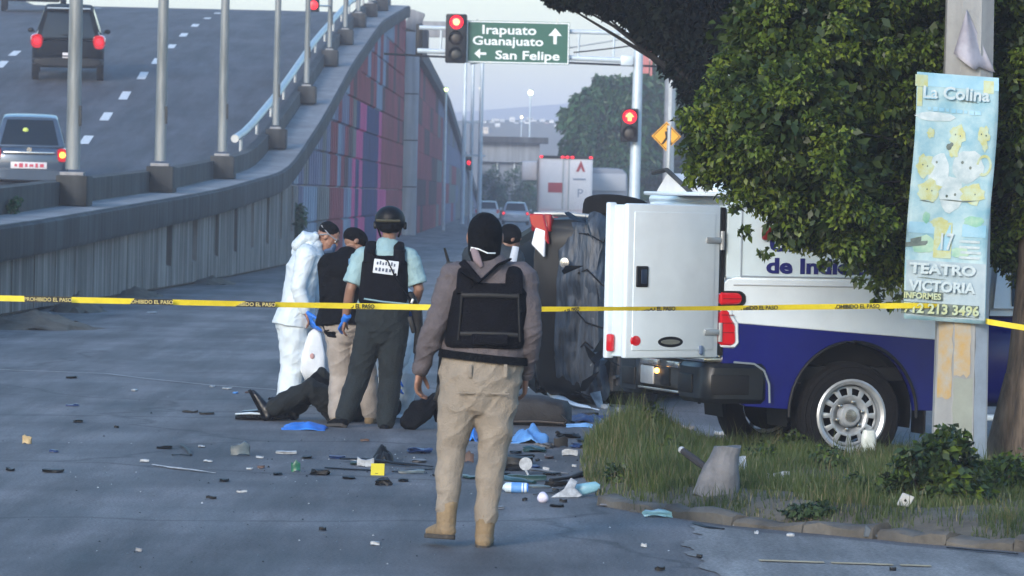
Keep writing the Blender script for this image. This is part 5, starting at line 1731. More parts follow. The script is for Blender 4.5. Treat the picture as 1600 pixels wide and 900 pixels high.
# cab and bonnet
cb = MB()
cb.loft([[V((x, y + RW / 2, z)) for y, z in sup(0, RW / 2 * k, .46, zt, 28, 5)] for x, k, zt in ((2.02, .97, 1.18), (2.08, 1, 1.2), (3.6, 1, 1.2), (4.1, 1, 1.2), (5.2, .98, 1.16), (5.5, .93, 1.05), (5.6, .85, .95))])
cb.build('cab_body', PBL, PU, 40)
bm = bmesh.new()
q = [V((2.06, .07, 1.17)), V((4.2, .07, 1.17)), V((4.2, RW - .07, 1.17)), V((2.06, RW - .07, 1.17))]
t4 = [V((2.2, .25, 1.9)), V((3.4, .25, 1.9)), V((3.4, RW - .25, 1.9)), V((2.2, RW - .25, 1.9))]
a_ = [bm.verts.new(p) for p in q]; b_ = [bm.verts.new(p) for p in t4]
bm.faces.new(a_[::-1]); bm.faces.new(b_)
for i in range(4): bm.faces.new([a_[i], a_[(i + 1) % 4], b_[(i + 1) % 4], b_[i]])
bmesh.ops.bevel(bm, geom=list(bm.edges), offset=.06, segments=3, affect='EDGES')
MB().bm(bm).build('cab_roof', PW2, PU, 40)
for nm, qd in (('side_window', (q[0], q[1], t4[1], t4[0])), ('windscreen', (q[1], q[2], t4[2], t4[1])), ('side_window', (q[2], q[3], t4[3], t4[2])), ('rear_window', (q[3], q[0], t4[0], t4[3]))):
    v_, f_ = patch(qd, .1, .006, 4, 3, .01)
    MB().add(v_, f_).build(nm, MT['glass'], PU, 60)

# ================================================================== OVERTURNED CAR
YC = 42.0
cpos = D(985, 640, YC); cpos.z = 0
WR = empty('overturned_car', cpos, 0, 'wrecked dark car lying on its side with its rear and red tail light facing us', 'wrecked car')
CW, CH, CL = 1.76, 1.46, 4.0
# local frame of the car on its wheels: x across, y forward (rear at 0), z up; then rolled so that z points left
RM = Matrix.Rotation(rad(-21), 4, 'Z') @ Matrix.Translation((0, 0, CW / 2)) @ Matrix.Rotation(rad(-90), 4, 'Y')
def crumple(mb, amp, seed=0, f=3.0, zmax=9, ymax=9):
    mb.v = [tuple(V(p) + V([noise.noise(V((p[0] * f + seed, p[1] * f, p[2] * f + 7 * k))) * amp for k in range(3)]) * (1 if p[1] < ymax else 0)) for p in mb.v]
    return mb
wpaint = mat("wreck_blue_grey_paint", (.014, .02, .03), .5, col2=(.055, .075, .105), scale=7, bump=.8, bscale=9, stretch=(.5, 1, 3.0))
wdark = mat("wreck_dark_paint", (.006, .008, .011), .45, .2, 5, spec=.3)
wunder = mat("wreck_underbody", (.03, .028, .026), .8, col2=(.13, .115, .1), scale=7, bump=.8, bscale=12)
def wr(mb, name, m, ang=40):
    o = mb.build(name, m, WR, ang)
    o.matrix_local = RM
    return o
hW = CW / 2
mb = MB()
rings = [(.0, .82, .34, .98), (.05, .9, .3, 1.0), (.2, .96, .26, 1.0), (.55, .985, .24, .98), (1.4, 1, .24, .95), (2.8, 1, .24, .92), (3.5, .96, .26, .84), (3.9, .86, .3, .74), (4.0, .76, .36, .68)]
mb.loft([[V((x, y, z)) for x, z in sup(0, hW * k, a, b, 40, 4.5)] for y, k, a, b in rings])
wr(crumple(mb, .05, 1), 'body', wdark)
# crushed tailgate and bumper skin
mb = MB()
nx_, nz_ = 34, 26
for j in range(nz_ + 1):
    for i in range(nx_ + 1):
        u, v = i / nx_ * 2 - 1, j / nz_
        x = u * hW * .9; z = .27 + v * .46
        y = -.06 + .1 * abs(u) ** 3 + .07 * (v - .5) ** 2 - .07 * sstep(.38, .3, v)
        y += .06 * noise.noise(V((x * 2.2, z * 3, 2))) + .035 * noise.noise(V((x * 6, z * 8, 5))) - .035 * abs(noise.noise(V((x * 4, z * 14, 9)))) + .015 * noise.noise(V((x * 14, z * 20, 1)))
        mb.v.append((x, y, z))
for j in range(nz_):
    for i in range(nx_):
        mb.f.append([j * (nx_ + 1) + i, j * (nx_ + 1) + i + 1, (j + 1) * (nx_ + 1) + i + 1, (j + 1) * (nx_ + 1) + i]); mb.m.append(0)
t_ = wr(mb, 'rear_panel', wpaint, 60)
t_.modifiers.new('thick', 'SOLIDIFY').thickness = .02
mb = MB(); mb.loft([[V((x, y, z)) for x, z in sup(0, hW * k, .26, .46, 24, 4)] for y, k in ((-.15, .8), (-.12, .9), (.0, .97), (.16, .99))])
wr(crumple(mb, .08, 8, 4), 'bumper', wpaint)
# cabin
B = [V((-.83, .1, .93)), V((.83, .1, .93)), V((.8, 2.9, .9)), V((-.8, 2.9, .9))]
T = [V((-.6, .55, CH)), V((.6, .55, CH)), V((.58, 1.9, CH)), V((-.58, 1.9, CH))]
bm = bmesh.new()
a_ = [bm.verts.new(p) for p in B]; b_ = [bm.verts.new(p) for p in T]
bm.faces.new(a_[::-1]); bm.faces.new(b_)
for i in range(4): bm.faces.new([a_[i], a_[(i + 1) % 4], b_[(i + 1) % 4], b_[i]])
bmesh.ops.bevel(bm, geom=list(bm.edges), offset=.07, segments=3, affect='EDGES')
wr(crumple(MB().bm(bm), .04, 3), 'cabin', wdark)
for nm, qd in (('rear_window', (B[0], B[1], T[1], T[0])), ('side_window', (B[1], B[2], T[2], T[1])), ('windscreen', (B[2], B[3], T[3], T[2])), ('side_window', (B[3], B[0], T[0], T[3]))):
    v_, f_ = patch(qd, .1, .02, 4, 3, .02)
    wr(MB().add(v_, f_), nm, MT['glass'], 60)
# tail lights: red over white lens, the upper one is seen best
for s in (1,):
    mb = MB(); mb.prism([(.0, .80), (.0, .99), (.14, 1.02), (.16, .9), (.1, .8)], (s * .16, 0, 0), (s * (hW - .18), -.05, 0), V((0, 1, 0)), V((0, 0, 1)), bev=.012)
    tl_ = wr(mb, 'tail_light', flat("wreck_red_lens", (.22, .004, .01), .25, coat=.3, emit=.02, ecol=(1, .08, .1)))
    mb = MB(); mb.prism([(.8, hW - .3), (.98, hW - .12), (1.0, hW - .02), (.86, hW - .02), (.82, hW - .16)] if s > 0 else [(.8, -hW + .3), (.98, -hW + .12), (1.0, -hW + .02), (.86, -hW + .02)], (0, -.05, 0), (0, -.045, 0), V((0, 0, 1)), V((1, 0, 0)), bev=.01)
    wr(mb, 'tail_light_lens', flat("wreck_red_lens_bright", (.3, .004, .014), .25, coat=.3, emit=.02, ecol=(1, .1, .12)))
    mb = MB(); mb.prism([(.84, hW - .42), (.97, hW - .3), (.93, hW - .14), (.83, hW - .17)] if s > 0 else [(.84, -hW + .42), (.97, -hW + .3), (.9, -hW + .16)], (0, -.05, 0), (0, -.05, 0), V((0, 0, 1)), V((1, 0, 0)), bev=.01)
    wr(mb, 'clear_lens', flat("wreck_clear_lens", (.75, .78, .82), .12, coat=.6))
mb = MB(); mb.lathe([(-.02, .01), (-.015, .045), (0, .05)], 20, (0.42, -.14, .62), 'Y'); b_ = wr(mb, 'badge', MT['chrome'])
mb = MB(); mb.tube([V((hW - .02, .0, .98)), V((hW - .01, .0, .7)), V((hW - .03, -.02, .42))], .018, 6); wr(mb, 'bent_trim', MT['steel'])
# underside
mb = MB(); mb.box((0, 2.0, .27), (1.5, 3.7, .06), .02)
wr(crumple(mb, .03, 5), 'floor_pan', wunder)
mb = MB(); mb.ell((.35, .35, .24), (.3, .2, .09)); wr(mb, 'silencer', mat("rusty_steel", (.08, .06, .045), .8, col2=(.17, .15, .13), scale=8))
mb = MB(); mb.tube([V((.3, .0, .22)), V((.3, .4, .2)), V((.1, 1.2, .19)), V((.1, 2.6, .2))], .03, 8); wr(mb, 'exhaust_pipe', mat("exhaust_steel", (.16, .14, .12), .6, .3, 8))
mb = MB(); mb.tube([V((-.75, .8, .3)), V((.75, .8, .3))], .05, 10); mb.tube([V((-.55, .8, .3)), V((-.5, 1.6, .24))], .04, 8); mb.tube([V((.55, .8, .3)), V((.5, 1.6, .24))], .04, 8); wr(mb, 'rear_axle', wunder)
mb = MB(); mb.box((-.2, .4, .24), (.5, .35, .12), .04); wr(mb, 'spare_well', wunder)
mb = MB(); mb.box((-.1, 1.2, .22), (.9, .6, .14), .05); wr(mb, 'fuel_tank', mat("tank_plastic", (.06, .065, .07), .6))
for s in (-1, 1):
    for y_ in (.75, 3.15):
        w_ = wheel(WR, (0, 0, 0), .315, .2, MT['steel'], s)
        w_.matrix_local = RM @ Matrix.Translation((s * (hW - .08 + (.09 if s > 0 and y_ < 1 else 0)), y_ - (.3 if s > 0 and y_ < 1 else 0), .34)) @ Matrix.Rotation(rad(14 * s), 4, 'Z')
# more of the running gear and torn sheet metal
spr = mat("spring_steel", (.05, .05, .055), .6, .3, 12)
for sx in (-.55, .55):
    mb = MB(); mb.tube([V((sx + .06 * math.cos(q), .62 + .06 * math.sin(q), .26 + .018 * q)) for q in np.linspace(0, 14, 60)], .011, 6); wr(mb, 'coil_spring', spr)
    mb = MB(); mb.tube([V((sx * 1.15, .95, .25)), V((sx * 1.12, .9, .62))], .025, 8); wr(mb, 'damper', wunder)
for (x0_, y0_, x1_, y1_, r_) in ((-.7, .2, .72, .24, .022), (.62, .1, .66, 1.6, .018), (-.62, .1, -.6, 1.8, .018), (0.05, .05, .1, .9, .026), (-.35, .5, .4, .62, .02)):
    mb = MB(); mb.tube([V((x0_, y0_, .2)), V(((x0_ + x1_) / 2 + .04, (y0_ + y1_) / 2, .17)), V((x1_, y1_, .2))], r_, 7); wr(mb, 'brace_tube', spr)
gm_ = mat("torn_metal", (.06, .07, .08), .4, col2=(.2, .22, .24), scale=9, metal=.5)
tg = random.Random(4)
for k in range(9):
    x_ = tg.uniform(-.85, .85); z_ = tg.uniform(.16, .45)
    pl = [(0, 0), (.1 + .1 * tg.random(), .02), (.16 + .1 * tg.random(), .1), (.06, .13 + .06 * tg.random())]
    mb = MB(); mb.prism(pl, (.004, .012, .004), (x_, -.17 - .05 * tg.random(), z_), V((tg.uniform(-1, 1), tg.uniform(-.6, .3), tg.uniform(-.4, .9))).normalized(), V((tg.uniform(-.5, .5), -.6, tg.uniform(-.6, .6))).normalized())
    wr(crumple(mb, .02, k, 9), 'torn_flap', gm_ if k % 3 == 0 else wdark)
for k in range(5):
    x_ = -.75 + .36 * k
    mb = MB(); mb.tube([V((x_, -.1, .5)), V((x_ + tg.uniform(-.1, .1), -.2, .38)), V((x_ + tg.uniform(-.15, .15), -.16, .24)), V((x_ + tg.uniform(-.2, .2), -.05, .1))], .008, 5); wr(mb, 'loose_wire', MT['black'])
# torn cable hanging from the underside
mb = MB(); mb.tube([V((.2, .05, .25)), V((-.05, -.2, .15)), V((-.4, -.2, .2)), V((-.55, -.1, .4))], .012, 6); wr(mb, 'hanging_cable', mat("cable_grey", (.16, .17, .18), .6))
mb = MB(); mb.tube([V((hW * .9, .2, .24)), V((hW + .03, .5, .2)), V((hW + .02, .9, .62))], .02, 6); wr(mb, 'wheel_arch_rim', wdark)
# the pickup's door parts were laid out with the outer skin at -y: turn the door so that the skin faces out
def flip_y(o):
    for ch in o.children:
        if ch.type == 'MESH' and not ch.data.get('flipped'):
            bm = bmesh.new(); bm.from_mesh(ch.data)
            for v in bm.verts: v.co.y *= -1
            bmesh.ops.reverse_faces(bm, faces=bm.faces)
            bm.to_mesh(ch.data); bm.free()
            ch.data['flipped'] = 1
        flip_y(ch)
flip_y(DR)

# ================================================================== PEOPLE
def remesh(mb, name, m, parent, voxel, wr=None, sm=3):
    """union of overlapping tubes as one continuous surface"""
    o = mb.build(name, m, parent, smooth=False)
    md = o.modifiers.new('r', 'REMESH'); md.mode = 'VOXEL'; md.voxel_size = voxel
    s = o.modifiers.new('s', 'SMOOTH'); s.factor = .5; s.iterations = sm
    dg = bpy.context.evaluated_depsgraph_get()
    me = bpy.data.meshes.new_from_object(o.evaluated_get(dg))
    o.modifiers.clear()
    old = o.data
    o.data = me
    bpy.data.meshes.remove(old)
    me.name = name
    if wr:
        n = len(me.vertices)
        co = np.empty(n * 3, np.float32); me.vertices.foreach_get("co", co)
        no = np.empty(n * 3, np.float32); me.vertices.foreach_get("normal", no)
        co = co.reshape(-1, 3); no = no.reshape(-1, 3)
        for i in range(n):
            co[i] += no[i] * wr(V(co[i]))
        me.vertices.foreach_set("co", co.ravel()); me.update()
    me.shade_smooth()
    return o
def folds(amp, fx=5, fz=16, seed=0, skew=1.0):
    def f(p):
        a = noise.noise(V((p.x * fx + seed, p.y * fx, p.z * fz + p.x * 9 * skew)))
        b = noise.noise(V((p.x * 11 + seed * 2, p.y * 11, p.z * 13 - p.x * 7)))
        c = 1 - 2 * abs(noise.noise(V((p.x * fx * 1.2 + seed * 3, p.y * fx * 1.2, p.z * fz * .9 - p.x * 8 * skew))))
        return amp * (a * .7 + .55 * c * c * c + .4 * b - .2)
    return f
def mixl(a, b, t): return V(a).lerp(V(b), t)
def hand(mb, wr, d, pn, side, curl=.5, k=1.0):
    """palm plus four unequal bent fingers and a thumb from the side of the palm. d: direction, pn: palm normal, side: thumb side"""
    wr, d, pn, side = V(wr), V(d).normalized(), V(pn).normalized(), V(side).normalized()
    mb.tube([wr - d * .02, wr + d * .02, wr + d * .055 * k, wr + d * .088 * k], [(.026, .021), (.034 * k, .019), (.042 * k, .017), (.04 * k, .014)], 12, side=side, dome=True)
    for i, (off, ln) in enumerate(((.03, .072), (.0105, .08), (-.009, .075), (-.028, .058))):
        b = wr + d * .08 * k + side * off * k
        sp = side * off * .18
        pts = [b]
        ang = 0
        q = b
        for sgm, c in ((.42, .35), (.32, .9), (.26, .7)):
            ang += curl * c
            dd = (d * math.cos(ang) + pn * math.sin(ang) + sp * 2).normalized()
            q = q + dd * ln * sgm * k
            pts.append(q)
        mb.tube(pts, [.0098 * k, .0092 * k, .0085 * k, .0072 * k], 8, dome=True)
    b = wr + d * .02 * k + side * .03 * k
    p1 = b + (d * .6 + side * .7 + pn * .25).normalized() * .035 * k
    p2 = p1 + (d * .85 + side * .25 + pn * .45).normalized() * .032 * k
    p3 = p2 + (d * .9 + pn * .5 - side * .05).normalized() * .026 * k
    mb.tube([b, p1, p2, p3], [.014 * k, .012 * k, .0105 * k, .008 * k], 8, dome=True)
def head(mb, c, f, u, k=1.0):
    """skull, jaw, nose, brow, lips and ears round the centre c; f: where the face looks, u: crown"""
    c, f, u = V(c), V(f).normalized(), V(u).normalized()
    r = f.cross(u).normalized(); u = r.cross(f).normalized()
    M = Matrix((r, f, u)).transposed()
    P = lambda x, y, z: c + (r * x + f * y + u * z) * k
    mb.ell(P(0, -.01, .03), (.077 * k, .095 * k, .092 * k), M, 20, 14)
    mb.tube([P(0, .02, .03), P(0, .035, -.04), P(0, .045, -.1)], [(.07 * k, .066 * k), (.06 * k, .055 * k), (.032 * k, .03 * k)], 14, side=r, dome=True)
    mb.tube([P(0, .085, .025), P(0, .103, -.012), P(0, .098, -.03)], [.009 * k, .014 * k, .015 * k], 8, dome=True)
    mb.tube([P(-.045, .075, .035), P(0, .09, .04), P(.045, .075, .035)], .011 * k, 8, dome=True)
    mb.tube([P(-.02, .085, -.056), P(0, .093, -.056), P(.02, .085, -.056)], .008 * k, 8, dome=True)
    mb.tube([P(-.02, .083, -.068), P(0, .09, -.069), P(.02, .083, -.068)], .008 * k, 8, dome=True)
    for s in (-1, 1):
        mb.ell(P(s * .079, -.008, .0), (.01 * k, .02 * k, .032 * k), M, 10, 8)
    return P, M, r
class Person:
    def __init__(s, loc, rz, label, J, sk, group=None, w=1.0, vox=.008):
        s.o = empty('person', loc, rz, label, 'person', group)
        s.J = {k: V(v) for k, v in J.items()}
        s.w, s.vox, s.sk = w, vox, sk
        J = s.J
        s.side = (J['shR'] - J['shL']).normalized()
        s.hside = (J['hipR'] - J['hipL']).normalized()
    def torso(s, mb, k=1.0, z0=0.0, z1=1.0, hw=1.0):
        J, w = s.J, s.w
        pel, ch, nk = J['pel'], J['chest'], J['neck']
        mid = pel.lerp(ch, .5)
        pts = [pel - (ch - pel).normalized() * .08, pel, mid, ch, ch.lerp(nk, .62), ch.lerp(nk, .9)]
        rr = [(.15, .105), (.172, .118), (.158, .112), (.18, .122), (.165, .1), (.085, .07)]
        a, b = int(z0), int(z1 if z1 > 1 else 6)
        mb.tube(pts[a:b], [(p * w * k * hw, q * w * k) for p, q in rr[a:b]], 20, side=s.side, dome=True)
    def arm(s, mb, S, k=1.0, upto=1.0, k2=None):
        J, w = s.J, (s.w + 1) / 2
        sh, el, wr = J['sh' + S], J['el' + S], J['wr' + S]
        pts = [sh, sh.lerp(el, .35), el, el.lerp(wr, .35), wr]
        rr = [.062, .055, .043, .044, .03]
        if upto <= .5:
            f = upto * 2
            pts = [sh, sh.lerp(el, .45 * f / 1.0), sh.lerp(el, f)]; rr = [.064, .06, .062]
        mb.tube(pts, [q * w * k for q in rr], 14, dome=upto > .5)
        mb.tube([J['chest'].lerp(J['neck'], .55), sh], [(.07 * w * k), .062 * w * k], 12, dome=True)
    def leg(s, mb, S, k=1.0, kk=None, end=1.0):
        J, w = s.J, s.w
        hp, kn, an = J['hip' + S], J['kn' + S], J['an' + S]
        if end < 1: an = kn.lerp(an, end)
        pts = [hp + (hp - kn).normalized() * .03, hp.lerp(kn, .3), hp.lerp(kn, .7), kn, kn.lerp(an, .3), kn.lerp(an, .7), an]
        rr = kk or [.096, .09, .073, .061, .06, .048, .038]
        mb.tube(pts, [q * w * k for q in rr], 16, dome=True)
    def body(s, hands=('L', 'R'), f=(0, 1, 0), u=(0, 0, 1), hk=1.0, curl=.55, hd=None, feet=False, skull=True):
        J = s.J
        mb = MB()
        s.torso(mb, .92)
        for S in 'LR':
            s.arm(mb, S, .92); s.leg(mb, S, .9)
            if feet: mb.tube([J['an' + S], J['an' + S].lerp(J['to' + S], .4), J['to' + S]], [.04, .04, .03], 10, dome=True)
            if S in hands:
                d = (J['wr' + S] - J['el' + S]).normalized()
                h = (hd or {}).get(S)
                if h: dd, pn, sd_ = h
                else: dd, pn, sd_ = d, V((1 if S == 'L' else -1, .3, 0)), V((0, 1, 0))
                pn = V(pn) - V(dd).normalized() * V(pn).dot(V(dd).normalized())
                hand(mb, J['wr' + S], dd, pn, sd_, curl, hk)
        mb.tube([J['chest'].lerp(J['neck'], .7), J['neck'], J['head'] - V(u).normalized() * .06], [.068, .058, .056], 14, dome=True)
        s.P, s.HM, s.hr = head(mb, J['head'], f, u, hk)
        return remesh(mb, 'body', s.sk, s.o, s.vox * .8)
    def shirt(s, m, name='shirt', k=1.08, sleeve=1.0, amp=.007, cuff=True, seed=1, hem=0, k_arm=1.22):
        mb = MB()
        s.torso(mb, k, 0 if hem else 2)
        if not hem:
            pel, d = s.J['pel'], (s.J['chest'] - s.J['pel'])
            mb.tube([pel + d.normalized() * .105, pel + d * .5], [(.178 * s.w * k, .124 * s.w * k), (.16 * s.w * k, .114 * s.w * k)], 20, side=s.side)
        if hem:
            pel, d = s.J['pel'], (s.J['chest'] - s.J['pel']).normalized()
            mb.tube([pel - d * hem, pel, pel + d * .1], [(.2 * s.w * k, .15 * s.w * k), (.195 * s.w * k, .145 * s.w * k), (.175 * s.w * k, .125 * s.w * k)], 20, side=s.hside)
        for S in 'LR':
            s.arm(mb, S, k_arm, sleeve)
        return remesh(mb, name, m, s.o, s.vox, folds(amp, seed=seed))
    def trousers(s, m, k=1.1, amp=.008, kk=None, seed=3, end=.97, name='trousers', fz=14):
        J, w = s.J, s.w
        mb = MB()
        pel, ch = J['pel'], J['chest']
        d = (ch - pel).normalized()
        mb.tube([pel - d * .1, pel - d * .02, pel + d * .08, pel + d * .135], [(.15 * w * k, .12 * w * k), (.182 * w * k, .13 * w * k), (.178 * w * k, .122 * w * k), (.168 * w * k, .116 * w * k)], 20, side=s.hside)
        mb.tube([pel - d * .13, pel - d * .05], [(.1 * w * k, .11 * w * k), (.14 * w * k, .122 * w * k)], 18, side=s.hside, dome=True)
        for S in 'LR':
            s.leg(mb, S, k, kk or [.1, .096, .082, .073, .072, .066, .06], end)
        return remesh(mb, name, m, s.o, s.vox, folds(amp, 6, fz, seed))
    def boot(s, S, m, k=1.0, high=.16, sole=None, name='boot'):
        J = s.J
        an, to = J['an' + S], J['to' + S]
        d = (to - an); up = (J['kn' + S] - an).normalized()
        fwd = (d - up * d.dot(up))
        L = fwd.length; fwd.normalize()
        sd_ = fwd.cross(up).normalized()
        sb = an - up * .085
        mb = MB()
        mb.tube([an + up * high, an + up * .05, an - up * .03], [(.05 * k, .058 * k), (.048 * k, .056 * k), (.046 * k, .055 * k)], 14, side=sd_, dome=True)
        mb.tube([sb - fwd * .045 + up * .04, sb + fwd * .03 + up * .045, sb + fwd * .1 + up * .038, sb + fwd * .165 + up * .03, sb + fwd * .2 + up * .025], [(.04 * k, .04), (.043 * k, .048), (.047 * k, .04), (.046 * k, .03), (.03 * k, .02)], 14, side=sd_, dome=True)
        b = remesh(mb, name, m, s.o, s.vox * .8, folds(.002, 8, 20, 5))
        mb = MB()
        pl = []
        for t, wd in ((-.075, .02), (-.06, .036), (0, .041), (.06, .046), (.13, .051), (.19, .044), (.225, .022)):
            pl.append((t, wd))
        poly = [(t, w_) for t, w_ in pl] + [(t, -w_) for t, w_ in pl[::-1]]
        mb.prism(poly, up * .026, sb - up * .006, fwd, sd_, bev=.004)
        mb.build('sole', sole or SOLE, b)
        return b
SOLE = mat("boot_sole", (.05, .042, .035), .85, .2, 12)
SKIN = mat("brown_skin", (.27, .14, .095), .5, .12, 18, bump=.15, bscale=90)
SKIN2 = mat("tan_skin", (.23, .125, .085), .5, .12, 18, bump=.15, bscale=90)
NITR = mat("blue_nitrile", (.02, .16, .62), .35, .15, 9)
SUIT = mat("white_coverall", (.56, .63, .67), .65, .08, 7, bump=.3, bscale=14)
VEST = mat("black_vest_nylon", (.0035, .004, .007), .85, .3, 16, bump=.5, bscale=120, spec=.15)
BLK = mat("black_cloth", (.003, .0038, .006), .9, .3, 12, bump=.4, bscale=60, spec=.15)
KHAKI = mat("khaki_twill", (.25, .212, .168), .85, .12, 9, bump=.4, bscale=110)
DARKTR = mat("black_green_trousers", (.007, .012, .0145), .9, .25, 10, bump=.4, bscale=80)
MAUVE = mat("mauve_grey_jersey", (.092, .078, .084), .85, .14, 14, bump=.4, bscale=110)
TEAL = mat("pale_teal_shirt", (.25, .385, .41), .75, .1, 9, bump=.35, bscale=80)
TANB = mat("tan_suede_boot", (.21, .15, .085), .85, .2, 11, bump=.4, bscale=60)
EYEW = flat("eye_white", (.7, .7, .68), .2)
def eyes(p, k=1.0):
    for s in (-1, 1):
        MB().ell(p.P(s * .031, .076, .014), (.011, .009, .008), p.HM, 10, 8).build('eye', EYEW, p.o)
        MB().ell(p.P(s * .031, .084, .014), (.005, .003, .005), p.HM, 8, 6).build('pupil', BLK, p.o)

# ---- 1. the officer walking towards the crash
YF = 24.7
b0 = G(737, 855); b0.z = 0
SF = FPX / b0.y
def fg(px, py, dy=0.0):
    return V(((px - (855 - py) * .0227 - 737) / SF, dy, (855 - py) / SF))
J = dict(pel=fg(752, 585), chest=fg(765, 465, .0), neck=fg(764, 405, .01), head=fg(758, 371, .03),
         shL=fg(712, 433), shR=fg(816, 433), elL=fg(679, 513, -.04), wrL=fg(656, 580, .06), elR=fg(829, 515, -.05), wrR=fg(821, 585, .1),
         hipL=fg(722, 600), hipR=fg(778, 600), knL=fg(705, 700, .03), knR=fg(770, 705, .02), anL=fg(697, 817, .0), anR=fg(757, 832, .05),
         toL=fg(674, 846, .16), toR=fg(757, 858, .25))
p1 = Person(b0, 0, 'officer in khaki trousers, mauve jersey and black vest walking away from us', J, SKIN, None, 1.22, .0075)
p1.body(hands=('L', 'R'), f=(.05, 1, -.05), hk=1.14, curl=.65, hd={'L': (V((-.12, .18, -1)), V((1, .1, .1)), V((.3, 1, 0))), 'R': (V((0, .5, -1)), V((-1, 0, 0)), V((0, 1, 0)))})
p1.shirt(MAUVE, 'jersey', 1.06, amp=.014, k_arm=1.3)
p1.trousers(KHAKI, 1.02, amp=.012, kk=[.1, .096, .078, .064, .061, .054, .05], end=.84, fz=11)
for S in 'LR': p1.boot(S, TANB, 1.12, .1)
# belt with bright buckle side
mb = MB()
d = (J['chest'] - J['pel']).normalized()
wv = p1.w
mb.tube([J['pel'] + d * .075, J['pel'] + d * .118], [(.2 * wv, .14 * wv), (.196 * wv, .138 * wv)], 28, side=p1.side)
mb.build('belt', BLK, p1.o)
# plate-carrier vest: back plate, shoulder straps, side wings
def vest(p, m, z_lo, z_hi, hw, dep, straps=True, patch_=None):
    J = p.J
    c = J['pel'].lerp(J['chest'], .5)
    yb = -dep
    mb = MB()
    rows = []
    cx = J['chest'].x
    pel_x = J['pel'].x
    n = 13
    def ring(z, k, kd):
        xx = pel_x + (cx - pel_x) * (z - J['pel'].z) / (J['chest'].z - J['pel'].z)
        yy = J['pel'].y + (J['chest'].y - J['pel'].y) * (z - J['pel'].z) / (J['chest'].z - J['pel'].z)
        return [V((xx, yy, z)) + V((x, y, 0)) for x, y in sup(0, hw * k, -dep * kd, dep * kd, 32, 2.9)]
    H = z_hi - z_lo
    mb.loft([ring(z_lo, .93, .95), ring(z_lo + .03, .985, 1.0), ring(z_lo + H * .3, .97, 1), ring(z_lo + H * .6, .98, 1.02), ring(z_lo + H * .85, .95, 1.0), ring(z_hi - .02, .8, .9), ring(z_hi, .76, .82)])
    b = remesh(mb, 'vest', m, p.o, p.vox, folds(.004, 5, 9, 9))
    if straps:
        for S in 'LR':
            s = -1 if S == 'L' else 1
            sh = J['chest'].lerp(J['neck'], .75)
            x = cx + s * hw * .58
            mb = MB()
            mb.tube([V((x, yb + J['chest'].y + .02, z_hi - .06)), V((x, yb * .72 + J['chest'].y, z_hi + .04)), V((x - s * .01, J['chest'].y, z_hi + .1)), V((x, dep * .8 + J['chest'].y, z_hi + .02))], [(.05, .016), (.046, .015), (.045, .015), (.045, .015)], 12, side=V((1, 0, 0)))
            mb.build('shoulder_strap', m, b)
    return b
v1 = vest(p1, VEST, fg(0, 542).z, fg(0, 440).z, .225, .172)
for zz, wd in ((fg(0, 460).z, .3), (fg(0, 520).z, .31)):
    mb = MB()
    mb.tube([V((fg(765, 500).x - wd / 2, -.18, zz)), V((fg(765, 500).x, -.19, zz + .003)), V((fg(765, 500).x + wd / 2, -.18, zz))], [(.012, .003)] * 3, 8, side=V((0, 0, 1)))
    mb.build('webbing', MT['black'], v1)
mb = MB(); mb.tube([fg(722, 424, -.135), fg(748, 440, -.165), fg(778, 412, -.13), fg(795, 404, -.06)], [(.026, .008)] * 4, 10); mb.tube([fg(722, 408, -.1), fg(748, 438, -.165)], [(.022, .008)] * 2, 10)
mb.build('sling', VEST, v1)
MB().box((fg(765, 540).x, -.185, fg(0, 528).z), (.2, .03, .06), .012).build('vest_pouch', VEST, v1)
for sx in (-1, 1):
    mb = MB(); mb.tube([V((fg(765, 500).x + sx * .15, -.175, fg(0, 455).z)), V((fg(765, 500).x + sx * .165, -.165, fg(0, 530).z))], .006, 6)
    mb.build('vest_piping', MT['black'], v1)
for S in 'LR':
    e_, w_ = p1.J['el' + S], p1.J['wr' + S]
    mb = MB(); mb.tube([w_.lerp(e_, .1), w_.lerp(e_, -.02)], [.05, .046], 14); mb.build('cuff', MAUVE, p1.o)
# balaclava / hood and mask strap
mb = MB(); P, M = p1.P, p1.HM
mb.ell(P(0, -.012, .022), (.097, .118, .114), M, 22, 16)
mb.tube([P(0, -.02, .0), P(0, -.03, -.075)], [(.094, .1), (.088, .09)], 18, side=V((1, 0, 0)), dome=True)
remesh(mb, 'balaclava', BLK, p1.o, .007, folds(.003, 7, 10, 2))
mb = MB(); mb.tube([fg(735, 394, -.03), fg(737, 386, -.085), fg(748, 388, -.1), fg(762, 394, -.1), fg(774, 394, -.07)], .0038, 8)
mb.build('mask_strap', wht, p1.o)
mb = MB(); mb.tube([fg(741, 389, -.085), fg(746, 404, -.105), fg(752, 414, -.1)], [(.02, .012), (.022, .012), (.012, .01)], 10, dome=True); mb.build('nape', mat('collar_mauve', (.2, .155, .17), .85), p1.o)
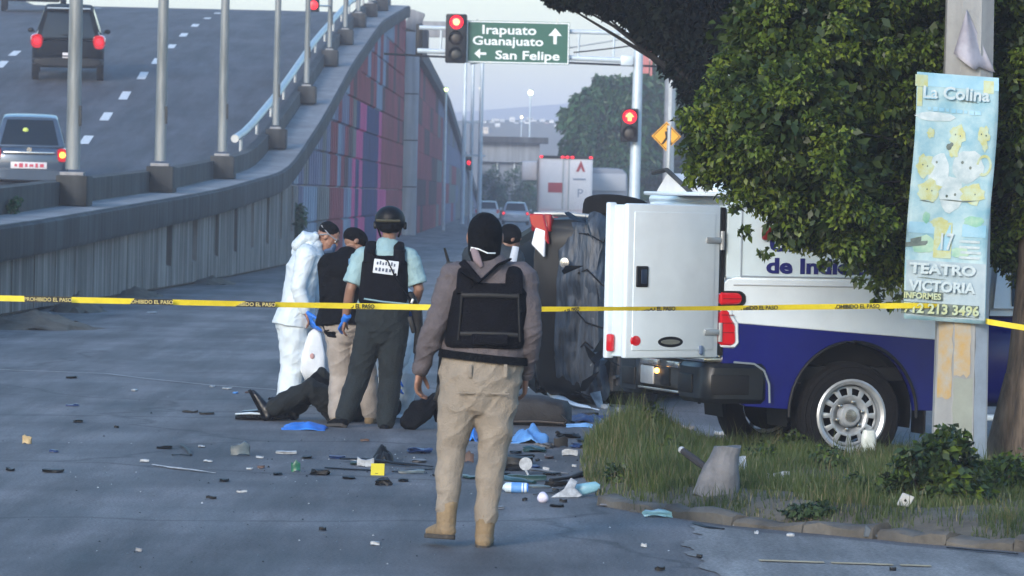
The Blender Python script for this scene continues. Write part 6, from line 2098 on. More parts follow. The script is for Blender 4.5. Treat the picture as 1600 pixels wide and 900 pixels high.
# radio with its aerial on the far side of the chest, holstered arm at the hip
r_ = MB().box(fg(703, 424, .1), (.045, .04, .1), .008); r_ = r_.build('radio', MT['black'], p1.o)
MB().tube([fg(702, 415, .1), fg(694, 388, .1)], [.009, .006], 8).build('aerial', MT['black'], r_)
gn = empty('slung_rifle', b0, 0, 'black rifle hanging at the hip of the walking officer', 'rifle')
mb = MB(); mb.tube([fg(707, 500, .13), fg(697, 545, .15), fg(690, 600, .17)], [(.025, .02), (.036, .025), (.03, .022)], 10, dome=True); mb.build('receiver', MT['black'], gn)
MB().tube([fg(694, 560, .16), fg(682, 620, .19)], [.012, .011], 8).build('barrel', MT['black'], gn)
MB().box(fg(687, 612, .16), (.035, .05, .13), .01, Matrix.Rotation(.35, 3, 'Y')).build('magazine', MT['black'], gn)
MB().tube([fg(705, 500, .12), fg(703, 520, .1), fg(691, 565, .1)], [.006, .008, .005], 6).build('sling_clip', wht, gn)
for (px, py) in ((735, 586), (790, 584)):
    MB().box(fg(px, py - 8, -.165), (.02, .012, .07), .003).build('belt_loop', KHAKI, p1.o)
for (px, sx) in ((728, -1), (782, 1)):
    mb = MB(); mb.tube([fg(px - 14, 612, -.155), fg(px + 14, 612, -.155)], .004, 6); mb.build('pocket_seam', KHAKI, p1.o)

# ---- 2. helmeted officer in the teal shirt
b2 = G(572, 668); b2.z = 0
S2 = FPX / b2.y
def of(px, py, dy=0.0):
    return V(((px - (668 - py) * .0227 - 572) / S2, dy, (668 - py) / S2))
J = dict(pel=of(597, 498), chest=of(601, 420, .0), neck=of(606, 378, .02), head=of(609, 353, .05),
         shL=of(566, 402), shR=of(641, 402), elL=of(548, 452, -.03), wrL=of(539, 500, .06), elR=of(655, 450, -.02), wrR=of(640, 490, .16),
         hipL=of(580, 510), hipR=of(616, 510), knL=of(560, 590, .05), knR=of(609, 592, .03), anL=of(537, 653, -.05), anR=of(603, 662, -.06),
         toL=of(520, 665, .06), toR=of(606, 672, .12))
p2 = Person(b2, 0, 'helmeted officer in pale teal shirt, black vest and blue gloves seen from behind', J, SKIN2, None, 1.12, .008)
p2.body(hands=('L', 'R'), f=(.1, 1, -.25), hk=1.02)
p2.shirt(TEAL, 'shirt', 1.07, sleeve=.42, amp=.008, k_arm=1.3)
p2.trousers(DARKTR, 1.08, amp=.009, kk=[.1, .097, .085, .078, .076, .07, .066], end=.95)
for S in 'LR': p2.boot(S, BLK, 1.08, .12)
v2 = vest(p2, VEST, of(0, 474).z, of(0, 398).z, .205, .165)
# white back patch with two dark rows of unreadable print
pt = empty('patch', (0, 0, 0), 0); pt.parent = v2
c = of(606, 416)
mpt = Matrix.Translation((c.x - .01, -.186, c.z)) @ Matrix.Rotation(rad(6), 4, 'Y')
mb = MB().box((0, 0, 0), (.2, .014, .115), .004); q_ = mb.build('patch_cloth', flat("patch_white", (.6, .64, .68), .7), pt); q_.matrix_local = mpt
mb = MB()
for k in range(7): mb.box((-.07 + k * .023, -.008, .024 + .006 * (k % 2)), (.013, .004, .022 + .008 * ((k * 3) % 2)))
for k in range(6): mb.box((-.075 + k * .028, -.008, -.024), (.017, .004, .024 + .006 * (k % 2)))
q_ = mb.build('patch_print', flat("patch_print_navy", (.06, .08, .13), .7), pt); q_.matrix_local = mpt
mb = MB(); mb.tube([of(575, 392, -.13), of(607, 406, -.19), of(618, 430, -.195), of(640, 462, -.17), of(650, 480, -.05)], [(.02, .006)] * 5, 8); mb.build('sling', VEST, v2)
mb = MB(); mb.tube([of(632, 388, -.08), of(626, 410, -.17), of(616, 432, -.195)], [(.016, .006)] * 3, 8); mb.build('strap', VEST, v2)
mb = MB(); mb.tube([of(570, 466, -.17), of(600, 470, -.18), of(640, 473, -.13)], [(.018, .008)] * 3, 8); mb.build('shirt_hem', TEAL, p2.o)
# helmet
P, M = p2.P, p2.HM
mb = MB(); mb.ell(P(0, -.012, .05), (.125, .142, .115), M, 24, 16)
h_ = remesh(mb, 'helmet', mat("helmet_black", (.003, .0035, .005), .5, .2, 9, spec=.25), p2.o, .008)
mb = MB()
for s in (-1, 1):
    mb.box(P(s * .118, .02, .015), (.03, .05, .06), .012, M)
mb.build('helmet_rail', MT['black'], h_)
mb = MB(); mb.tube([P(-.09, -.11, .02), P(0, -.15, .01), P(.09, -.11, .02)], [(.012, .02)] * 3, 8, side=V((0, 0, 1))); mb.build('rear_band', mat("olive_band", (.06, .055, .03), .8), h_)
mb = MB(); mb.ell(P(0, -.07, -.02), (.082, .06, .05), M); mb.build('hair', BLK, p2.o)
for s in (-1, 1):
    mb = MB(); mb.tube([P(s * .1, -.03, .0), P(s * .07, .02, -.08)], .008, 6)
    mb.build('chin_strap', BLK, h_)
# blue gloves over the hands
def glove(p, S, d, pn, sd_, curl=.5, k=1.12):
    mb = MB(); d = V(d).normalized(); pn = V(pn); pn = pn - d * pn.dot(d)
    mb.tube([p.J['wr' + S] - d * .06, p.J['wr' + S] + d * .02], [.036, .032], 12)
    hand(mb, p.J['wr' + S], d, pn, sd_, curl, k)
    return remesh(mb, 'glove', NITR, p.o, .0075, sm=2)
dL = J['wrL'] - J['elL']
glove(p2, 'L', (dL.x - .1, .25, dL.z), (1, .2, 0), (.2, 1, 0), .45, 1.18)
glove(p2, 'R', J['wrR'] - J['elR'], (-1, 0, 0), (0, 1, 0), .6)
# his own slung rifle along the right side
g2 = empty('slung_rifle', b2, 0, 'black rifle slung on the right side of the helmeted officer', 'rifle')
mb = MB(); mb.tube([of(642, 458, -.12), of(652, 485, -.1), of(655, 515, -.08), of(650, 548, -.06)], [(.03, .03), (.045, .03), (.035, .025), (.022, .02)], 10, dome=True); mb.build('receiver', MT['black'], g2)
MB().tube([of(652, 530, -.07), of(648, 572, -.05)], .011, 8).build('barrel', MT['black'], g2)
MB().box(of(644, 505, -.1), (.04, .05, .14), .01, Matrix.Rotation(-.3, 3, 'Y')).build('magazine', MT['black'], g2)
MB().box(of(645, 468, -.165), (.02, .02, .04), .004, Matrix.Rotation(.4, 3, 'Y')).build('clip', MT['steel'], g2)

# ---- 3. man in the black cap and jacket, khaki trousers
b3 = G(542, 662); b3.z = 0
S3 = FPX / b3.y
def cm(px, py, dy=0.0):
    return V(((px - (662 - py) * .0227 - 535) / S3, dy, (662 - py) / S3))
J = dict(pel=cm(532, 500), chest=cm(531, 428, .02), neck=cm(538, 396, .08), head=cm(546, 380, .16),
         shL=cm(505, 412), shR=cm(560, 410, .05), elL=cm(503, 462, -.04), wrL=cm(509, 505, .05), elR=cm(580, 450, .15), wrR=cm(590, 490, .25),
         hipL=cm(522, 512), hipR=cm(552, 512), knL=cm(525, 588, .06), knR=cm(566, 588, .08), anL=cm(520, 650, -.02), anR=cm(572, 648, .12),
         toL=cm(512, 660, .12), toR=cm(585, 660, .25))
p3 = Person(b3, 0, 'man in black jacket, black cap and khaki trousers next to the bending white suit', J, SKIN2, None, 1.08, .008)
p3.body(f=(.93, .2, -.6), u=(.35, .35, .9))
eyes(p3)
p3.shirt(BLK, 'jacket', 1.14, amp=.008, k_arm=1.35, seed=4, hem=.04)
p3.trousers(mat("grey_khaki_twill", (.3, .265, .235), .85, .12, 9, bump=.4, bscale=100), 1.1, amp=.009, kk=[.098, .095, .084, .076, .075, .07, .066], end=.95)
for S in 'LR': p3.boot(S, TANB, 1.05, .08)
P, M = p3.P, p3.HM
mb = MB(); mb.ell(P(0, -.012, .042), (.092, .112, .085), M, 20, 14)
cp = remesh(mb, 'cap', BLK, p3.o, .008)
mb = MB()
mb.loft([[P(x, y, .035 - .25 * x * x * 10 + dz) for x, y in ((-.075, .07), (-.07, .13), (-.04, .175), (0, .19), (.04, .175), (.07, .13), (.075, .07), (0, .085))] for dz in (0, .012)])
mb.build('visor', BLK, cp)
mb = MB(); mb.tube([P(.0, .09, -.035), P(0, .085, -.08)], [(.06, .03), (.05, .03)], 12, side=p3.hr, dome=True); mb.build('face_mask', flat("mask_navy", (.03, .04, .08), .8), p3.o)
MB().box(cm(544, 408, -.11), (.06, .012, .05), .008).build('shoulder_patch', flat("patch_blue", (.08, .2, .34), .7), p3.o)

# ---- 4. white-suited technician bending over
b4 = G(462, 634); b4.z = 0
S4 = FPX / b4.y
def ws(px, py, dy=0.0):
    return V(((px - (634 - py) * .0227 - 462) / S4, dy, (634 - py) / S4))
J = dict(pel=ws(461, 500), chest=ws(474, 420, .0), neck=ws(492, 378, .02), head=ws(512, 370, .03),
         shL=ws(470, 396, .18), shR=ws(480, 398, -.17), elL=ws(488, 450, .24), wrL=ws(510, 490, .2), elR=ws(468, 450, -.24), wrR=ws(479, 484, -.22),
         hipL=ws(466, 510, .09), hipR=ws(460, 510, -.09), knL=ws(478, 570, .14), knR=ws(458, 572, -.08), anL=ws(474, 626, .16), anR=ws(450, 626, -.12),
         toL=ws(497, 630, .18), toR=ws(474, 633, -.14))
p4 = Person(b4, 0, 'technician in white hooded coverall bending right, blue gloves, black hair', J, SKIN, None, 1.1, .008)
p4.body(f=(.8, -.1, -.6), u=(.62, 0, .78), hk=1.05)
eyes(p4)
SUIT_K = [.1, .1, .09, .084, .082, .08, .074]
p4.shirt(SUIT, 'coverall_top', 1.16, amp=.009, k_arm=1.5, seed=6, hem=.05)
p4.trousers(SUIT, 1.2, amp=.01, kk=SUIT_K, seed=7, end=1.02, name='coverall_legs', fz=11)
mb = MB(); mb.tube([ws(463, 384, .0), ws(478, 370, .0), ws(488, 372, .0)], [(.1, .05), (.12, .06), (.1, .05)], 14, side=V((0, 1, 0)), dome=True); mb.tube([ws(484, 385, -.08), ws(494, 368, -.04), ws(494, 366, .04), ws(484, 385, .1)], .035, 10, dome=True)
remesh(mb, 'hood', SUIT, p4.o, .009, folds(.01, 9, 12, 3))
P, M = p4.P, p4.HM
mb = MB(); mb.ell(P(0, -.022, .05), (.086, .1, .085), M, 20, 14); remesh(mb, 'hair', BLK, p4.o, .008, folds(.004, 20, 30, 1))
mb = MB(); mb.tube([P(.085, -.06, -.02), P(.09, .0, .03), P(.06, .085, .03)], .007, 6); mb.tube([P(.09, 0, .03), P(.05, -.1, .05)], .006, 6); mb.build('goggle_strap', flat("strap_grey", (.2, .21, .23), .7), p4.o)
mb = MB(); mb.tube([P(0, .085, -.02), P(0, .095, -.06), P(0, .06, -.1)], [(.05, .025), (.055, .03), (.045, .03)], 12, side=p4.hr, dome=True); mb.build('face_mask', flat("mask_dark_blue", (.05, .09, .17), .8), p4.o)
for S in 'LR': glove(p4, S, (.55, .0, -1), (.5, .2 if S == 'R' else -.2, .2), (.5, -1 if S == 'R' else 1, 0), .4, 1.5)
for S in 'LR': p4.boot(S, SUIT, 1.15, .06, name='shoe_cover')
ev = empty('evidence_bag', V(b4) + ws(492, 512, -.15), 0, 'white plastic evidence bag held by the bending white-suited technician', 'bag')
mb = MB(); mb.loft([[V((x, y, z)) for x, y in sup(.0, w_, -t_, t_, 16, 2.5)] for z, w_, t_ in ((0, .03, .012), (-.05, .06, .03), (-.2, .09, .05), (-.38, .1, .05), (-.46, .085, .02))])
crumple(mb, .045, 4, 9)
mb.build('bag', mat("bag_plastic", (.62, .66, .7), .35, .1, 6), ev, 60)
MB().ell((-.01, -.052, -.24), (.02, .006, .025)).build('printed_mark', flat("print_red", (.42, .25, .24), .7), ev)
tb = MB(); tb.tube([ws(497, 510, -.2) + b4, ws(513, 500, -.2) + b4], .008, 8)
tag(tb.build('pen', mat("pen_grey", (.12, .13, .14), .4)), 'thin grey instrument held in the technician\'s blue glove', 'instrument')

# ---- 5. second white suit crouching behind the helmeted officer
b5 = G(620, 652); b5.z = 0
S5 = FPX / b5.y
def w2(px, py, dy=0.0):
    return V(((px - (652 - py) * .0227 - 620) / S5, dy, (652 - py) / S5))
J = dict(pel=w2(620, 520, .15), chest=w2(612, 470, -.08), neck=w2(608, 452, -.22), head=w2(606, 450, -.32),
         shL=w2(638, 470, -.1), shR=w2(585, 470, -.1), elL=w2(640, 530, -.18), wrL=w2(622, 580, -.25), elR=w2(582, 530, -.18), wrR=w2(588, 582, -.22),
         hipL=w2(638, 522, .15), hipR=w2(602, 522, .15), knL=w2(638, 585, -.05), knR=w2(590, 570, -.02), anL=w2(627, 642, .05), anR=w2(583, 640, .1),
         toL=w2(628, 652, -.12), toR=w2(582, 652, -.08))
p5 = Person(b5, 0, 'technician in white coverall stooping behind the helmeted officer', J, SKIN2, None, 1.0, .009)
p5.body(f=(0, -.5, -.85), u=(0, -.85, .5))
p5.shirt(SUIT, 'coverall_top', 1.15, hem=.05, amp=.012, k_arm=1.4, seed=8)
p5.trousers(SUIT, 1.05, amp=.01, kk=SUIT_K, seed=9, end=1.02, name='coverall_legs', fz=11)
mb = MB(); mb.ell(p5.P(0, -.015, .02), (.1, .115, .115), p5.HM); remesh(mb, 'hood', SUIT, p5.o, .01, folds(.006, 9, 12, 3))
for S in 'LR': glove(p5, S, (.05, -.1, -1), (1 if S == 'L' else -1, .2, 0), (0, -1, 0), .5, 1.25); p5.boot(S, SUIT, 1.1, .06, name='shoe_cover')

# ---- 6. person lying on the road
b6 = G(520, 668); b6.z = 0
b6.y += .8
S6 = FPX / b6.y
def ly(px, py, dy=0.0):
    return V(((px - (668 - py) * .0227 - 520) / S6, dy, max(.02, (664 - py) / S6)))
J = dict(pel=ly(530, 642, .35), chest=ly(566, 640, .62), neck=ly(584, 642, .76), head=ly(596, 640, .88),
         shL=ly(566, 640, .82), shR=ly(588, 642, .52), elL=ly(560, 650, 1.05), wrL=ly(575, 655, 1.2), elR=ly(600, 612, .3), wrR=ly(588, 650, .18),
         hipL=ly(524, 642, .46), hipR=ly(520, 642, .24), knL=ly(494, 596, .3), knR=ly(478, 612, .06), anL=ly(452, 646, .3), anR=ly(416, 646, .04),
         toL=ly(436, 630, .33), toR=ly(397, 627, .06))
p6 = Person(b6, 0, 'person in dark clothes and black boots lying on the road below the group', J, SKIN2, None, 1.02, .009)
p6.body(hands=('L', 'R'), f=(0, -.25, 1), u=(.7, .7, .1), hd={'R': (V((.2, -.6, -.4)), V((0, 0, -1)), V((0, -1, 0))), 'L': (V((-1, .1, 0)), V((0, 0, -1)), V((0, 1, 0)))})
p6.shirt(BLK, 'jacket', 1.12, amp=.012, k_arm=1.35, seed=12, sleeve=.46)
p6.trousers(mat("black_teal_trousers", (.003, .006, .008), .9, .3, 10, bump=.4, bscale=60), 1.2, amp=.016, seed=13, end=.97)
for S in 'LR': p6.boot(S, mat("black_leather_boot", (.004, .005, .008), .4, .2, 9), 1.15, .16, BLK)
mb = MB(); mb.ell(p6.P(0, -.03, .04), (.084, .1, .09), p6.HM); remesh(mb, 'hair', BLK, p6.o, .009)
mb = MB(); mb.tube([ly(470, 626, .22), ly(494, 604, .25), ly(512, 612, .28), ly(516, 648, .3)], [(.09, .06), (.12, .08), (.13, .09), (.13, .1)], 12, dome=True); remesh(mb, 'jacket_skirt', BLK, p6.o, .01, folds(.012, 8, 14, 2))
b6b = G(664, 672); b6b.z = 0
mb = MB(); mb.tube([V((-.14, .0, .05)), V((-.03, .1, .16)), V((.08, .15, .24)), V((.15, .2, .1))], [(.08, .05), (.11, .07), (.1, .07), (.08, .05)], 12, dome=True)
ct = remesh(mb, 'black_coat', BLK, None, .01, folds(.016, 8, 12, 6)); ct.location = b6b
tag(ct, 'crumpled black coat heaped on the road behind the walking officer\'s hand', 'coat')

# ---- 7. man mostly hidden behind the walking officer
b7 = G(772, 640); b7.z = 0
S7 = FPX / b7.y
def hd_(px, py, dy=0.0):
    return V(((px - (640 - py) * .0227 - 772) / S7, dy, (640 - py) / S7))
J = dict(pel=hd_(772, 490), chest=hd_(772, 412), neck=hd_(786, 384), head=hd_(797, 372, -.02),
         shL=hd_(736, 398, .1), shR=hd_(805, 402, -.1), elL=hd_(735, 450, .12), wrL=hd_(750, 490, .1), elR=hd_(806, 452, -.1), wrR=hd_(792, 492, -.1),
         hipL=hd_(762, 502, .05), hipR=hd_(784, 502, -.05), knL=hd_(762, 575, .05), knR=hd_(784, 575, -.05), anL=hd_(760, 630, .05), anR=hd_(782, 632, -.05),
         toL=hd_(780, 638, .05), toR=hd_(800, 640, -.05))
p7 = Person(b7, 0, 'man in dark blue-grey jacket mostly hidden behind the walking officer', J, SKIN2, None, 1.05, .01)
p7.body(f=(.8, .4, -.4), u=(.4, .1, .9))
p7.shirt(mat("blue_grey_jacket", (.015, .024, .034), .8, .2, 9, bump=.3), 'jacket', 1.15, amp=.01, k_arm=1.35, seed=14, hem=.05)
p7.trousers(DARKTR, 1.08, amp=.009, end=.96)
for S in 'LR': p7.boot(S, BLK, 1.05, .1)
mb = MB(); mb.ell(p7.P(0, -.015, .03), (.09, .108, .1), p7.HM); remesh(mb, 'hair', BLK, p7.o, .009)
mb = MB(); mb.tube([hd_(806, 384, -.16), hd_(801, 408, -.19)], [(.03, .012), (.035, .012)], 10); mb.build('reflective_strip', flat("strip_grey_blue", (.4, .44, .5), .5), p7.o)

# ================================================================== DEBRIS ON THE ROAD
def gnd(px, py):
    p = G(px, py)
    p.z = isl_z(p.x, p.y) if in_poly(p.x, p.y, ISL) else ground_z(p.x, p.y)
    return p
DB = dict(black=MT['black'], glassy=mat("blue_grey_plastic", (.08, .11, .13), .3, .2, 12), white=mat("white_scrap", (.34, .36, .38), .6, .3, 22), green=mat("green_plastic", (.01, .1, .06), .35, .2, 9),
          blue=mat("bright_blue_cloth", (.02, .17, .62), .55, .2, 7), paleb=mat("pale_blue_cloth", (.1, .27, .58), .6, .15, 8), brown=mat("brown_scrap", (.09, .055, .045), .7, .25, 9), sand=mat("sand_coloured_scrap", (.4, .3, .16), .7, .2, 9),
          cyan=mat("pale_cyan_plastic", (.2, .4, .48), .4, .12, 9), navy=mat("navy_plastic", (.02, .04, .12), .35, .2, 9), grey=mat("grey_scrap", (.2, .2, .21), .7, .2, 9), dkgreen=mat("dark_teal_plastic", (.015, .045, .045), .35, .2, 9))
dseed = [0]
def shard(px, py, wpx, hpx, m, label, cat='debris', name='debris_piece', th=.016, group=None, rot=0.0, curve=0.0, tilt=0.0, wob=.14):
    """ragged flattish fragment of the given apparent width and depth lying on the ground"""
    dseed[0] += 1
    k = dseed[0]
    p = gnd(px, py)
    s = FPX / p.y
    W, h = wpx / s, hpx / s
    dep = max(.04, min(.5, (hpx / s - th) * p.y / CAM_H * .55)) if h > th else .05
    bm = bmesh.new()
    bmesh.ops.create_cube(bm, size=1)
    bmesh.ops.subdivide_edges(bm, edges=bm.edges, cuts=3, use_grid_fill=True)
    for v in bm.verts:
        q = v.co.copy()
        taper = 1 - .35 * abs(q.x * 2) ** 3
        v.co = V((q.x * W, q.y * dep * taper + curve * (q.x * 2) ** 2 * dep, (q.z + .5) * th * (1 + .5 * noise.noise(V((q.x * 4, k * 3.3, 0)))) + tilt * (q.y + .5) * dep + .12 * th * math.cos(q.x * 5 + k)))
        v.co += V([noise.noise(V((q.x * 3 + k * 5.1, q.y * 3 + 9 * a, q.z * 2))) * wob * (W * .35, dep, th)[a] for a in range(3)])
    mb = MB(); mb.bm(bm, Matrix.Rotation(rot, 4, 'Z'))
    o = mb.build(name, DB[m] if isinstance(m, str) else m, None, 50)
    o.location = p + V((0, 0, .004))
    return tag(o, label, cat, group)
def strip(pts, r, m, label, cat='strip', name='strip', flatk=.35):
    P_ = [gnd(*q[:2]) + V((0, 0, (q[2] if len(q) > 2 else .01))) for q in pts]
    dense = []
    for a, b in zip(P_, P_[1:]):
        for t in range(3): dense.append(a.lerp(b, t / 3) + V((noise.noise(a * 9 + V((t, 0, 0))) * .015, 0, 0)))
    dense.append(P_[-1])
    mb = MB(); n = len(dense)
    mb.tube(dense, [((r if not isinstance(r, list) else r[min(len(r) - 1, i * len(r) // n)]) * (1 + .3 * math.sin(i * 2.1)), (r if not isinstance(r, list) else r[min(len(r) - 1, i * len(r) // n)]) * flatk) for i in range(n)], 8)
    return tag(mb.build(name, DB[m] if isinstance(m, str) else m, None, 50), label, cat)

# left half of the road
shard(42, 693, 14, 7, 'sand', 'small sand-coloured block lying alone on the road at far left', th=.05)
shard(16, 736, 13, 6, 'black', 'leftmost black fragment on the road, shorter of the two at far left')
shard(83, 738, 32, 7, 'black', 'long black bar-shaped fragment lying at the far left of the road')
shard(112, 591, 16, 5, 'black', 'small black piece just below the pale line on the road')
shard(113, 635, 20, 4, 'navy', 'thin dark sliver in front of the pale line at left')
shard(122, 660, 14, 5, 'black', 'black chip left of the round pebble-like chip')
shard(182, 669, 7, 4, 'black', 'tiny round black chip on the bare left road')
shard(84, 707, 14, 5, 'navy', 'faint navy chip above the long black bar')
shard(297, 645, 24, 4, 'black', 'thin black strip left of the lying person\'s boots, first of two')
shard(323, 648, 23, 4, 'black', 'second thin black strip, nearer the lying person\'s boots')
shard(257, 701, 24, 6, 'black', 'black oval fragment above the broken wire-like pieces')
strip([(268, 713), (283, 712), (298, 714)], .012, 'black', 'bent black wire lower piece on the road', 'wire', 'wire')
strip([(282, 697, .02), (291, 704, .02), (298, 712, .01)], .012, 'black', 'short black wire leaning beside the bent wire', 'wire', 'wire')
shard(375, 711, 29, 16, 'glassy', 'blue-grey broken lamp housing lying on the road', 'lamp housing', th=.07, wob=.2)
shard(226, 722, 14, 5, 'white', 'bright white scrap at the start of the pale scratch')
strip([(240, 728), (270, 733), (300, 736), (336, 741)], [.012, .02, .014, .006], 'white', 'long thin white strip on the road left of the group')
shard(330, 780, 16, 5, 'black', 'black chip on the empty road below the white strip')
shard(217, 862, 10, 6, 'grey', 'small grey stone near the bottom of the road', 'stone', 'stone')
shard(447, 709, 32, 6, 'white', 'white bar-shaped scrap right of the lamp housing')
shard(408, 732, 11, 5, 'brown', 'small brown scrap between the lamp housing and green piece')
shard(462, 737, 14, 10, 'green', 'dark green bottle-cap-like plastic piece on the road', th=.06)
shard(504, 829, 11, 4, 'black', 'small black chip in front of the yellow marker')
shard(586, 852, 14, 4, 'white', 'whitish flake left of the walking officer\'s boots')
shard(148, 365 + 110, 0.1, 0.1, 'grey', 'tiny grey pebble at the foot of the flyover wall') if False else None
strip([(-20, 578), (60, 581), (165, 585), (230, 593), (330, 603), (430, 610)], [.012, .014, .012, .01], mat("pale_road_scratch", (.36, .37, .38), .8), 'long pale line of powder running across the road at left', 'line', 'powder_line', .12)
for k, (px, py, w_, m, lab) in enumerate([(332, 605, 8, 'white', 'bright white scrap at the end of the pale line'), (355, 608, 14, 'white', 'white crumpled scrap next to the end of the pale line'), (368, 615, 8, 'paleb', 'pale blue scrap next to the crumpled white scrap'), (386, 614, 6, 'brown', 'brown pebble just left of the lying person\'s boot'), (210, 611, 9, 'white', 'white flake below the pale line'), (315, 699, 10, 'white', 'white flake left of the blue-grey lamp housing'),
                                         (406, 716, 12, 'white', 'white flake right under the lamp housing'), (390, 734, 10, 'white', 'white flake left of the brown scrap'), (378, 770, 16, 'white', 'thin whitish shard below the lamp housing'), (237, 489, 14, 'white', 'bright white scrap by the foot of the wall'), (69, 490, 16, 'white', 'white scrap among the dirt under the tape at far left'), (325, 722, 14, 'white', 'two white crumbs above the white strip')]):
    shard(px, py, w_, 4, m, lab, 'scrap', 'scrap', th=.011)
# things around the lying person
bg_ = empty('equipment_case', gnd(405, 656), rad(4), 'black bag with a shiny edge under the lying person\'s boot', 'bag')
mb = MB(); mb.loft([[V((x, y, z)) for y, z in sup(0, .13 * k, .005, .02 + .07 * k, 20, 3)] for x, k in ((-.19, .35), (-.14, .8), (-.02, 1), (.12, 1), (.2, .9), (.24, .5))])
crumple(mb, .015, 3, 8); mb.build('body', mat("shiny_black_vinyl", (.012, .015, .02), .25, .2, 8), bg_, 60)
MB().tube([(-.2, -.1, .05), (-.08, -.135, .06), (.1, -.14, .055)], [.006, .01, .006], 6).build('edge_trim', MT['steelblue'], bg_)
def cloth(px, py, W, Dp, Hh, m, label, cat, name, seed, n=18):
    p = gnd(px, py)
    mb = MB()
    for j in range(n + 1):
        for i in range(n + 1):
            u, v = i / n * 2 - 1, j / n * 2 - 1
            r = math.hypot(u, v)
            ed = 1 + .2 * noise.noise(V((math.atan2(v, u + 1e-6) * 1.3, seed, 0)))
            fall = max(0, 1 - (r / (1.15 * ed)) ** 2.2)
            z = Hh * fall * (.75 + .6 * noise.noise(V((u * 1.7 + seed, v * 1.7, 2)))) + Hh * .35 * abs(noise.noise(V((u * 4, v * 4, seed)))) * fall
            mb.v.append((u * W / 2 * ed, v * Dp / 2 * ed, max(.004, z)))
    for j in range(n):
        for i in range(n): mb.f.append([j * (n + 1) + i, j * (n + 1) + i + 1, (j + 1) * (n + 1) + i + 1, (j + 1) * (n + 1) + i]); mb.m.append(0)
    o = mb.build(name, m, None, 80); o.location = p
    o.modifiers.new('thick', 'SOLIDIFY').thickness = .006
    return tag(o, label, cat)
cloth(477, 670, .34, .5, .055, DB['blue'], 'bright blue cloth lying in front of the lying person', 'cloth', 'blue_cloth', 3)
cloth(826, 690, .28, .6, .13, DB['paleb'], 'crumpled sky-blue cloth between the officer\'s legs and the black case', 'cloth', 'blue_cloth', 8)
cloth(737, 688, .09, .3, .11, DB['blue'], 'small bright blue bundle seen between the walking officer\'s legs', 'cloth', 'blue_cloth', 5)
cloth(800, 688, .16, .4, .05, DB['grey'], 'grey rag beside the sky-blue cloth', 'rag', 'rag', 6)
# evidence marker 'tent'
p = gnd(590, 742)
em = empty('evidence_marker', p, 0, 'bright yellow evidence marker tent standing among dark debris', 'evidence marker')
s = FPX / p.y
mw, mh = 21 / s, 16 / s
yk = flat("marker_yellow", (.55, .46, .02), .6)
MB().prism([(-.05, 0), (-.044, 0), (0, mh), (.044, 0), (.05, 0), (.004, mh + .008), (-.004, mh + .008)], (mw, 0, 0), (-mw / 2, 0, 0), V((0, 1, 0)), V((0, 0, 1))).build('tent', yk, em, 30)
mk = MB().prism([(-.012, .012), (.008, .012), (.006, .035), (.016, .05), (-.006, .056), (-.012, .04), (-.002, .036)], (0, -.002, 0)).build('mark', MT['black'], em)
mk.location = (-.004, -.049, 0); mk.rotation_euler = (rad(-35), 0, 0)
# wreckage round the marker
strip([(508, 733), (540, 735), (580, 737)], .016, 'black', 'thin black rod pointing left from the yellow marker', 'rod', 'rod')
strip([(532, 721, .02), (570, 724, .03), (620, 728, .02), (676, 731)], [.02, .03, .03, .012], 'black', 'long black trim strip behind the yellow marker', 'trim')
shard(563, 726, 30, 9, 'dkgreen', 'dark teal fragment left of the yellow marker')
shard(571, 729, 26, 10, 'white', 'bright white cup-like fragment touching the yellow marker', th=.05)
shard(560, 720, 26, 5, 'white', 'pale sliver above the white cup-like fragment')
cloth(598, 722, .15, .3, .11, DB['black'], 'bunched black rag behind the yellow marker', 'rag', 'rag', 2)
strip([(612, 739), (650, 736), (676, 735)], .012, 'black', 'thin black strip right of the yellow marker', 'trim')
shard(643, 740, 40, 6, 'glassy', 'broken clear shard right of the yellow marker', th=.02)
shard(570, 690, 14, 4, 'brown', 'faint brown scrap behind the yellow marker')
# right of the walking officer
shard(733, 722, 14, 9, 'brown', 'round brown fragment visible between the officer\'s legs', th=.06)
shard(735, 748, 24, 8, 'dkgreen', 'dark teal curved shard visible between the officer\'s legs', curve=.5)
shard(808, 725, 48, 18, 'black', 'large rounded black panel right of the walking officer', th=.05, wob=.1)
shard(823, 751, 60, 10, 'dkgreen', 'dark teal strip-like panel below the black panel', th=.035, wob=.1)
strip([(822, 739, .03), (850, 740, .02), (888, 742)], [.028, .02, .012], 'grey', 'grey broken rod with a white disc beside it', 'rod', 'rod')
pp_ = gnd(821, 742)
mb = MB(); mb.lathe([(-.008, .01), (-.006, .045), (.006, .045), (.008, .01)], 18, axis='Y'); mb.tube([(.0, .0, -.04), (.02, -.02, -.075)], .008, 6)
o = mb.build('disc', DB['white']); o.location = pp_ + V((0, 0, .075)); tag(o, 'small white disc standing on edge in the debris', 'disc')
shard(840, 721, 7, 4, 'black', 'tiny black chip right of the large black panel')
shard(876, 699, 22, 12, 'black', 'square black box-like piece near the grass tip', th=.07, wob=.05)
shard(890, 712, 24, 8, 'white', 'white block-like scrap at the tip of the grass', th=.04)
shard(871, 678, 7, 4, 'black', 'tiny black chip above the square black piece')
shard(853, 735, 10, 4, 'white', 'small white flake below the square black piece')
shard(897, 730, 7, 4, 'white', 'white crumb at the tip of the grass')
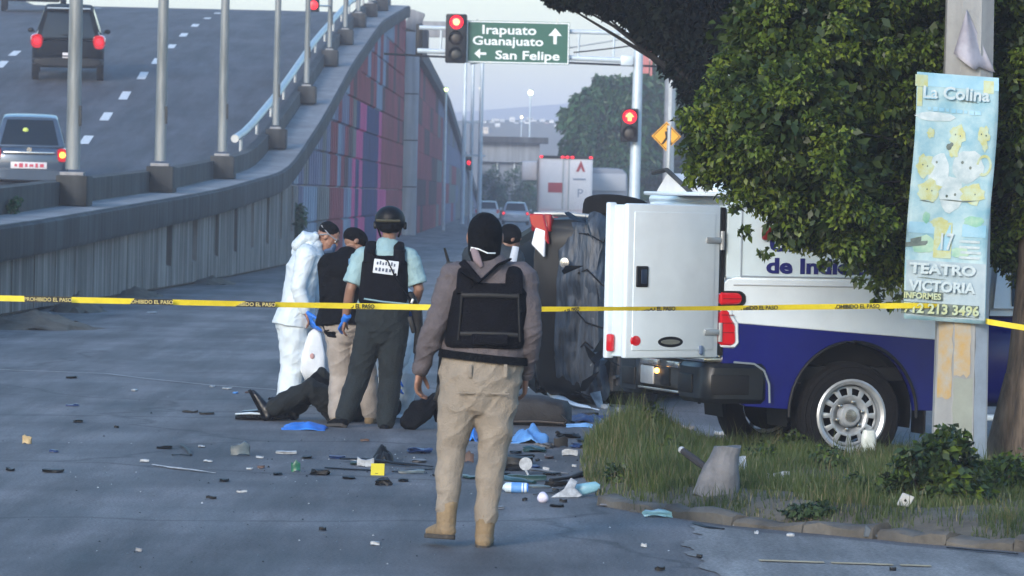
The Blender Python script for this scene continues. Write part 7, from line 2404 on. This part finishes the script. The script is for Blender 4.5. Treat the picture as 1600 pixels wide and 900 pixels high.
for k, (px, py, w_, m, lab) in enumerate([(716, 700, 10, 'black', 'black chip left of the small blue bundle'), (765, 715, 16, 'dkgreen', 'dark teal chip just right of the officer\'s knee'), (781, 742, 20, 'black', 'black shard touching the officer\'s right leg'), (862, 742, 18, 'black', 'black splinter by the grey rod'), (834, 731, 12, 'navy', 'navy chip between black panel and grey rod'), (858, 716, 9, 'brown', 'brown crumb right of the large black panel'), (806, 708, 12, 'black', 'black splinter above the large black panel'),
                                          (690, 744, 18, 'black', 'black shard left of the officer\'s left shin'), (655, 722, 14, 'grey', 'grey chip above the trim strip'), (630, 752, 10, 'black', 'black crumb below the trim strip'), (545, 748, 12, 'black', 'black crumb below the long rod'), (527, 716, 16, 'navy', 'navy sliver above the long rod'), (480, 716, 9, 'black', 'black crumb above the green piece'), (434, 742, 8, 'black', 'black crumb left of the green piece'), (350, 752, 9, 'black', 'black crumb right of the long white strip'), (905, 745, 12, 'black', 'black splinter at the grass edge above the white sheet'), (870, 792, 14, 'black', 'black splinter right of the paper ball'), (780, 795, 10, 'grey', 'grey crumb left of the paper ball'), (915, 690, 18, 'black', 'black splinter at the top of the grass tip'), (860, 655, 16, 'navy', 'navy shard behind the black case')]):
    shard(px, py, w_ * 1.5, 7, m, lab, 'scrap', 'scrap', th=.013, wob=.3)
# bottle
p = gnd(804, 770)
bt = empty('water_bottle', p, rad(-4), 'small plastic water bottle with blue label lying on its side', 'bottle')
L_b = 42 / (FPX / p.y)
mb = MB(); mb.lathe([(-L_b / 2, .012), (-L_b / 2 + .012, .014), (-L_b / 2 + .03, .031), (-L_b / 2 + .05, .033), (L_b / 2 - .01, .033), (L_b / 2, .025)], 18, (0, 0, .034), 'X'); mb.build('body', mat("bottle_plastic", (.55, .66, .74), .15, .06, 8), bt)
mb = MB(); mb.lathe([(-.02, .0345), (.045, .0345)], 18, (0, 0, .034), 'X'); mb.build('label', DB['paleb'], bt)
mb = MB(); mb.lathe([(-L_b / 2 - .014, .014), (-L_b / 2 + .004, .014)], 14, (0, 0, .034), 'X'); mb.build('cap', DB['white'], bt)
mb = MB(); mb.lathe([(L_b / 2 - .03, .0342), (L_b / 2 + .001, .028)], 18, (0, 0, .034), 'X'); mb.build('base', DB['blue'], bt)
p = gnd(849, 785)
mb = MB(); mb.ell((0, 0, .03), (.034, .034, .034)); crumple(mb, .01, 2, 20)
o = mb.build('paper_ball', mat("lilac_white_paper", (.62, .6, .72), .7)); o.location = p; tag(o, 'crumpled lilac-white paper ball right of the bottle', 'paper')
shard(820, 783, 8, 5, 'black', 'small black chip between the bottle and paper ball')
shard(842, 762, 34, 6, 'glassy', 'clear broken shard right of the bottle', th=.012)
shard(868, 768, 10, 4, 'black', 'black sliver above the paper ball')
# white and cyan pieces by the grass
p = gnd(893, 778)
mb = MB()
mb.prism([(-.13, 0), (-.06, .05), (-.01, .13), (.04, .11), (.02, .06), (.07, .02), (.05, -.0)], (0, .02, 0), (0, 0, .0), V((1, 0, 0)), V((0, .45, .9)), bev=.004)
crumple(mb, .02, 6, 9)
o = mb.build('scrap_sheet', DB['white'], None, 40); o.location = p; tag(o, 'jagged white plastic sheet leaning at the edge of the grass', 'plastic sheet')
p = gnd(915, 776)
mb = MB(); mb.loft([[V((x, y, z)) for y, z in sup(0, .03 * k, .0 + zz, .075 * k + zz, 16, 2.6)] for x, k, zz in ((-.09, .5, 0), (-.07, 1, 0), (.0, 1.05, .01), (.06, .9, .03), (.09, .4, .05))])
o = mb.build('bottle', DB['cyan'], None, 50); o.location = p; tag(o, 'squashed pale cyan plastic bottle beside the jagged white sheet', 'bottle')
shard(880, 785, 12, 5, 'black', 'black chip at the foot of the jagged white sheet')
strip([(940, 791), (965, 793), (992, 797)], [.02, .03, .012], 'grey', 'pale grey strip at the kerb corner of the grass', 'strip')
# black case and silver bands in front of the wreck
p = gnd(845, 664)
cs_ = empty('black_case', p, rad(-9), 'black soft case lying in front of the wrecked car', 'case')
mb = MB(); mb.loft([[V((x, y, z)) for y, z in sup(0, .2 * k, .0, .24 * k2, 24, 4)] for x, k, k2 in ((-.26, .8, .85), (-.23, 1, 1), (0, 1.02, 1.0), (.2, 1, .85), (.24, .8, .62))])
crumple(mb, .03, 7, 5); mb.build('body', mat("case_black_fabric", (.018, .018, .02), .8, .3, 9, bump=.4), cs_, 60)
MB().tube([(-.24, -.2, .03), (0, -.21, .04), (.22, -.19, .03)], [.008] * 3, 6).build('piping', mat("piping_brown", (.06, .05, .045), .7), cs_)
MB().tube([(.2, -.2, .1), (.25, -.22, .05), (.22, -.22, .01)], [.014, .012, .01], 8).build('strap', MT['black'], cs_)
silv = mat("silver_white_band", (.6, .68, .76), .35, .1, 9)
strip([(824, 620, .1), (840, 619, .1), (865, 628, .06), (900, 638, .03), (935, 642)], [.03, .04, .05, .035, .012], silv, 'long silver-white torn band trailing to the right of the black case', 'torn band', 'torn_band', .5)
strip([(842, 600, .28), (851, 596, .3), (860, 603, .22), (872, 623, .08)], [.02, .025, .03, .03], silv, 'bent silver band rising beside the wreck\'s lower corner', 'torn band', 'torn_band', .5)
strip([(848, 588, .3), (862, 594, .3)], [.02, .015], silv, 'short silver clip above the bent silver band', 'torn band', 'torn_band', .5)
for k, (px, py, w_, m, lab) in enumerate([(945, 638, 12, 'white', 'white scrap at the right end of the torn band'), (966, 643, 9, 'white', 'rounded white scrap beneath the wreck, right of the band'), (935, 655, 30, 'navy', 'flat dark blue shard in the shade under the wreck'), (905, 668, 40, 'paleb', 'pale blue torn plastic right of the black case'), (945, 668, 16, 'sand', 'pinkish sand-coloured scrap at the tip of the tall grass'), (893, 664, 10, 'black', 'black lump touching the right end of the case'), (1131, 662, 28, 'white', 'bright white bone-shaped scrap under the pickup\'s bumper'), (1075, 655, 20, 'grey', 'grey stick-like scrap in the grass below the bumper'),
                                         (922, 651, 26, 'black', 'curved black strip above the pale blue torn plastic')]):
    shard(px, py, w_, 7, m, lab, 'scrap', 'scrap', th=.03)
strip([(752, 752), (775, 748), (800, 752), (835, 756)], [.03, .05, .04, .02], 'dkgreen', 'long bent dark teal moulding in front of the water bottle', 'moulding', 'moulding', .5)
strip([(775, 722), (792, 717), (832, 714)], [.02, .03, .02], 'black', 'arched black rubber strip above the large black panel', 'rubber strip', 'rubber_strip', .6)
strip([(860, 752), (895, 748), (925, 741)], [.012, .02, .01], 'black', 'black hose-like piece running into the grass tip', 'hose', 'hose', .8)
strip([(835, 775), (858, 772), (880, 766)], .009, 'black', 'thin black wire between paper ball and white sheet', 'wire', 'wire')
cloth(770, 735, .2, .5, .06, DB['black'], 'flat black fabric scrap by the officer\'s right shin', 'fabric scrap', 'fabric_scrap', 12)
cloth(912, 658, .3, .5, .08, DB['navy'], 'dark navy crumpled sheet at the right end of the black case', 'plastic sheet', 'plastic_sheet', 14)
for k_, (px, py, w_, m, lab) in enumerate([(760, 668, 20, 'black', 'black jagged plate behind the officer\'s right thigh'), (835, 706, 26, 'dkgreen', 'dark teal splinter left of the square black piece'), (888, 684, 24, 'black', 'black jagged strip between black case and grass'), (905, 700, 16, 'navy', 'navy splinter at the grass tip'), (798, 735, 30, 'black', 'black jagged bar left of the white disc'), (870, 760, 26, 'black', 'long black splinter above the white sheet'), (850, 700, 18, 'grey', 'grey splinter left of the square black piece'), (600, 758, 18, 'black', 'black splinter below the yellow marker'), (655, 708, 26, 'navy', 'navy splinter left of the walking officer'), (500, 742, 20, 'black', 'black splinter left of the long rod')]):
    shard(px, py, w_ * 1.3, 9, m, lab, 'fragment', 'fragment', th=.03, wob=.5, rot=.3 * (k_ % 3 - 1))
# verge objects
p = gnd(1118, 800)
bm = bmesh.new(); bmesh.ops.create_cone(bm, cap_ends=True, segments=18, radius1=.155, radius2=.085, depth=.3)
bmesh.ops.subdivide_edges(bm, edges=bm.edges, cuts=4, use_grid_fill=True)
for v in bm.verts:
    t = (v.co.z + .15) / .3
    v.co.x += .06 * t
    v.co += V([noise.noise(v.co * 9 + V((a * 7, 0, 0))) * .025 for a in range(3)])
mb = MB(); mb.bm(bm)
o = mb.build('concrete_stump', concrete("stump_concrete", (.13, .125, .125), (.22, .21, .21), 6, .2, .5), None, 60); o.location = p + V((0, 0, .13)); tag(o, 'leaning grey concrete stump on the kerb edge of the grass', 'concrete stump')
mb = MB(); a, b = D(1065, 703, p.y + .3), D(1103, 731, p.y + .15); b_ = D(1140, 750, p.y + .1)
mb.tube([a, a.lerp(b, .5), b], [.02, .024, .022], 8); o = mb.build('broken_stake', mat("dark_wet_wood", (.03, .028, .03), .7, .3, 9)); tag(o, 'dark broken stake with a pale tip poking up behind the stump', 'stake')
MB().ell(a, (.022, .022, .022)).build('tip', DB['white'], o)
shard(1158, 770, 14, 14, 'white', 'small curved white shard beside the concrete stump', th=.02, tilt=.3)
shard(1214, 777, 38, 14, 'white', 'white slipper-shaped scrap lying in the grass', th=.05, wob=.1)
shard(1228, 704, 15, 5, 'white', 'small white scrap in the grass before the pickup\'s wheel')
p = gnd(1356, 716)
mb = MB(); mb.loft([[V((x, y, z)) for x, y in sup(0, .055 * k, -.04 * k, .04 * k, 14, 3)] for z, k in ((0, .85), (.06, 1), (.14, .95), (.18, .75))]); crumple(mb, .015, 5, 12)
o = mb.build('plastic_cup', mat("cloudy_plastic", (.45, .5, .47), .3, col2=(.62, .66, .64), scale=14), None, 60); o.location = p; tag(o, 'cloudy plastic cup standing in the grass before the pickup\'s wheel', 'cup')
for (px, py, w_, h_, lab) in [(1493, 714, 14, 26, 'white upright paper scrap at the foot of the utility pole'), (1517, 730, 40, 8, 'flat white paper scrap right under the utility pole')]:
    p = gnd(px, py + 6); p.y -= .0
    s = FPX / p.y
    mb = MB(); mb.box((0, 0, h_ / 2 / s), (w_ / s, .02, h_ / s), .003); crumple(mb, .02, px, 9)
    o = mb.build('paper_scrap', DB['white']); o.location = p; tag(o, lab, 'paper')
p = gnd(1412, 828)
bx_ = MB(); bx_.prism([(-.045, 0), (.03, -.01), (.06, .05), (-.01, .075)], (0, .03, 0), (0, 0, .02), bev=.004); o = bx_.build('broken_tile', mat("pale_grey_tile", (.4, .4, .38), .6)); o.location = p; tag(o, 'pale grey square tile propped on the kerb', 'tile')
MB().ell((.005, -.003, .05), (.008, .004, .008)).build('hole', MT['black'], o)
p = gnd(1358, 842)
mb = MB(); mb.prism([(-.03, 0), (.06, .0), (-.02, .07)], (0, .03, 0), (0, 0, .01), bev=.004); o = mb.build('plastic_wedge', mat("slate_plastic", (.07, .09, .11), .5)); o.location = p; tag(o, 'dark slate wedge-shaped shard leaning on the kerb', 'shard')
shard(1439, 848, 22, 7, 'white', 'small white scrap in front of the kerb', th=.03)
strip([(1085, 820), (1105, 826), (1130, 829)], [.018, .02, .012], 'black', 'curved black strip on the kerb below the stump', 'strip')
shard(1030, 808, 46, 10, 'cyan', 'pale glassy shards heaped at the kerb corner', 'glass', th=.03, wob=.4)
shard(1006, 855, 9, 6, 'white', 'lilac-white crumb on the asphalt below the kerb corner')
shard(1093, 872, 9, 4, 'black', 'small black chip beside the concrete apron')
shard(1031, 892, 16, 6, 'black', 'black chip at the bottom edge of the road')
shard(1182, 835, 7, 4, 'white', 'white crumb in front of the kerb, left')
shard(1235, 839, 12, 4, 'white', 'white flake below the sprawling weed')
shard(1580, 806, 50, 12, 'dkgreen', 'dark blue-green sheet at the right end of the verge', th=.02)
shard(1395, 893, 10, 4, 'black', 'black chip at the bottom of the concrete apron')
strip([(1480, 858), (1520, 862), (1590, 868)], .01, 'black', 'thin dark twig along the kerb at far right', 'twig', 'twig')
# dirt heaps by the wall foot
for k, (px, py, W, H_, lab) in enumerate([(50, 512, 1.7, .22, 'long low heap of dirt at the wall foot, far left'), (122, 486, .8, .26, 'dark heap of dirt and rubbish under the tape at left'), (215, 463, .9, .16, 'low dirt pile along the wall foot'), (330, 443, 1.0, .14, 'farther low dirt pile along the wall foot')]):
    p = gnd(px, py)
    bm = bmesh.new(); bmesh.ops.create_icosphere(bm, subdivisions=4, radius=1)
    for v in bm.verts:
        v.co += v.co * noise.noise(v.co * 2.3 + V((k * 5, 0, 0))) * .3 + v.co * noise.noise(v.co * 7 + V((k * 5, 0, 0))) * .1
        rr_ = min(1, math.hypot(v.co.x, v.co.y)); v.co = V((v.co.x * W * .5, v.co.y * 1.2, (H_ * (1 - rr_) ** .8 * (1 + .6 * noise.noise(v.co * 4 + V((k, 0, 0)))) if v.co.z > 0 else -.02)))
    mb = MB(); mb.bm(bm); o = mb.build('dirt_pile', MT['dirt'], None, 60); o.location = p; tag(o, lab, 'dirt pile')
shard(128, 479, 9, 8, 'grey', 'pale lump on the dark heap under the tape', 'stone', 'stone', th=.1)
# crumbs of glass and plastic: too many to count
g = np.random.default_rng(77)
Vs, mi = [], []
for k in range(620):
    if g.random() < .55:
        px, py = g.normal(700, 230), 735 + abs(g.normal(0, 26)) * g.choice([-1, 1]) * .9
    else:
        px, py = g.uniform(0, 1150), g.uniform(600, 890)
    if py < 560: continue
    p = G(px, py)
    if in_poly(p.x, p.y, ISL): continue
    r = g.uniform(.003, .008) * (1.6 if g.random() < .08 else 1)
    a = g.uniform(0, 6.28)
    c, s_ = math.cos(a) * r, math.sin(a) * r
    z = ground_z(p.x, p.y) + .003
    top = np.array([p.x, p.y, z + r * g.uniform(.5, 1.2)])
    q = [np.array([p.x + c, p.y + s_, z]), np.array([p.x - s_, p.y + c, z]), np.array([p.x - c, p.y - s_ * 1.4, z]), np.array([p.x + s_, p.y - c, z])]
    for i in range(4): Vs += [q[i], q[(i + 1) % 4], top]
    mi += [int(g.choice([0, 1, 1, 2, 2]))] * 4
tag(np_mesh('glass_crumbs', np.array(Vs), 3, [DB['white'], DB['black'], DB['glassy']], None, mi), kind='stuff')

# ================================================================== HAZE
hz = bpy.data.materials.new("haze_air"); hz.use_nodes = True
t = hz.node_tree; t.nodes.remove(t.nodes["Principled BSDF"])
pv = t.nodes.new("ShaderNodeVolumePrincipled")
pv.inputs["Color"].default_value = (.88, .88, .98, 1)
pv.inputs["Density"].default_value = .0008
t.links.new(pv.outputs[0], t.nodes["Material Output"].inputs["Volume"])
mb = MB(); mb.box((0, 1650, 29.5), (6400, 3700, 63))
tag(mb.build('haze', hz, smooth=False), kind='stuff')
for m_ in bpy.data.materials:
    pass
